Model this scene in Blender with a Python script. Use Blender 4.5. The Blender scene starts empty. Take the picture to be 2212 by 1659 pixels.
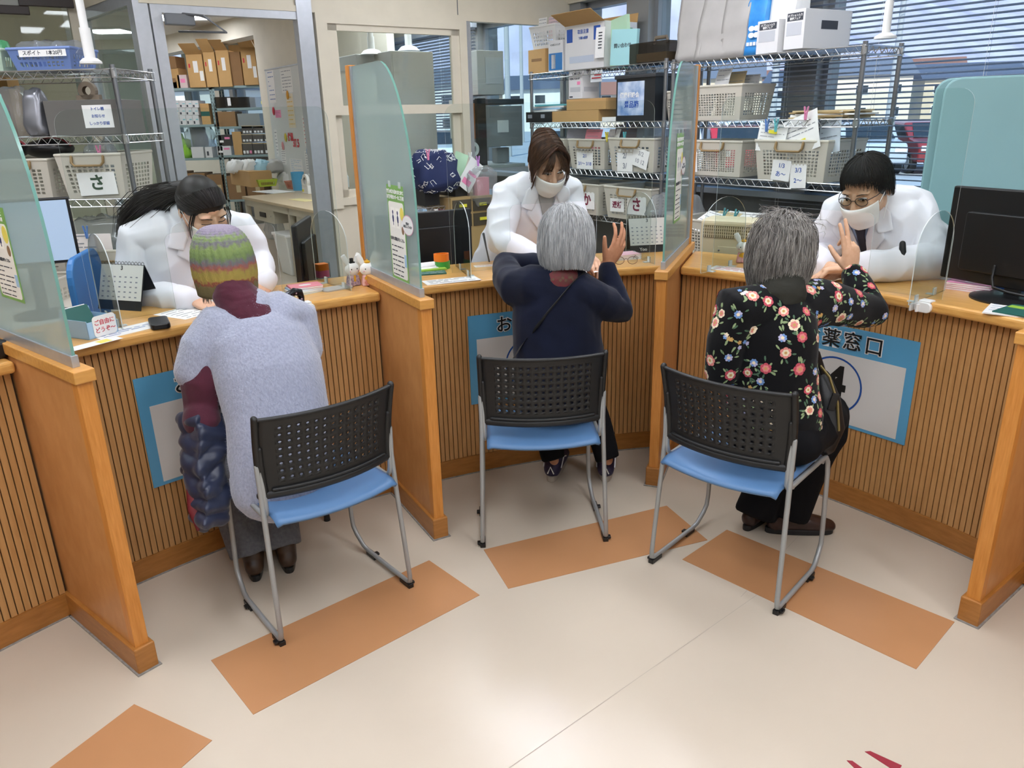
# Pharmacy dispensing counter - procedural scene (units: metres)
import bpy, bmesh, math, random
from math import sin, cos, pi, radians as R, sqrt, atan2, hypot
from mathutils import Vector as V, Matrix as M, noise, Quaternion
from mathutils.bvhtree import BVHTree
random.seed(7)
SC = bpy.context.scene
COL = SC.collection
# ------------------------------------------------------------------ camera
FPX, PITCH, ROLL, CH = 1649.0, R(19.30), R(-1.41), 1.55
IW, IH = 2212, 1659
_f = V((0, cos(PITCH), -sin(PITCH))); _u = V((0, sin(PITCH), cos(PITCH))); _x = V((1, 0, 0))
CX = cos(ROLL)*_x + sin(ROLL)*_u; CU = -sin(ROLL)*_x + cos(ROLL)*_u; CF = _f
CP = V((0, 0, CH))
cd = bpy.data.cameras.new('camera'); cam = bpy.data.objects.new('camera', cd); COL.objects.link(cam)
cd.sensor_fit = 'HORIZONTAL'; cd.sensor_width = 36; cd.lens = FPX/IW*36; cd.clip_start = .05; cd.clip_end = 2000
m = M.Identity(4)
for i in range(3): m[i][0], m[i][1], m[i][2], m[i][3] = CX[i], CU[i], -CF[i], CP[i]
cam.matrix_world = m
SC.camera = cam
# ------------------------------------------------------------------ view, sky, sun
SC.view_settings.view_transform = 'Standard'; SC.view_settings.look = 'None'
SC.view_settings.exposure = 0.12; SC.view_settings.gamma = 1; SC.view_settings.use_curve_mapping = False
wd = bpy.data.worlds.new('sky'); SC.world = wd; wd.use_nodes = True
nt = wd.node_tree; bg = nt.nodes['Background']
tc = nt.nodes.new('ShaderNodeTexCoord'); sp = nt.nodes.new('ShaderNodeSeparateXYZ'); cr = nt.nodes.new('ShaderNodeValToRGB')
nt.links.new(tc.outputs['Generated'], sp.inputs[0]); nt.links.new(sp.outputs['Z'], cr.inputs[0]); nt.links.new(cr.outputs[0], bg.inputs[0])
cr.color_ramp.elements[0].position = .0; cr.color_ramp.elements[0].color = (.80, .90, 1, 1)
cr.color_ramp.elements[1].position = .6; cr.color_ramp.elements[1].color = (.25, .50, .95, 1)
bg.inputs[1].default_value = 1.5
sl = bpy.data.lights.new('sun', 'SUN'); so = bpy.data.objects.new('sun', sl); COL.objects.link(so)
sl.energy = 5.5; sl.angle = R(.6); sl.color = (1, .96, .9)
so.rotation_euler = V((.25, .75, -.62)).to_track_quat('-Z', 'Y').to_euler(); so.location = (0, -2, 6)
# ------------------------------------------------------------------ pixel -> point on a known plane
def ray(px, py): return CX*((px-IW/2)/FPX) - CU*((py-IH/2)/FPX) + CF
def Pz(px, py, z):
    r = ray(px, py); return CP + r*((z-CH)/r.z)
def J(px, py, d): return CP + ray(px, py)*d
def Pp(px, py, o, n):
    r = ray(px, py); o = V(o); n = V(n); return CP + r*((o-CP).dot(n)/r.dot(n))
# ------------------------------------------------------------------ materials
def lin(h):
    h = h.lstrip('#'); c = [int(h[i:i+2], 16)/255 for i in (0, 2, 4)]
    return tuple(x/12.92 if x <= .04045 else ((x+.055)/1.055)**2.4 for x in c) + (1,)
MATS = {}
def mat(name, col, rough=.5, metal=0, var=0, scale=20, bump=0, bscale=None, stretch=(1, 1, 1), col2=None, spec=.5, coat=0, coord='Object', sheen=0, trans=0, det=3):
    """principled material whose colour and bump come from stretched noise"""
    if name in MATS: return MATS[name]
    m = bpy.data.materials.new(name); m.use_nodes = True; n = m.node_tree; b = n.nodes['Principled BSDF']
    c = lin(col); b.inputs['Base Color'].default_value = c; b.inputs['Roughness'].default_value = rough
    b.inputs['Metallic'].default_value = metal; b.inputs['Specular IOR Level'].default_value = spec
    b.inputs['Coat Weight'].default_value = coat; b.inputs['Coat Roughness'].default_value = .12
    if sheen: b.inputs['Sheen Weight'].default_value = sheen
    if trans: b.inputs['Transmission Weight'].default_value = trans
    if var or bump or col2:
        t = n.nodes.new('ShaderNodeTexCoord'); mp = n.nodes.new('ShaderNodeMapping'); mp.inputs['Scale'].default_value = stretch
        n.links.new(t.outputs[coord], mp.inputs[0])
        nz = n.nodes.new('ShaderNodeTexNoise'); nz.inputs['Scale'].default_value = scale; nz.inputs['Detail'].default_value = det
        n.links.new(mp.outputs[0], nz.inputs[0])
        if var or col2:
            r = n.nodes.new('ShaderNodeValToRGB'); r.color_ramp.elements[0].position = .3; r.color_ramp.elements[1].position = .7
            c2 = lin(col2) if col2 else tuple(min(1, x*(1+var)) for x in c[:3]) + (1,)
            c1 = c if col2 else tuple(x*(1-var) for x in c[:3]) + (1,)
            r.color_ramp.elements[0].color = c1; r.color_ramp.elements[1].color = c2
            n.links.new(nz.outputs[0], r.inputs[0]); n.links.new(r.outputs[0], b.inputs['Base Color'])
        if bump:
            src = nz
            if bscale:
                src = n.nodes.new('ShaderNodeTexNoise'); src.inputs['Scale'].default_value = bscale; src.inputs['Detail'].default_value = 2
                n.links.new(mp.outputs[0], src.inputs[0])
            bp = n.nodes.new('ShaderNodeBump'); bp.inputs['Strength'].default_value = bump; bp.inputs['Distance'].default_value = .004
            n.links.new(src.outputs[0], bp.inputs['Height']); n.links.new(bp.outputs[0], b.inputs['Normal'])
    MATS[name] = m; return m
def emis(name, col, s):
    if name in MATS: return MATS[name]
    m = bpy.data.materials.new(name); m.use_nodes = True; n = m.node_tree; b = n.nodes['Principled BSDF']
    b.inputs['Base Color'].default_value = lin(col); b.inputs['Emission Color'].default_value = lin(col); b.inputs['Emission Strength'].default_value = s
    MATS[name] = m; return m
def clear(name, tint, refl=.5, body=0, bodycol='#ffffff', brough=.4, rough=.02):
    """thin clear sheet: tinted see-through, fresnel reflection, optional milky body"""
    if name in MATS: return MATS[name]
    m = bpy.data.materials.new(name); m.use_nodes = True; n = m.node_tree; n.nodes.clear()
    o = n.nodes.new('ShaderNodeOutputMaterial'); t = n.nodes.new('ShaderNodeBsdfTransparent'); t.inputs[0].default_value = lin(tint)
    g = n.nodes.new('ShaderNodeBsdfGlossy'); g.inputs['Roughness'].default_value = rough; g.inputs[0].default_value = (refl, refl, refl, 1)
    fr = n.nodes.new('ShaderNodeFresnel'); fr.inputs[0].default_value = 1.45; mx = n.nodes.new('ShaderNodeMixShader')
    s = t.outputs[0]
    if body:
        d = n.nodes.new('ShaderNodeBsdfDiffuse'); d.inputs[0].default_value = lin(bodycol); tl = n.nodes.new('ShaderNodeBsdfTranslucent'); tl.inputs[0].default_value = lin(bodycol)
        md = n.nodes.new('ShaderNodeMixShader'); n.links.new(d.outputs[0], md.inputs[1]); n.links.new(tl.outputs[0], md.inputs[2])
        mb = n.nodes.new('ShaderNodeMixShader'); mb.inputs[0].default_value = body
        n.links.new(s, mb.inputs[1]); n.links.new(md.outputs[0], mb.inputs[2]); s = mb.outputs[0]
    ge = n.nodes.new('ShaderNodeNewGeometry'); mr = n.nodes.new('ShaderNodeMapRange'); mr.inputs['To Min'].default_value = 1.45; mr.inputs['To Max'].default_value = 1/1.45
    n.links.new(ge.outputs['Backfacing'], mr.inputs['Value']); n.links.new(mr.outputs[0], fr.inputs[0])
    n.links.new(fr.outputs[0], mx.inputs[0]); n.links.new(s, mx.inputs[1]); n.links.new(g.outputs[0], mx.inputs[2]); n.links.new(mx.outputs[0], o.inputs[0])
    MATS[name] = m; return m
def ramp_mat(name, axis, stops, rough=.6, noise_amt=0, nscale=60, bump=0, bscale=200, bstretch=(1, 1, 1)):
    """bands of colour along one object axis (the thing's own colours)"""
    m = bpy.data.materials.new(name); m.use_nodes = True; n = m.node_tree; b = n.nodes['Principled BSDF']; b.inputs['Roughness'].default_value = rough
    t = n.nodes.new('ShaderNodeTexCoord'); s = n.nodes.new('ShaderNodeSeparateXYZ'); r = n.nodes.new('ShaderNodeValToRGB')
    n.links.new(t.outputs['Generated'], s.inputs[0]); src = s.outputs['XYZ'.index(axis)]
    if noise_amt:
        nz = n.nodes.new('ShaderNodeTexNoise'); nz.inputs['Scale'].default_value = nscale; n.links.new(t.outputs['Object'], nz.inputs[0])
        ma = n.nodes.new('ShaderNodeMath'); ma.operation = 'MULTIPLY_ADD'; ma.inputs[1].default_value = noise_amt; n.links.new(nz.outputs[0], ma.inputs[0])
        sb = n.nodes.new('ShaderNodeMath'); sb.operation = 'SUBTRACT'; sb.inputs[1].default_value = noise_amt/2; n.links.new(src, sb.inputs[0]); n.links.new(sb.outputs[0], ma.inputs[2]); src = ma.outputs[0]
    n.links.new(src, r.inputs[0]); el = r.color_ramp.elements
    while len(el) < len(stops): el.new(.5)
    for e, (p, c) in zip(el, stops): e.position = p; e.color = lin(c)
    n.links.new(r.outputs[0], b.inputs['Base Color'])
    if bump:
        mp = n.nodes.new('ShaderNodeMapping'); mp.inputs['Scale'].default_value = bstretch; n.links.new(t.outputs['Object'], mp.inputs[0])
        nb = n.nodes.new('ShaderNodeTexNoise'); nb.inputs['Scale'].default_value = bscale; n.links.new(mp.outputs[0], nb.inputs[0])
        bp = n.nodes.new('ShaderNodeBump'); bp.inputs['Strength'].default_value = bump; bp.inputs['Distance'].default_value = .004
        n.links.new(nb.outputs[0], bp.inputs['Height']); n.links.new(bp.outputs[0], b.inputs['Normal'])
    MATS[name] = m; return m
# ------------------------------------------------------------------ mesh builder
def basis(d, ref=V((0, 0, 1))):
    d = d.normalized(); s = d.cross(ref)
    if s.length < 1e-4: s = d.cross(V((1, 0, 0)))
    s.normalize(); return s, s.cross(d), d
def FR(o, x, y):
    x = V(x).normalized(); z = x.cross(V(y)).normalized(); y = z.cross(x); m = M.Identity(4)
    for i in range(3): m[i][0], m[i][1], m[i][2], m[i][3] = x[i], y[i], z[i], o[i]
    return m
def TR(x, y, z=0, rz=0, rx=0, ry=0): return M.Translation((x, y, z)) @ M.Rotation(rz, 4, 'Z') @ M.Rotation(ry, 4, 'Y') @ M.Rotation(rx, 4, 'X')
I4 = M.Identity(4)
class MB:
    def __init__(s): s.v = []; s.f = []; s.mi = []; s.uv = None; s.k = 0
    def add(s, vs, fs, X=None):
        n = len(s.v); s.v += [X @ V(p) for p in vs] if X else [V(p) for p in vs]
        s.f += [tuple(i+n for i in f) for f in fs]; s.mi += [s.k]*len(fs); return s
    def box(s, x0, y0, z0, x1, y1, z1, X=None):
        return s.add([(x0, y0, z0), (x1, y0, z0), (x1, y1, z0), (x0, y1, z0), (x0, y0, z1), (x1, y0, z1), (x1, y1, z1), (x0, y1, z1)],
                     [(3, 2, 1, 0), (4, 5, 6, 7), (0, 1, 5, 4), (1, 2, 6, 5), (2, 3, 7, 6), (3, 0, 4, 7)], X)
    def cbox(s, c, sx, sy, sz, X=None): return s.box(c[0]-sx/2, c[1]-sy/2, c[2]-sz/2, c[0]+sx/2, c[1]+sy/2, c[2]+sz/2, X)
    def taper(s, w0, d0, w1, d1, z0, z1, X=None):
        return s.add([(-w0/2, -d0/2, z0), (w0/2, -d0/2, z0), (w0/2, d0/2, z0), (-w0/2, d0/2, z0), (-w1/2, -d1/2, z1), (w1/2, -d1/2, z1), (w1/2, d1/2, z1), (-w1/2, d1/2, z1)],
                     [(3, 2, 1, 0), (4, 5, 6, 7), (0, 1, 5, 4), (1, 2, 6, 5), (2, 3, 7, 6), (3, 0, 4, 7)], X)
    def prism(s, pts, z0, z1, X=None):
        n = len(pts); vs = [(p[0], p[1], z0) for p in pts] + [(p[0], p[1], z1) for p in pts]
        return s.add(vs, [tuple(range(n-1, -1, -1)), tuple(range(n, 2*n))] + [(i, (i+1) % n, n+(i+1) % n, n+i) for i in range(n)], X)
    def quad(s, a, b, c, d): return s.add([a, b, c, d], [(0, 1, 2, 3)])
    def rect(s, x0, y0, x1, y1, z, X=None): return s.add([(x0, y0, z), (x1, y0, z), (x1, y1, z), (x0, y1, z)], [(0, 1, 2, 3)], X)
    def loft(s, pts, rad, seg=12, side=None, cap=2, X=None, close=False):
        """tube through pts; rad = number, (a,b) or a list; cap 0 none 1 flat 2 round"""
        pts = [V(p) for p in pts]; n = len(pts)
        if not isinstance(rad, list): rad = [rad]*n
        rad = [r if isinstance(r, (tuple, list)) else (r, r) for r in rad]
        tg = []
        for i in range(n):
            if close: t = pts[(i+1) % n]-pts[i-1]
            else: t = pts[min(i+1, n-1)]-pts[max(i-1, 0)]
            tg.append(t.normalized())
        sd = V(side) if side else basis(tg[0])[0]
        rings = []
        for i in range(n):
            sx = sd - tg[i]*sd.dot(tg[i])
            if sx.length < 1e-4: sx = basis(tg[i])[0]
            sx.normalize()
            if not side: sd = sx
            rings.append((pts[i], sx, tg[i].cross(sx), rad[i][0], rad[i][1]))
        if cap == 2 and not close:
            def dome(r, t, sg):
                p, a, b, ra, rb = r; m = min(ra, rb); o = []
                for q in (.35, .7, .92, .995): o.append((p+t*sg*m*q, a, b, ra*sqrt(1-q*q), rb*sqrt(1-q*q)))
                return o
            rings = dome(rings[0], tg[0], -1)[::-1] + rings + dome(rings[-1], tg[-1], 1)
        vs = []
        for p, a, b, ra, rb in rings:
            for k in range(seg):
                w = 2*pi*k/seg; vs.append(p + a*(ra*cos(w)) + b*(rb*sin(w)))
        N = len(rings); fs = []
        for i in range(N if close else N-1):
            for k in range(seg):
                k2 = (k+1) % seg; j = (i+1) % N; fs.append((i*seg+k, i*seg+k2, j*seg+k2, j*seg+k))
        if cap and not close: fs += [tuple(range(seg-1, -1, -1)), tuple(range((N-1)*seg, N*seg))]
        return s.add(vs, fs, X)
    def cyl(s, a, b, r, seg=16, r2=None, X=None): return s.loft([a, b], [r, r if r2 is None else r2], seg, cap=1, X=X)
    def ell(s, c, r, X=None, seg=20, rings=12):
        vs = [(c[0], c[1], c[2]-r[2])]
        for i in range(1, rings):
            a = pi*i/rings
            for k in range(seg): w = 2*pi*k/seg; vs.append((c[0]+r[0]*sin(a)*cos(w), c[1]+r[1]*sin(a)*sin(w), c[2]-r[2]*cos(a)))
        vs.append((c[0], c[1], c[2]+r[2])); fs = []
        for k in range(seg): fs.append((0, 1+(k+1) % seg, 1+k))
        for i in range(rings-2):
            for k in range(seg): a = 1+i*seg; b = a+seg; k2 = (k+1) % seg; fs.append((a+k, a+k2, b+k2, b+k))
        a = 1+(rings-2)*seg; t = len(vs)-1
        for k in range(seg): fs.append((a+k, a+(k+1) % seg, t))
        return s.add(vs, fs, X)
    def lathe(s, prof, seg=24, X=None, cap=True):
        vs = []; n = len(prof)
        for r, z in prof:
            for k in range(seg): w = 2*pi*k/seg; vs.append((r*cos(w), r*sin(w), z))
        fs = [(i*seg+k, i*seg+(k+1) % seg, (i+1)*seg+(k+1) % seg, (i+1)*seg+k) for i in range(n-1) for k in range(seg)]
        if cap: fs += [tuple(range(seg-1, -1, -1)), tuple(range((n-1)*seg, n*seg))]
        return s.add(vs, fs, X)
    def grid(s, fn, nu, nv, X=None):
        vs = [fn(i/nu, j/nv) for j in range(nv+1) for i in range(nu+1)]; w = nu+1
        return s.add(vs, [(j*w+i, j*w+i+1, (j+1)*w+i+1, (j+1)*w+i) for j in range(nv) for i in range(nu)], X)
    def arc(s, c, r0, r1, a0, a1, z0, z1, n=24):
        """ring segment about c, angles in degrees; a0, a1 may be functions of the radius"""
        vs = []; f0 = a0 if callable(a0) else (lambda r: a0); f1 = a1 if callable(a1) else (lambda r: a1)
        for i in range(n+1):
            for r, z in ((r0, z0), (r1, z0), (r1, z1), (r0, z1)):
                a = R(f0(r)+(f1(r)-f0(r))*i/n); vs.append((c[0]+r*cos(a), c[1]+r*sin(a), z))
        fs = [(0, 1, 2, 3), (4*n+3, 4*n+2, 4*n+1, 4*n)]
        for i in range(n):
            for k in range(4): fs.append((4*i+k, 4*i+4+k, 4*i+4+(k+1) % 4, 4*i+(k+1) % 4))
        return s.add(vs, fs)
    def mesh(s, name='m', weld=False):
        me = bpy.data.meshes.new(name); me.from_pydata(s.v, [], s.f); me.polygons.foreach_set('material_index', s.mi)
        b = bmesh.new(); b.from_mesh(me); (bmesh.ops.remove_doubles(b, verts=b.verts, dist=1e-5) if weld else None); bmesh.ops.recalc_face_normals(b, faces=b.faces); b.to_mesh(me); b.free(); me.update(); return me
# ------------------------------------------------------------------ objects
def ob(name, me, mats, parent=None, label=None, cat=None, group=None, kind=None, smooth=False, bevel=0, solid=0, X=None, seg=2):
    """link one mesh object"""
    if isinstance(me, MB): me = me.mesh(name)
    me.name = name
    if not isinstance(mats, (list, tuple)): mats = [mats]
    if len(me.materials): me.materials.clear()
    for q in mats: me.materials.append(q)
    if smooth: me.polygons.foreach_set('use_smooth', [True]*len(me.polygons))
    o = bpy.data.objects.new(name, me); COL.objects.link(o)
    if X is not None: o.matrix_world = X
    if parent is not None: o.parent = parent
    if label: o['label'] = label
    if cat: o['category'] = cat
    if group: o['group'] = group
    if kind: o['kind'] = kind
    if solid: md = o.modifiers.new('thickness', 'SOLIDIFY'); md.thickness = solid; md.offset = 0
    if bevel: md = o.modifiers.new('edges', 'BEVEL'); md.width = bevel; md.segments = seg; md.limit_method = 'ANGLE'; md.angle_limit = R(40)
    if smooth == 'auto': me.set_sharp_from_angle(angle=R(38))
    return o
def thing(name, label, cat, X=I4, group=None):
    o = bpy.data.objects.new(name, None); COL.objects.link(o); o.matrix_world = X; o.empty_display_size = .05
    o['label'] = label; o['category'] = cat
    if group: o['group'] = group
    return o
def kids(o): return [c for c in bpy.data.objects if c.parent == o]
def dup(root, X, label, group=None):
    """copy of a thing with its parts and sub-parts"""
    def cp(o, p):
        c = o.copy(); COL.objects.link(c)
        if p is not None: c.parent = p
        for k in list(o.children): cp(k, c)
        return c
    r = cp(root, None); r.matrix_world = X; r['label'] = label
    if group: r['group'] = group
    return r
def local(me, X):
    """move a mesh built in world space into the frame X"""
    me = me.mesh() if isinstance(me, MB) else me; me.transform(X.inverted()); return me
def evalmesh(o):
    dg = bpy.context.evaluated_depsgraph_get(); dg.update(); return bpy.data.meshes.new_from_object(o.evaluated_get(dg))
def remesh(mb, vox, smooth=6, fac=.5, dec=0):
    me = mb.mesh('tmp'); o = bpy.data.objects.new('tmp', me); COL.objects.link(o)
    r = o.modifiers.new('r', 'REMESH'); r.mode = 'VOXEL'; r.voxel_size = vox
    if smooth: q = o.modifiers.new('s', 'SMOOTH'); q.iterations = smooth; q.factor = fac
    if dec: q = o.modifiers.new('d', 'DECIMATE'); q.ratio = dec
    n = evalmesh(o); bpy.data.objects.remove(o); bpy.data.meshes.remove(me); return n
def disp(me, fn):
    me.update(); nn = [v.normal.copy() for v in me.vertices]
    for v, n in zip(me.vertices, nn): v.co += n*fn(v.co, n)
    me.update(); return me
_tc = {}
def textmesh(s, size, bold=0, space=1, ext=.0004, line=1.0):
    k = (s, size, bold, space, ext, line)
    if k in _tc: return _tc[k].copy()
    c = bpy.data.curves.new('t', 'FONT'); c.body = s; c.size = size; c.align_x = 'CENTER'; c.align_y = 'CENTER'; c.extrude = ext; c.offset = bold; c.space_character = space; c.space_line = line; c.resolution_u = 3
    o = bpy.data.objects.new('t', c); COL.objects.link(o); me = evalmesh(o); bpy.data.objects.remove(o); bpy.data.curves.remove(c); _tc[k] = me; return me.copy()
def text(parent, s, size, X, mt, bold=0, name='lettering', space=1, ext=.0004, label=None, line=1.0):
    return ob(name, textmesh(s, size, bold, space, ext, line), mt, parent, label, X=X)
# ------------------------------------------------------------------ palette
wood_top = mat('oak worktop', '#cb954c', .28, var=.16, scale=9, stretch=(1.2, 9, 9), bump=.02, coat=.25, col2='#dfac62', det=6)
wood_cap = mat('oak rail', '#c48a43', .35, var=.15, scale=10, stretch=(9, 1.0, 9), coat=.15, col2='#d69d50', det=6)
wood_post = mat('oak post', '#c07a2f', .42, scale=16, stretch=(9, 9, .7), col2='#d69145', det=6, bump=.02)
wood_slat = mat('slat oak', '#b4844d', .5, scale=14, stretch=(6, 6, .6), col2='#c4955e', det=5)
wood_dark = mat('plinth oak', '#9c652b', .4, scale=10, stretch=(1.5, 1.5, 8), col2='#b07638', det=5)
groove = mat('slat groove', '#3a2512', .8)
veneer = mat('maple veneer', '#bd824a', .38, scale=26, stretch=(1, 1, .55), col2='#ca9058', bump=.05, det=6)
alu = mat('aluminium', '#b4b8be', .35, .6, var=.04, scale=30)
alu_d = mat('dark aluminium', '#6d7074', .4, .6)
steel = mat('chrome wire', '#b9bbbd', .22, .9)
steel_d = mat('steel post', '#8d8f92', .3, .85)
beige = mat('beige painted steel', '#d0c8b5', .45, var=.03, scale=8)
cream = mat('cream wall', '#e3dccb', .7, var=.03, scale=5)
whitewall = mat('white wall', '#dedcd4', .7, var=.02, scale=5)
ceil_m = mat('ceiling board', '#e6e4de', .9, var=.03, scale=40)
caulk = mat('caulk line', '#8e8a84', .7, var=.25, scale=60)
acryl = clear('clear acrylic', '#fafdfc', .18)
acryl_e = mat('acrylic edge', '#dfe9e8', .15, trans=.3)
winglass = clear('window glass', '#eef4f4', .6)
doorglass = clear('door glass', '#e4ebe8', .7)
frost = clear('green glass', '#e6f0ee', .5, body=.42, bodycol='#cbd9d7', rough=.08)
glass_e = mat('glass edge', '#79b0a4', .12, trans=.3)
black = mat('black plastic', '#121213', .38)
blackm = mat('matt black', '#151517', .6)
white = mat('white plastic', '#e9e9e7', .4)
paper = mat('paper', '#ececea', .75, var=.02, scale=30)
ink = mat('print ink', '#3c4048', .7)
inkred = mat('red ink', '#c8323c', .6)
inkblue = mat('blue ink', '#2b55a8', .6)
# ------------------------------------------------------------------ plan
BC = V((1.116, .143, 0)); BR3 = V((-1.268, .793, 0)); RE, RS, RB = 3.27, 3.325, 3.69
CTR = .905
PW, WW = V((.8207, .5713, 0)), V((-.5712, .8208, 0)); CO = V((.49, 6.55, 0))
def wp(s, z, off=0): return CO - PW*s + WW*off + V((0, 0, z))        # on the glazed partition
def np_(u, z, off=0): return CO - WW*u - PW*off + V((0, 0, z))       # on the window wall (off = into the room)
ZC = 2.95
def wallbox(mb, o, d, n, a0, a1, z0, z1, t0, t1):
    """box on a vertical plane: a along d, t along n"""
    X = M.Identity(4)
    for i in range(3): X[i][0], X[i][1], X[i][2], X[i][3] = d[i], n[i], (0, 0, 1)[i], o[i]
    return mb.box(a0, t0, z0, a1, t1, z1, X)
A_, B_ = np_(6.6, 0), np_(-13, 0)
poly = [A_, B_, V((-15, 17.5, 0)), V((-15, -4, 0)), V((A_.x, -4, 0))]
floor_m = mat('vinyl floor', '#c3b7a6', .25, var=.045, scale=1.4, bump=.015, bscale=9, spec=.5, det=5)
fl = MB(); fl.prism([(p.x, p.y) for p in poly], -.12, 0); ob('floor', fl, floor_m, kind='structure')
ce = MB(); ce.prism([(p.x, p.y) for p in poly], ZC, ZC+.25); ob('ceiling', ce, ceil_m, kind='structure')
for nm, a, b in (('wall_left', poly[2], poly[3]), ('wall_back', poly[3], poly[4]), ('wall_right', poly[4], poly[0]), ('wall_far', poly[1], poly[2])):
    d = (b-a).normalized(); q = MB(); wallbox(q, a, d, V((d.y, -d.x, 0)), 0, (b-a).length, 0, ZC, -.15, 0); ob(nm, q, whitewall, kind='structure')
# seams in the vinyl
q = MB()
for a, b in (((1100, 1659), (1700, 1240)), ((1860, 1080), (2110, 1185)), ((1600, 1290), (1770, 1110))):
    a, b = Pz(*a, 0), Pz(*b, 0); d = (b-a).normalized(); n = V((-d.y, d.x, 0))*.0008; z = V((0, 0, .0006)); q.quad(a-n+z, b-n+z, b+n+z, a+n+z)
ob('trim_9', q, mat('floor seam', '#a2968a', .5), kind='structure')
# brown vinyl markings let into the floor
vin = mat('brown vinyl tile', '#b3825a', .26, var=.04, scale=3, bump=.01, bscale=12)
for i, (pts, lb) in enumerate(((((456, 1427), (927, 1211), (1036, 1286), (547, 1544)), 'long brown vinyl floor strip under the chair with the knit-hat visitor'),
    (((1045, 1188), (1440, 1093), (1528, 1167), (1098, 1272)), 'brown vinyl floor strip under the middle chair'),
    (((1474, 1209), (1570, 1145), (2062, 1344), (1979, 1446)), 'brown vinyl floor strip running to the right partition foot'),
    (None, 'brown vinyl floor strip cut off by the lower left corner of the photo'))):
    if pts: P4 = [Pz(x, y, 0) for x, y in pts]
    else:
        a, b = Pz(290, 1522, 0), Pz(458, 1600, 0); d = (b-a); n = V((d.y, -d.x, 0)).normalized(); n = n if n.x < 0 else -n
        P4 = [b, a, a+n*.8, b+n*.8]
    q = MB(); q.prism([(p.x, p.y) for p in P4], 0, .0018)
    ob('floor_strip', q, vin, label=lb, cat='floor marking', group='brown strips on the floor')
q = MB(); pr = lambda *p: [(v.x, v.y) for v in (Pz(x, y, 0) for x, y in p)]
q.prism(pr((1868, 1624), (1880, 1623), (1948, 1654), (1940, 1668), (1930, 1664)), 0, .0012)
ob('floor_tape', q, mat('red tape', '#8e1f30', .5), label='upper of two dark red tape marks on the floor at the lower right', cat='floor marking', group='red tape marks')
q = MB(); q.prism(pr((1829, 1643), (1841, 1644), (1880, 1672), (1866, 1680)), 0, .0012)
ob('floor_tape', q, MATS['red tape'], label='lower of two dark red tape marks on the floor at the lower right', cat='floor marking', group='red tape marks')
# ------------------------------------------------------------------ ceiling lights
panel_on = emis('lit diffuser', '#f4f7ff', 17.5)
def ceiling_light(p, lb, w=1.2, d=.6, rz=0, z=ZC, grp='ceiling lights'):
    t = thing('ceiling_light', lb, 'ceiling light', M.Translation((p[0], p[1], z)) @ M.Rotation(rz, 4, 'Z'), grp)
    f = MB()
    for x0, x1, y0, y1 in ((-w/2-.03, w/2+.03, -d/2-.03, -d/2), (-w/2-.03, w/2+.03, d/2, d/2+.03), (-w/2-.03, -w/2, -d/2, d/2), (w/2, w/2+.03, -d/2, d/2)): f.box(x0, y0, -.03, x1, y1, 0)
    ob('frame', f, white, t); g = MB(); g.box(-w/2, -d/2, -.02, w/2, d/2, -.004); ob('diffuser', g, panel_on, t)
AZ = atan2(PW.y, PW.x)
LP = [(-1.9, .9), (.1, .6), (2.1, .2), (-3.4, 2.6), (-.9, 3.0), (1.0, 2.6), (-.1, 4.7), (1.25, 3.9), (-1.1, -1.2), (1.2, -1.6), (-3.8, -.3), (3.2, 1.4), (-2.3, 3.5), (.45, 4.15), (-.9, 1.6), (1.0, 1.2), (-2.6, 1.9), (.1, -.6), (2.3, -.9)]  # later entries are added fill panels to brighten the coats and staff side
for i, p in enumerate(LP):
    ceiling_light(p, 'recessed lamp panel overhead, unseen, some added as fill light, %s' % ('above the waiting side' if p[1] < 2 else 'above the counter and staff side'), .9, .3, AZ-pi/2)
# ------------------------------------------------------------------ window wall
FAR = mat('window frame', '#8b8d90', .4, .4)
sill_m = mat('sill', '#9aa2ab', .35, .3); lowwall = mat('grey wall under windows', '#6a6c6c', .6, var=.05)
def wq(*a): return wallbox(MB(), CO, -WW, PW, *a)
q = MB(); wallbox(q, CO, -WW, PW, -12, 6.6, -.3, 1.04, .06, .3); ob('wall_windows', q, lowwall, kind='structure')
q = MB(); wallbox(q, CO, -WW, PW, -12, 6.6, 1.04, 1.075, -.06, .3); ob('trim_sill', q, sill_m, kind='structure')
q = MB(); wallbox(q, CO, -WW, PW, -12, 6.6, 2.36, ZC, .0, .3); ob('trim_head', q, beige, kind='structure')
bays = [(-12, -9.2), (-9, -6.2), (-6.0, -3.4), (-3.2, -1.45), (-1.3, -.1), (.15, .66), (.88, 2.03), (2.25, 3.6), (3.72, 5.1), (5.22, 6.5)]
for i, (a, b) in enumerate(bays):
    t = MB()
    for z0, z1 in ((1.075, 1.125), (2.31, 2.36)): wallbox(t, CO, -WW, PW, a, b, z0, z1, .08, .16)
    for u0, u1 in ((a, a+.035), (b-.035, b)): wallbox(t, CO, -WW, PW, u0, u1, 1.075, 2.36, .08, .16)
    if i in (5, 6): pass
    w = ob('window_%d' % (i+1), t, FAR, kind='structure')
    g = MB(); wallbox(g, CO, -WW, PW, a+.035, b-.035, 1.125, 2.31, .115, .12); ob('pane', g, winglass, w)
q = MB(); ed = [-12.3]+[x for b in bays for x in b]+[6.6]
for k in range(0, len(ed), 2):
    if ed[k+1]-ed[k] > .01: wallbox(q, CO, -WW, PW, ed[k], ed[k+1], 1.075, 2.36, .02, .24)
ob('trim_columns', q, mat('column', '#90908e', .5, .2), kind='structure')
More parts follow.
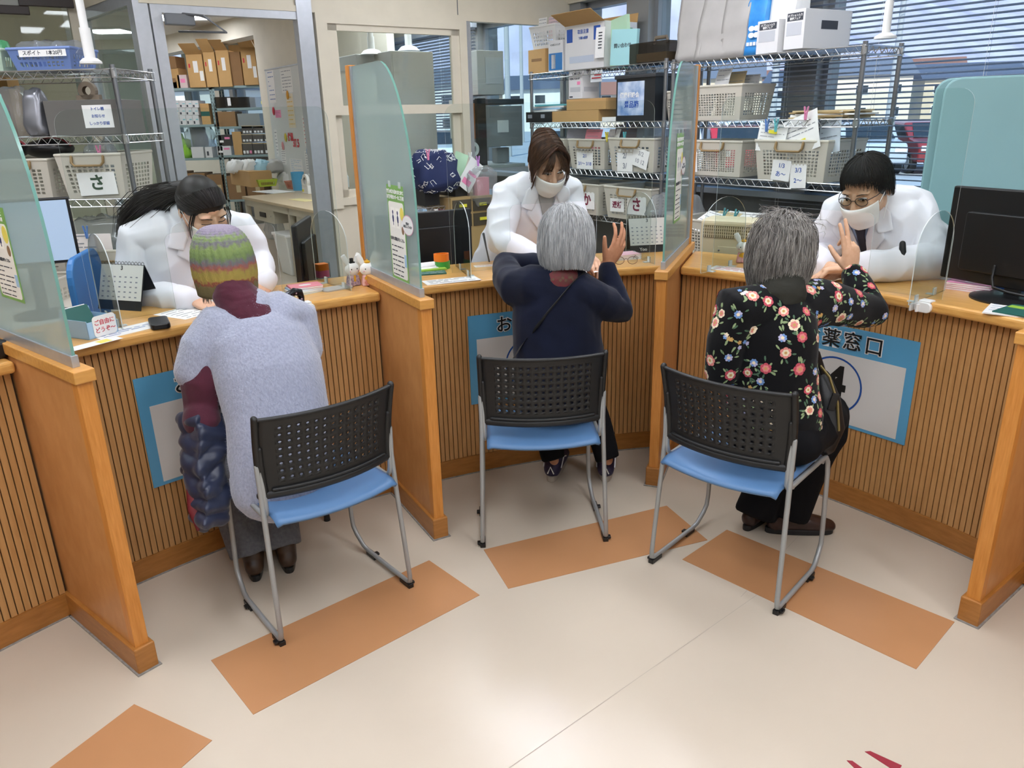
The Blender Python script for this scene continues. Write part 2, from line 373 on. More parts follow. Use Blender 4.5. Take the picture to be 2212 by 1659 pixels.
# venetian blinds
blind_m = mat('blind slat', '#aeb3bd', .35, .25)
def blind(u0, u1, z0, z1, off, lb, tilt=18, pitch=.0275):
    t = thing('venetian_blind', lb, 'blind', M.Translation(np_(u0, z1, off)))
    L = u1-u0; n = int((z1-z0)/pitch); s = MB(); ca, sa = cos(R(tilt)), sin(R(tilt))
    for k in range(n):
        z = -.05-k*pitch
        def f(i, j):
            x = (j-.5)*.025; return -WW*(i*L) - PW*(x*ca) + V((0, 0, z + x*sa + .0025*(1-(2*j-1)**2)))
        s.grid(f, 1, 4)
    ob('slats', s, blind_m, t, solid=.0007)
    h = MB(); wallbox(h, V((0, 0, 0)), -WW, PW, 0, L, -.04, 0, -.025, .025); ob('head_rail', h, blind_m, t)
    h = MB(); zb = -.05-n*pitch; wallbox(h, V((0, 0, 0)), -WW, PW, 0, L, zb-.012, zb+.006, -.014, .014); ob('bottom_rail', h, blind_m, t)
    c = MB()
    for k in range(int(L/.55)+1):
        x = min(.12+k*.55, L-.06)
        for y in (-.013, .013): c.cyl(-WW*x-PW*y+V((0, 0, 0)), -WW*x-PW*y+V((0, 0, zb)), .0009, 5)
    ob('cords', c, white, t)
blind(1.98, 6.4, .98, 2.36, .035, 'grey venetian blind with open slats behind the right wire rack')
blind(-3.1, -1.27, 1.47, 2.36, .03, 'half raised grey venetian blind seen through the sash window', 35)
# ------------------------------------------------------------------ glazed partition of the back room
def wb(mb, s0, s1, z0, z1, t0=-.03, t1=.03): return wallbox(mb, CO, -PW, WW, s0, s1, z0, z1, t0, t1)
q = MB(); wb(q, 3.055, 3.135, 0, ZC); wb(q, 2.985, 3.045, 0, 2.2); wb(q, 2.09, 2.19, 0, ZC, -.04, .04); wb(q, 2.19, 2.985, 2.155, 2.2)
ob('door_1', q, alu, kind='structure')
q = MB(); wb(q, -.12, 3.1, 2.235, ZC, -.02, .02); wb(q, -.12, 3.1, 2.2, 2.235, -.035, .035)
o = ob('wall_partition', q, [beige], kind='structure')
q = MB(); [wb(q, s-.003, s+.003, 2.235, ZC, -.022, -.0195) for s in (1.0, 2.1)]; ob('trim_joint', q, alu_d, kind='structure')
q = MB(); wb(q, .94, 2.07, 0, 1.0, -.03, .03); wb(q, -.12, .94, 0, .98, -.03, .03); ob('wall_partition_low', q, beige, kind='structure')
q = MB(); [wb(q, *a) for a in ((.95, 1.01, .98, 2.2, -.05, .03), (2.0, 2.075, .98, 2.2, -.05, .03), (1.01, 2.0, 2.14, 2.2, -.05, .03), (1.01, 2.0, 1.0, 1.05, -.05, .03))]
w = ob('window_11', q, beige, kind='structure')
q = MB(); [wb(q, *a) for a in ((1.01, 2.0, 1.585, 1.645, -.04, -.01), (1.01, 1.075, 1.645, 2.14, -.04, -.01), (1.935, 2.0, 1.645, 2.14, -.04, -.01), (1.01, 2.0, 2.1, 2.14, -.04, -.01),
   (1.01, 1.07, 1.05, 1.62, -.008, .022), (1.94, 2.0, 1.05, 1.62, -.008, .022), (1.01, 2.0, 1.05, 1.1, -.008, .022))]; ob('sash', q, beige, w)
q = MB(); wb(q, 1.07, 1.94, 1.64, 2.105, -.027, -.023); wb(q, 1.065, 1.945, 1.09, 1.6, .005, .009); ob('pane', q, winglass, w)
q = MB(); wb(q, .905, .95, .98, 2.2, -.03, .03); wb(q, -.12, .905, .98, 1.02, -.03, .03); wb(q, -.12, -.04, .98, 2.2, -.03, .03); w = ob('window_12', q, alu, kind='structure')
q = MB(); wb(q, -.05, .91, 1.02, 2.2, -.004, .004); ob('pane', q, winglass, w)
# glazed return and left window, set further back
a0 = wp(3.1, 0); b0 = Pp(190, 100, wp(0, 0, 1.0), WW); b0.z = 0; d = (b0-a0); L = d.length; d.normalize(); n = V((-d.y, d.x, 0))
q = MB(); [wallbox(q, a0, d, n, *a, -.025, .025) for a in ((.04, .1, 0, 2.5), (L-.07, L, 0, 2.5), (.1, L-.07, 2.2, 2.26), (.1, L-.07, 0, .12))]; w = ob('door_2', q, alu, kind='structure')
q = MB(); wallbox(q, a0, d, n, .1, L-.07, .12, 2.2, -.004, .004); ob('pane', q, doorglass, w)
q = MB(); wallbox(q, a0, d, n, 0, L, 2.26, ZC, -.03, .03); ob('wall_return', q, beige, kind='structure')
q = MB(); sb = -(b0-CO).dot(PW)
def wl(mb, s0, s1, z0, z1, t0=-.03, t1=.03): return wallbox(mb, CO+WW*1.0, -PW, WW, s0, s1, z0, z1, t0, t1)
[wl(q, *a) for a in ((sb, sb+.08, 0, ZC), (sb+.08, 9, 2.3, 2.36), (sb+.08, 9, .9, .96), (sb+1.9, sb+1.96, .96, 2.3))]; w = ob('window_13', q, beige, kind='structure')
q = MB(); wl(q, sb+.08, 9, .96, 2.3, -.004, .004); ob('pane', q, doorglass, w)
q = MB(); wl(q, sb+.08, 9, 2.36, ZC); wl(q, sb+.08, 9, 0, .9); ob('wall_left_partition', q, beige, kind='structure')
# ------------------------------------------------------------------ counter bays
DVP = {1: ((-1.124, 1.906), 140.5), 2: ((-.296, 2.632), 118.6), 3: ((.61, 3.03), 69.2), 4: ((1.432, 2.03), 38.0)}
def edge(c, k, sg):
    """angle about c at which radius r meets the sg side of divider k"""
    (tx, ty), an = DVP[k]; d = V((cos(R(an)), sin(R(an)))); n = V((-d.y, d.x))*sg*.0215
    o = V((tx, ty)) + n - V((c.x, c.y))
    def f(r): b = o.dot(d); t = -b+sqrt(b*b-o.dot(o)+r*r); q = o+d*t; return math.degrees(atan2(q.y, q.x))
    return f
bay = [(BC, edge(BC, 1, 1), 163, 'far left bay cut off by the photo edge'), (BC, edge(BC, 2, 1), edge(BC, 1, -1), 'left bay'), (BC, edge(BC, 3, 1), edge(BC, 2, -1), 'middle bay'),
       (BR3, edge(BR3, 4, 1), edge(BR3, 3, -1), 'right bay'), (BR3, 4, edge(BR3, 4, -1), 'bay past the right partition')]
for c, a0, a1, nm in bay:
    e0 = a0(RS) if callable(a0) else a0; e1 = a1(RS) if callable(a1) else a1; am = (e0+e1)/2
    t = thing('service_counter', 'curved oak service counter with slatted front, %s' % nm, 'counter', M.Translation((c.x+RE*cos(R(am)), c.y+RE*sin(R(am)), 0)) @ M.Rotation(R(am-90), 4, 'Z'), 'bays of the service counter')
    X = t.matrix_world
    w = MB(); w.arc(c, RE+.004, RB, a0, a1, CTR-.038, CTR, 28); ob('worktop', local(w, X), wood_top, t, bevel=.012, seg=3)
    sl_ = MB(); g = MB(); g.arc(c, RS+.008, RS+.03, a0, a1, .083, CTR-.038, 24)
    st = .3635; a = e0+.1
    while a+st*.82 < e1:
        sl_.arc(c, RS, RS+.009, a, a+st*.82, .086, CTR-.038, 1); a += st
    s2 = ob('slat_panel', local(sl_, X), wood_slat, t); ob('backing', local(g, X), groove, s2)
    b = MB(); b.arc(c, RS-.006, RS+.03, a0, a1, 0, .085, 24); ob('plinth', local(b, X), wood_dark, t)
    k = MB(); k.arc(c, RS-.0115, RS-.006, e0, e1, 0, .004, 24); ob('caulk', local(k, X), caulk, t)
# ------------------------------------------------------------------ dividers
def divider(tip, ang, L, lb, Lg=None, screen=True):
    """tip = middle of front face, ang = direction from tip to back"""
    X = M.Translation((tip[0], tip[1], 0)) @ M.Rotation(R(ang), 4, 'Z')
    t = thing('counter_divider', lb, 'divider', X, 'radiating dividers between the counter bays')
    b = MB(); b.box(.036, -.019, .08, L, .019, .918); ob('side_panel', b, veneer, t)
    b = MB(); b.box(0, -.0205, .08, .036, .0205, .918); ob('end_post', b, wood_post, t, bevel=.002)
    b = MB(); b.box(-.012, -.0275, .917, L, .0275, .952); ob('cap_rail', b, wood_cap, t, bevel=.003)
    b = MB(); b.box(-.012, -.031, 0, L, .031, .086); ob('plinth', b, wood_dark, t, bevel=.004)
    b = MB(); b.box(-.018, -.037, 0, L, .037, .004); ob('caulk', b, caulk, t)
    if not screen: return t
    Lg = Lg or L
    b = MB(); b.box(.03, -.0095, .952, Lg, .0095, .984); ob('glass_channel', b, alu, t, bevel=.001)
    pts = [(.034, .975), (.034, 1.22)]
    for k in range(1, 15):
        w = pi/2*k/14; pts.append((.034+.27*(1-cos(w)), 1.22+.525*sin(w)))
    pts += [(Lg, 1.745), (Lg, .975)]
    g = MB(); Y = M.Rotation(pi/2, 4, 'X')
    g.prism(pts, -.004, .004, Y); gl = g.mesh('glass_screen')
    o = ob('glass_screen', gl, [frost, glass_e], t)
    for p in o.data.polygons:
        if abs(p.normal.y) < .5: p.material_index = 1
    b = MB(); b.box(Lg, -.016, .952, Lg+.034, .016, 1.75); po = ob('back_post', b, wood_post, t, bevel=.002)
    b = MB(); b.box(Lg-.012, -.011, .984, Lg, .011, 1.745); ob('edge_channel', b, alu, po)
    return t
DV = {}
DV[1] = divider((-1.124, 1.906), 140.5, .98, 'low oak divider with green glass screen at the left, nearest the camera', .95)
DV[2] = divider((-.296, 2.632), 118.6, .72, 'low oak divider with green glass screen between the left and middle bays', .60)
DV[3] = divider((.61, 3.03), 69.2, .78, 'low oak divider with green glass screen between the middle and right bays', .70)
DV[4] = divider((1.432, 2.03), 38.0, .62, 'low oak divider at the right edge of the photo, no glass seen', screen=False)
# ------------------------------------------------------------------ counter front signs
sgn_b = mat('sign blue', '#5aa0c8', .4, var=.02, scale=4); sgn_w = mat('sign white', '#d4d2ce', .45); sgn_k = mat('sign black', '#141414', .5); sgn_o = mat('sign outline', '#e8e8e6', .5)
for c, am, lb, dig in ((BC, 131.0, 'blue counter sign mostly hidden by the knit-hat visitor', ''), (BC, 107.9, 'blue counter sign behind the grey-haired visitor in navy', ''), (BR3, 39.15, 'blue counter sign with a circled 4 beside the floral visitor', '4')):
    h = 5.14; X = M.Translation((c.x+RS*cos(R(am)), c.y+RS*sin(R(am)), .54)) @ M.Rotation(R(am-90), 4, 'Z') @ M.Rotation(pi/2, 4, 'X')
    t = thing('counter_sign', lb, 'sign', X, 'signs on the counter fronts')
    b = MB(); b.arc(c, RS-.004, RS-.0005, am-h, am+h, .335, .742, 16); ob('board', local(b, X), sgn_b, t)
    b = MB(); b.arc(c, RS-.0048, RS-.0039, am-h+.63, am+h-.63, .348, .634, 16); ob('white_field', local(b, X), sgn_w, t)
    def onarc(a, z, dr=.0058): r = RS-dr; return X.inverted() @ (M.Translation((c.x+r*cos(R(a)), c.y+r*sin(R(a)), z)) @ M.Rotation(R(a-90), 4, 'Z') @ M.Rotation(pi/2, 4, 'X'))
    for k, ch in enumerate('お薬窓口'):
        a = am+2.27-1.5*k
        text(t, ch, .078, onarc(a, .684, .0052), sgn_o, .0042); text(t, ch, .078, onarc(a, .684, .0062), sgn_k, .0008)
    rg = MB(); ro = .118; cz = .498
    for k in range(48):
        q4 = []
        for rr_, w in ((ro, k), (ro-.0075, k), (ro-.0075, k+1), (ro, k+1)):
            w = 2*pi*w/48; aa = am+.22 - math.degrees(rr_*cos(w)/RS); q4.append(V((c.x+(RS-.0056)*cos(R(aa)), c.y+(RS-.0056)*sin(R(aa)), cz+rr_*sin(w))))
        rg.quad(*q4)
    ob('ring', local(rg, X), mat('ring blue', '#1c4f9c', .5), t)
    if dig: text(t, dig, .2, onarc(am+.22, cz, .006), sgn_k, .006, 'numeral')
# ------------------------------------------------------------------ chairs
ch_grey = mat('silver grey steel tube', '#a3a6a6', .38, .35); ch_blue = mat('blue seat shell', '#587fac', .42)
ch_black = mat('black chair shell', '#151515', .5)
def make_chair(X, label):
    t = thing('stacking_chair', label, 'chair', X, 'black and blue chairs at the counter')
    def seat(i, j):
        u = i*2-1; yb = -.012-.028*(1-u*u); yf = .395; y = yb+(yf-yb)*j; x = u*(.205-.008*j)
        z = .432 - .016*(1-u*u)*sin(pi*min(1, j*1.05))*.8 + .006*u*u
        if j > .86: z -= (j-.86)**2*1.6
        if j < .12: z -= (.12-j)**2*1.1
        if abs(u) > .9: z -= (abs(u)-.9)**2*.8
        return (x, y, z)
    q = MB(); q.grid(seat, 24, 24); ob('seat', q, ch_blue, t, smooth=True, solid=.011)
    # perforated back shell
    def S(u, v):                                    # u -1..1, v 0..1
        x = u*(.222+.004*v); y = .046-.04*v-.05*(1-u*u)+.012*sin(pi*v); return V((x, y, .497+.262*v))
    q = MB(); nu, nv = 13, 8; u0, u1, v0, v1 = -.76, .76, .16, .90
    def cell(a, b, c, d, hole):
        if not hole: q.quad(S(a, c), S(b, c), S(b, d), S(a, d)); return
        mu, mv = (a+b)/2, (c+d)/2; ru = .0052/.224; rv = .0052/.262; o = []; h = []
        for k in range(8):
            w = pi/4*k; x, y = cos(w), sin(w); m_ = max(abs(x), abs(y)); o.append(S(mu+(b-a)/2*x/m_, mv+(d-c)/2*y/m_)); h.append(S(mu+ru*x, mv+rv*y))
        q.add(o+h, [(k, (k+1) % 8, 8+(k+1) % 8, 8+k) for k in range(8)])
    us = [-1, -.88] + [u0+(u1-u0)*k/nu for k in range(nu+1)] + [.88, 1]; vs = [0, .07] + [v0+(v1-v0)*k/nv for k in range(nv+1)] + [.95, 1]
    for i in range(len(us)-1):
        for j in range(len(vs)-1): cell(us[i], us[i+1], vs[j], vs[j+1], 2 <= i < 2+nu and 2 <= j < 2+nv)
    b = ob('backrest', q.mesh('backrest', True), ch_black, t, smooth='auto', solid=.006)
    r = MB(); N = 20
    r.loft([S(-1+2*k/N, .985) for k in range(N+1)], [(.009, .006)]*(N+1), 8, side=(0, 1, 0))
    r.loft([S(-1+2*k/N, .02)+V((0, .0, 0)) for k in range(N+1)], [(.011, .014)]*(N+1), 8, side=(0, 1, 0))
    r.loft([S(-.84+1.68*k/N, .085)+V((0, -.006, 0)) for k in range(N+1)], [(.007, .006)]*(N+1), 8, side=(0, 1, 0))
    for sg in (-1, 1):
        r.loft([S(sg*.985, k/8) for k in range(9)], [(.013, .010)]*9, 8, side=(0, 1, 0))
        r.loft([S(sg*.95, .02+.6*k/8)+V((0, .004, 0)) for k in range(9)], [(.017, .017-.001*k) for k in range(9)], 8, side=(0, 1, 0))
    ob('rim', r, ch_black, b, smooth=True)
    for sg in (-1, 1):
        l = MB(); T = .0085
        l.loft([V((sg*.224, .036, .60)), V((sg*.223, .038, .505)), V((sg*.226, .03, .38)), V((sg*.236, .002, .05)), V((sg*.237, .004, .026)), V((sg*.2365, .018, .0165)), V((sg*.236, .05, .0165)),
                V((sg*.234, .29, .0165)), V((sg*.232, .325, .024)), V((sg*.228, .365, .058)), V((sg*.226, .385, .085)), V((sg*.224, .388, .13)), V((sg*.219, .382, .36)), V((sg*.217, .376, .405)), V((sg*.215, .36, .427)), V((sg*.214, .33, .431)),
                V((sg*.213, .08, .424)), V((sg*.213, .055, .427)), V((sg*.213, .040, .445)), V((sg*.214, .036, .47)), V((sg*.215, .036, .60))], T, 10)
        f = ob('sled_leg', l, ch_grey, t, smooth=True)
        for y0, y1 in ((-.004, .06), (.24, .30)):
            c = MB(); c.box(sg*.236-.010, y0, 0, sg*.236+.010, y1, .017); c.box(sg*.236-.005, y0+.01, .008, sg*.236+sg*.021, y0+.03, .017); ob('foot_cap', c, black, f, bevel=.002)
    c = MB(); [c.cyl((-.214, y, .415), (.214, y, .415), .0075, 10) for y in (.10,)]; ob('crossbar', c, ch_grey, t, smooth='auto')
    c = MB(); c.cyl((-.215, .345, .414), (.215, .345, .414), .0075, 10); ob('crossbar', c, ch_grey, t, smooth='auto')
    return t
c0 = make_chair(TR(-.555, 2.143, 0, R(38.9)), 'black-backed blue-seat chair under the visitor in the knit hat')
dup(c0, TR(.11, 2.556, 0, R(2.5)), 'black-backed blue-seat chair under the navy-jacket visitor in the middle')
dup(c0, TR(.665, 2.25, 0, R(-42.5)), 'black-backed blue-seat chair under the floral-cardigan visitor at right')
# ------------------------------------------------------------------ frames on the counter
BAYC = {1: BC, 2: BC, 3: BR3}
def cframe(b, a, r, z=CTR, rz=0):
    c = BAYC[b]; a_ = R(a); return M.Translation((c.x+r*cos(a_), c.y+r*sin(a_), z)) @ M.Rotation(a_-pi/2+rz, 4, 'Z')
def onc(b, px, py, rz=0, z=CTR):
    """point of the counter top seen at px, py; x = customer's right, y = away from the customer"""
    p = Pz(px, py, z); c = BAYC[b]; return M.Translation((p.x, p.y, z)) @ M.Rotation(atan2(p.y-c.y, p.x-c.x)-pi/2+R(rz), 4, 'Z')
def rrect(w, h, r, n=5):
    o = []
    for cx, cy, a in ((w/2-r, h/2-r, 0), (-w/2+r, h/2-r, 90), (-w/2+r, -h/2+r, 180), (w/2-r, -h/2+r, 270)):
        for k in range(n+1): w_ = R(a+90*k/n); o.append((cx+r*cos(w_), cy+r*sin(w_)))
    return o
# acrylic screens: tall sheet with a hand-through opening, arch-topped wing either side
def edge_mats(me, th):
    for p in me.polygons:
        if p.area < th: p.material_index = 1
for b, a, r, lb in ((1, 128.6, 3.50, 'left bay'), (2, 105.3, 3.45, 'middle bay'), (3, 41.5, 3.31, 'right bay')):
    X = cframe(b, a, r); t = thing('acrylic_screen', 'tall clear acrylic screen with a hand opening on the %s counter' % lb, 'screen', X, 'clear acrylic screens')
    H = .70; w = .475; o = .205; pts = [(-w, .0), (-w, H-.05)]
    for k in range(1, 6): q = pi/2*k/6; pts.append((-w+.05-.05*cos(q), H-.05+.05*sin(q)))
    pts += [(-w+.05, H), (w-.05, H)]
    for k in range(1, 6): q = pi/2*k/6; pts.append((w-.05+.05*sin(q), H-.05+.05*cos(q)))
    pts += [(w, H-.05), (w, 0), (o, 0), (o, .25)]
    for k in range(1, 5): q = pi/2*k/5; pts.append((o-.03+.03*cos(q), .25+.03*sin(q)))
    pts += [(o-.03, .28), (-o+.03, .28)]
    for k in range(1, 5): q = pi/2*k/5; pts.append((-o+.03-.03*sin(q), .25+.03*cos(q)))
    pts += [(-o, .25), (-o, 0)]
    g = MB(); g.prism(pts, -.0015, .0015, M.Rotation(pi/2, 4, 'X')); s = ob('sheet', g, [acryl, acryl_e], t)
    for p in s.data.polygons:
        if len(p.vertices) == 4: p.material_index = 1
    for sg in (-1, 1):
        pts = [(-.16, 0), (-.16, .19)]
        for k in range(1, 14): q = pi*k/14; pts.append((-.16*cos(q), .19+.115*sin(q)))
        pts += [(.16, .19), (.16, 0)]
        g = MB(); g.prism(pts, -.0015, .0015, M.Translation((sg*.425, .0, 0)) @ M.Rotation(pi/2, 4, 'Z') @ M.Rotation(pi/2, 4, 'X')); s = ob('side_wing', g, [acryl, acryl_e], t)
        for p in s.data.polygons:
            if len(p.vertices) == 4: p.material_index = 1
        for y in (-.11, .05):
            f = MB(); f.box(sg*.425-.026 if sg > 0 else sg*.425, y, 0, sg*.425 if sg > 0 else sg*.425+.026, y+.022, .003); f.box(sg*.425-.003, y, 0, sg*.425+.003, y+.022, .026); ob('foot', f, acryl_e, t)
# ------------------------------------------------------------------ small goods on the counter
def sheet(mb, w, h, lines=(), z=0, X=None, k=1, th=.0006):
    """paper with rows of print: lines = (x0, x1, y, height) in fractions"""
    mb.k = 0; mb.box(-w/2, -h/2, z, w/2, h/2, z+th, X); mb.k = k
    for x0, x1, y, hh in lines: mb.rect(-w/2+w*x0, -h/2+h*y, -w/2+w*x1, -h/2+h*(y+hh), z+th+.0003, X)
    mb.k = 0; return mb
def rows(n, y0=.1, y1=.9, x0=.08, x1=.92, hh=.025, seed=1):
    rg = random.Random(seed); o = []
    for i in range(n):
        y = y1-(y1-y0)*i/max(1, n-1); x = x0
        while x < x1-.05:
            l = rg.uniform(.06, .3); o.append((x, min(x1, x+l), y, hh)); x += l+rg.uniform(.015, .06)
            if rg.random() < .15: break
    return o
def flat(name, label, cat, X, w, h, mats, lines=(), th=.0006, group=None, curl=0):
    q = MB(); sheet(q, w, h, lines, th=th); me = q.mesh(name)
    return ob(name, me, mats, None, label, cat, group, X=X)
def book(name, label, cat, X, w, h, th, cover, group=None, mark=None):
    t = thing(name, label, cat, X, group)
    q = MB(); q.box(-w/2, -h/2, .0008, w/2-.002, h/2, th-.0008); ob('pages', q, paper, t)
    q = MB(); q.box(-w/2-.001, -h/2-.001, 0, w/2, h/2+.001, .0008); q.box(-w/2-.001, -h/2-.001, th-.0008, w/2, h/2+.001, th); q.box(-w/2-.001, -h/2-.001, 0, -w/2, h/2+.001, th); ob('cover', q, cover, t)
    if mark:
        q = MB(); mark(q, th+.0002); ob('cover_print', q, white, t)
    return t
grn = mat('leaf green', '#8fb73e', .5); teal_d = mat('dark teal', '#1f5a52', .5); pink = mat('pink cover', '#d98fb0', .5); palepink = mat('rose cover', '#d9848f', .5); paleblue = mat('pale blue', '#9fc1de', .5)
yel = mat('yellow', '#e8d860', .5); org = mat('orange plastic', '#ee7d23', .35); grnp = mat('green plastic', '#3f9a3f', .35); tan = mat('tan paper', '#c9b48a', .7)
# --- left bay
X = onc(1, 198, 722, 18)
t = thing('leaflet_box', 'blue-edged leaflet box with a handwritten card, by the left divider', 'box', X)
q = MB(); q.box(-.055, -.06, 0, .055, -.058, .055); q.box(-.055, .06, 0, .055, .062, .08); q.box(-.055, -.06, 0, -.053, .062, .06); q.box(.053, -.06, 0, .055, .062, .06); q.box(-.055, -.06, 0, .055, .062, .002); ob('tray', q, paleblue, t)
q = MB(); q.prism(rrect(.085, .068, .012), 0, .001, TR(.008, -.061, .036, 0, pi/2)); c = ob('card', q, white, t)
hand = mat('handwriting red', '#c93f4c', .6)
for s_, z in (('ご自由に', .047), ('どうぞ〜', .022)): text(t, s_, .019, TR(.008, -.0625, z, 0, pi/2), hand, .0002)
for k, (mt, dz) in enumerate(((white, .085), (teal_d, .075))):
    q = MB(); q.box(-.045, -.0, .004, .045, .004, .1, TR(0, .02+.012*-k, 0, 0, -.5)); o = ob('leaflet', q, mt, None, ('white printed leaflet standing in the leaflet box', 'dark green leaflet standing in the leaflet box')[k], 'leaflet', X=X)
flat('laminated_sheet', 'laminated notice lying on the counter in front of the left desk calendar', 'notice', onc(1, 272, 714, 8), .21, .10, [white, inkblue], rows(4, .2, .8, hh=.05, seed=3), .001)
flat('laminated_sheet', 'white sheet sticking out under the leaflet box', 'notice', onc(1, 205, 742, 10, CTR), .16, .05, [white, yel], [(.55, .8, .1, .7)], .0008)
q = MB(); q.prism(rrect(.062, .125, .014), 0, .019); ob('glasses_case', q, black, None, 'small black case lying on the left counter', 'case', X=onc(1, 345, 703, -16), bevel=.004)
def desk_calendar(b, px, py, rz, w, h, label, dark=True, month='3'):
    X = onc(b, px, py, rz); t = thing('desk_calendar', label, 'calendar', X)
    dk = mat('calendar board', '#26272b', .5)
    q = MB(); a = .34; dep = h*sin(a)
    for sg in (-1, 1):
        Y = TR(0, sg*dep, 0, 0, sg*-a*-1) if False else M.Translation((0, sg*dep, 0)) @ M.Rotation(sg*a, 4, 'X')
        q.box(-w/2, -.001, 0, w/2, .001, h, Y)
    ob('stand', q, dk, t)
    p = MB(); Y = M.Translation((0, -dep, 0)) @ M.Rotation(-a, 4, 'X') @ M.Translation((0, -.0025, 0)) @ M.Rotation(pi/2, 4, 'X')
    Y2 = Y @ M.Translation((0, h*.60, 0)); L = []
    for rr_ in range(5):
        for cc in range(7): L.append((.06+.13*cc, .11+.13*cc, .08+.14*rr_, .035))
    sheet(p, w*.98, h*.78, L, X=Y2); ob('month_page', p, [white, mat('calendar print', '#8a8fa0', .6)], t)
    text(t, month, h*.13, Y2 @ M.Translation((0, h*.315, .0012)), ink, .0004)
    r = MB()
    for k in range(13):
        x = -w/2+w*(k+.5)/13; r.loft([V((x, .006*cos(u), h*cos(a)+.004+.007*sin(u))) for u in [2*pi*j/8 for j in range(8)]], .0009, 5, close=True)
    ob('spiral_rings', r, blackm, t, smooth=True)
    return t, Y2
desk_calendar(1, 283, 662, -62, .2, .17, 'open desk calendar with black stand on the left counter')
bl = mat('blue chair plastic', '#2f73b5', .45)
t = thing('office_chair', 'bright blue chair back beside the left staff member', 'chair', M.Translation((-1.66, 2.98, 0)) @ M.Rotation(R(103), 4, 'Z'))
q = MB(); q.prism(rrect(.40, .46, .09), -.012, .012, TR(0, 0, .86, 0, pi/2)); ob('backrest', q, bl, t, bevel=.006)
q = MB(); q.prism(rrect(.42, .42, .08), .40, .45, TR(0, .24, 0)); ob('seat', q, bl, t, bevel=.01)
q = MB(); q.cyl((0, .24, .06), (0, .24, .42), .025); q.loft([V((0, .24, .42)), V((0, .03, .44)), V((0, .02, .75))], (.03, .008), 8, side=(1, 0, 0)); ob('column', q, black, t)
for k in range(5):
    w_ = 2*pi*k/5; q = MB(); q.loft([V((0, .24, .07)), V((.26*cos(w_), .24+.26*sin(w_), .055))], [(.022, .02), (.014, .012)], 8); q.ell((.26*cos(w_), .24+.26*sin(w_), .028), (.028, .028, .028), seg=10, rings=6); ob('leg', q, black, t, smooth='auto')
# papers under the left staff member's hands
flat('prescription_sheet', 'white paper under the left staff member\'s hands', 'paper', onc(1, 430, 668, 20), .26, .17, [paper, ink], rows(6, seed=5), .0005)
flat('medicine_packet', 'small foil medicine packet in the left staff member\'s left hand', 'packet', onc(1, 592, 633, -20, CTR+.0008), .06, .03, [mat('foil', '#b9b9bd', .3, .5), ink], rows(2, .3, .7, seed=9, hh=.1), .003)
# booklets, highlighters, tray
for k, (cv, lb) in enumerate(((mat('sage', '#b9c29c', .6), 'bottom booklet of the pile by the cane'), (paper, 'cream booklet second from the bottom of the pile by the cane'), (paleblue, 'pale blue booklet in the pile by the cane'), (palepink, 'rose-pink booklet topmost on the pile by the cane'))):
    book('booklet', lb, 'booklet', onc(1, 655, 632, 12-6*k) @ M.Translation((.004*k, .003*k, .007*k)), .125, .09, .007, cv, 'booklets piled in the left bay', (lambda q, z: q.prism([(.025*cos(a), .012*sin(a)) for a in [2*pi*i/16 for i in range(16)]], z, z+.0003)) if k == 3 else None)
X = onc(1, 726, 624, 8)
q = MB(); q.prism(rrect(.13, .075, .02), 0, .005); ob('pen_tray', q, mat('grey tray', '#a8a49c', .5), None, 'shallow grey tray beside the booklets', 'tray', X=X)
X = onc(1, 697, 600, 6); t = thing('memo_cube', 'clear cup of orange and pink marker blocks on the left counter', 'cup', X)
q = MB(); q.lathe([(.036, 0), (.036, .065), (.0345, .065), (.0345, .003), (0.0, .003)], 24, cap=False); ob('cup', q, acryl, t, smooth='auto')
q = MB(); q.box(-.024, -.022, .004, .024, .022, .034); ob('block', q, mat('hot pink', '#f06aa8', .4), t, 'pink block'); q = MB(); q.box(-.024, -.022, .034, .024, .022, .062); ob('block', q, org, t, 'orange block')
# paper rabbits
furw = mat('rabbit white', '#f2f1ee', .55); gold = mat('gold paper', '#e0aa2e', .4); kim1 = mat('kimono lilac', '#d8bcc0', .6, scale=120, col2='#7a6a86'); kim2 = mat('kimono pink', '#ecc0bd', .6, scale=110, col2='#cf7f6c')
def rabbit(X, label, kim, hat):
    t = thing('paper_rabbit', label, 'ornament', X, 'rabbit dolls on the counters')
    q = MB(); q.taper(.058, .034, .046, .026, 0, .045); ob('kimono', q, kim, t, bevel=.006)
    h = MB(); h.ell((0, 0, .068), (.033, .02, .029)); hd = ob('head', h, furw, t, smooth=True)
    for sg in (-1, 1):
        e = MB(); e.loft([V((sg*.017, 0, .088)), V((sg*.028, .002, .11)), V((sg*.036, .003, .127))], [(.009, .004), (.013, .005), (.011, .004)], 12, side=(1, 0, 0)); ob('ear', e, furw, t, smooth=True)
    f = MB(); [f.ell((sg*.013, -.0185, .071), (.0024, .002, .0028), seg=8, rings=6) for sg in (-1, 1)]; ob('eyes', f, blackm, hd)
    f = MB(); [f.ell((sg*.019, -.0165, .062), (.003, .0015, .002), seg=8, rings=6) for sg in (-1, 1)]; ob('cheeks', f, pink, hd)
    f = MB()
    if hat == 'crown': f.lathe([(.012, .093), (.013, .1), (.004, .103), (.003, .108), (0, .109)], 10); ob('crown', f, gold, t)
    else: f.box(-.011, -.008, .094, .011, .008, .099); f.box(-.006, -.005, .099, .006, .005, .114); ob('cap', f, blackm, t)
    f = MB()
    if hat == 'crown': f.prism([(0, -.012)]+[(.019*cos(a), -.006+.017*sin(a)) for a in [pi*k/8 for k in range(9)]], 0, .002, TR(0, -.0165, .036, 0, pi/2)); ob('fan', f, gold, t)
    else: f.box(-.004, -.0175, .02, .004, -.015, .045); ob('sceptre', f, gold, t)
    return t
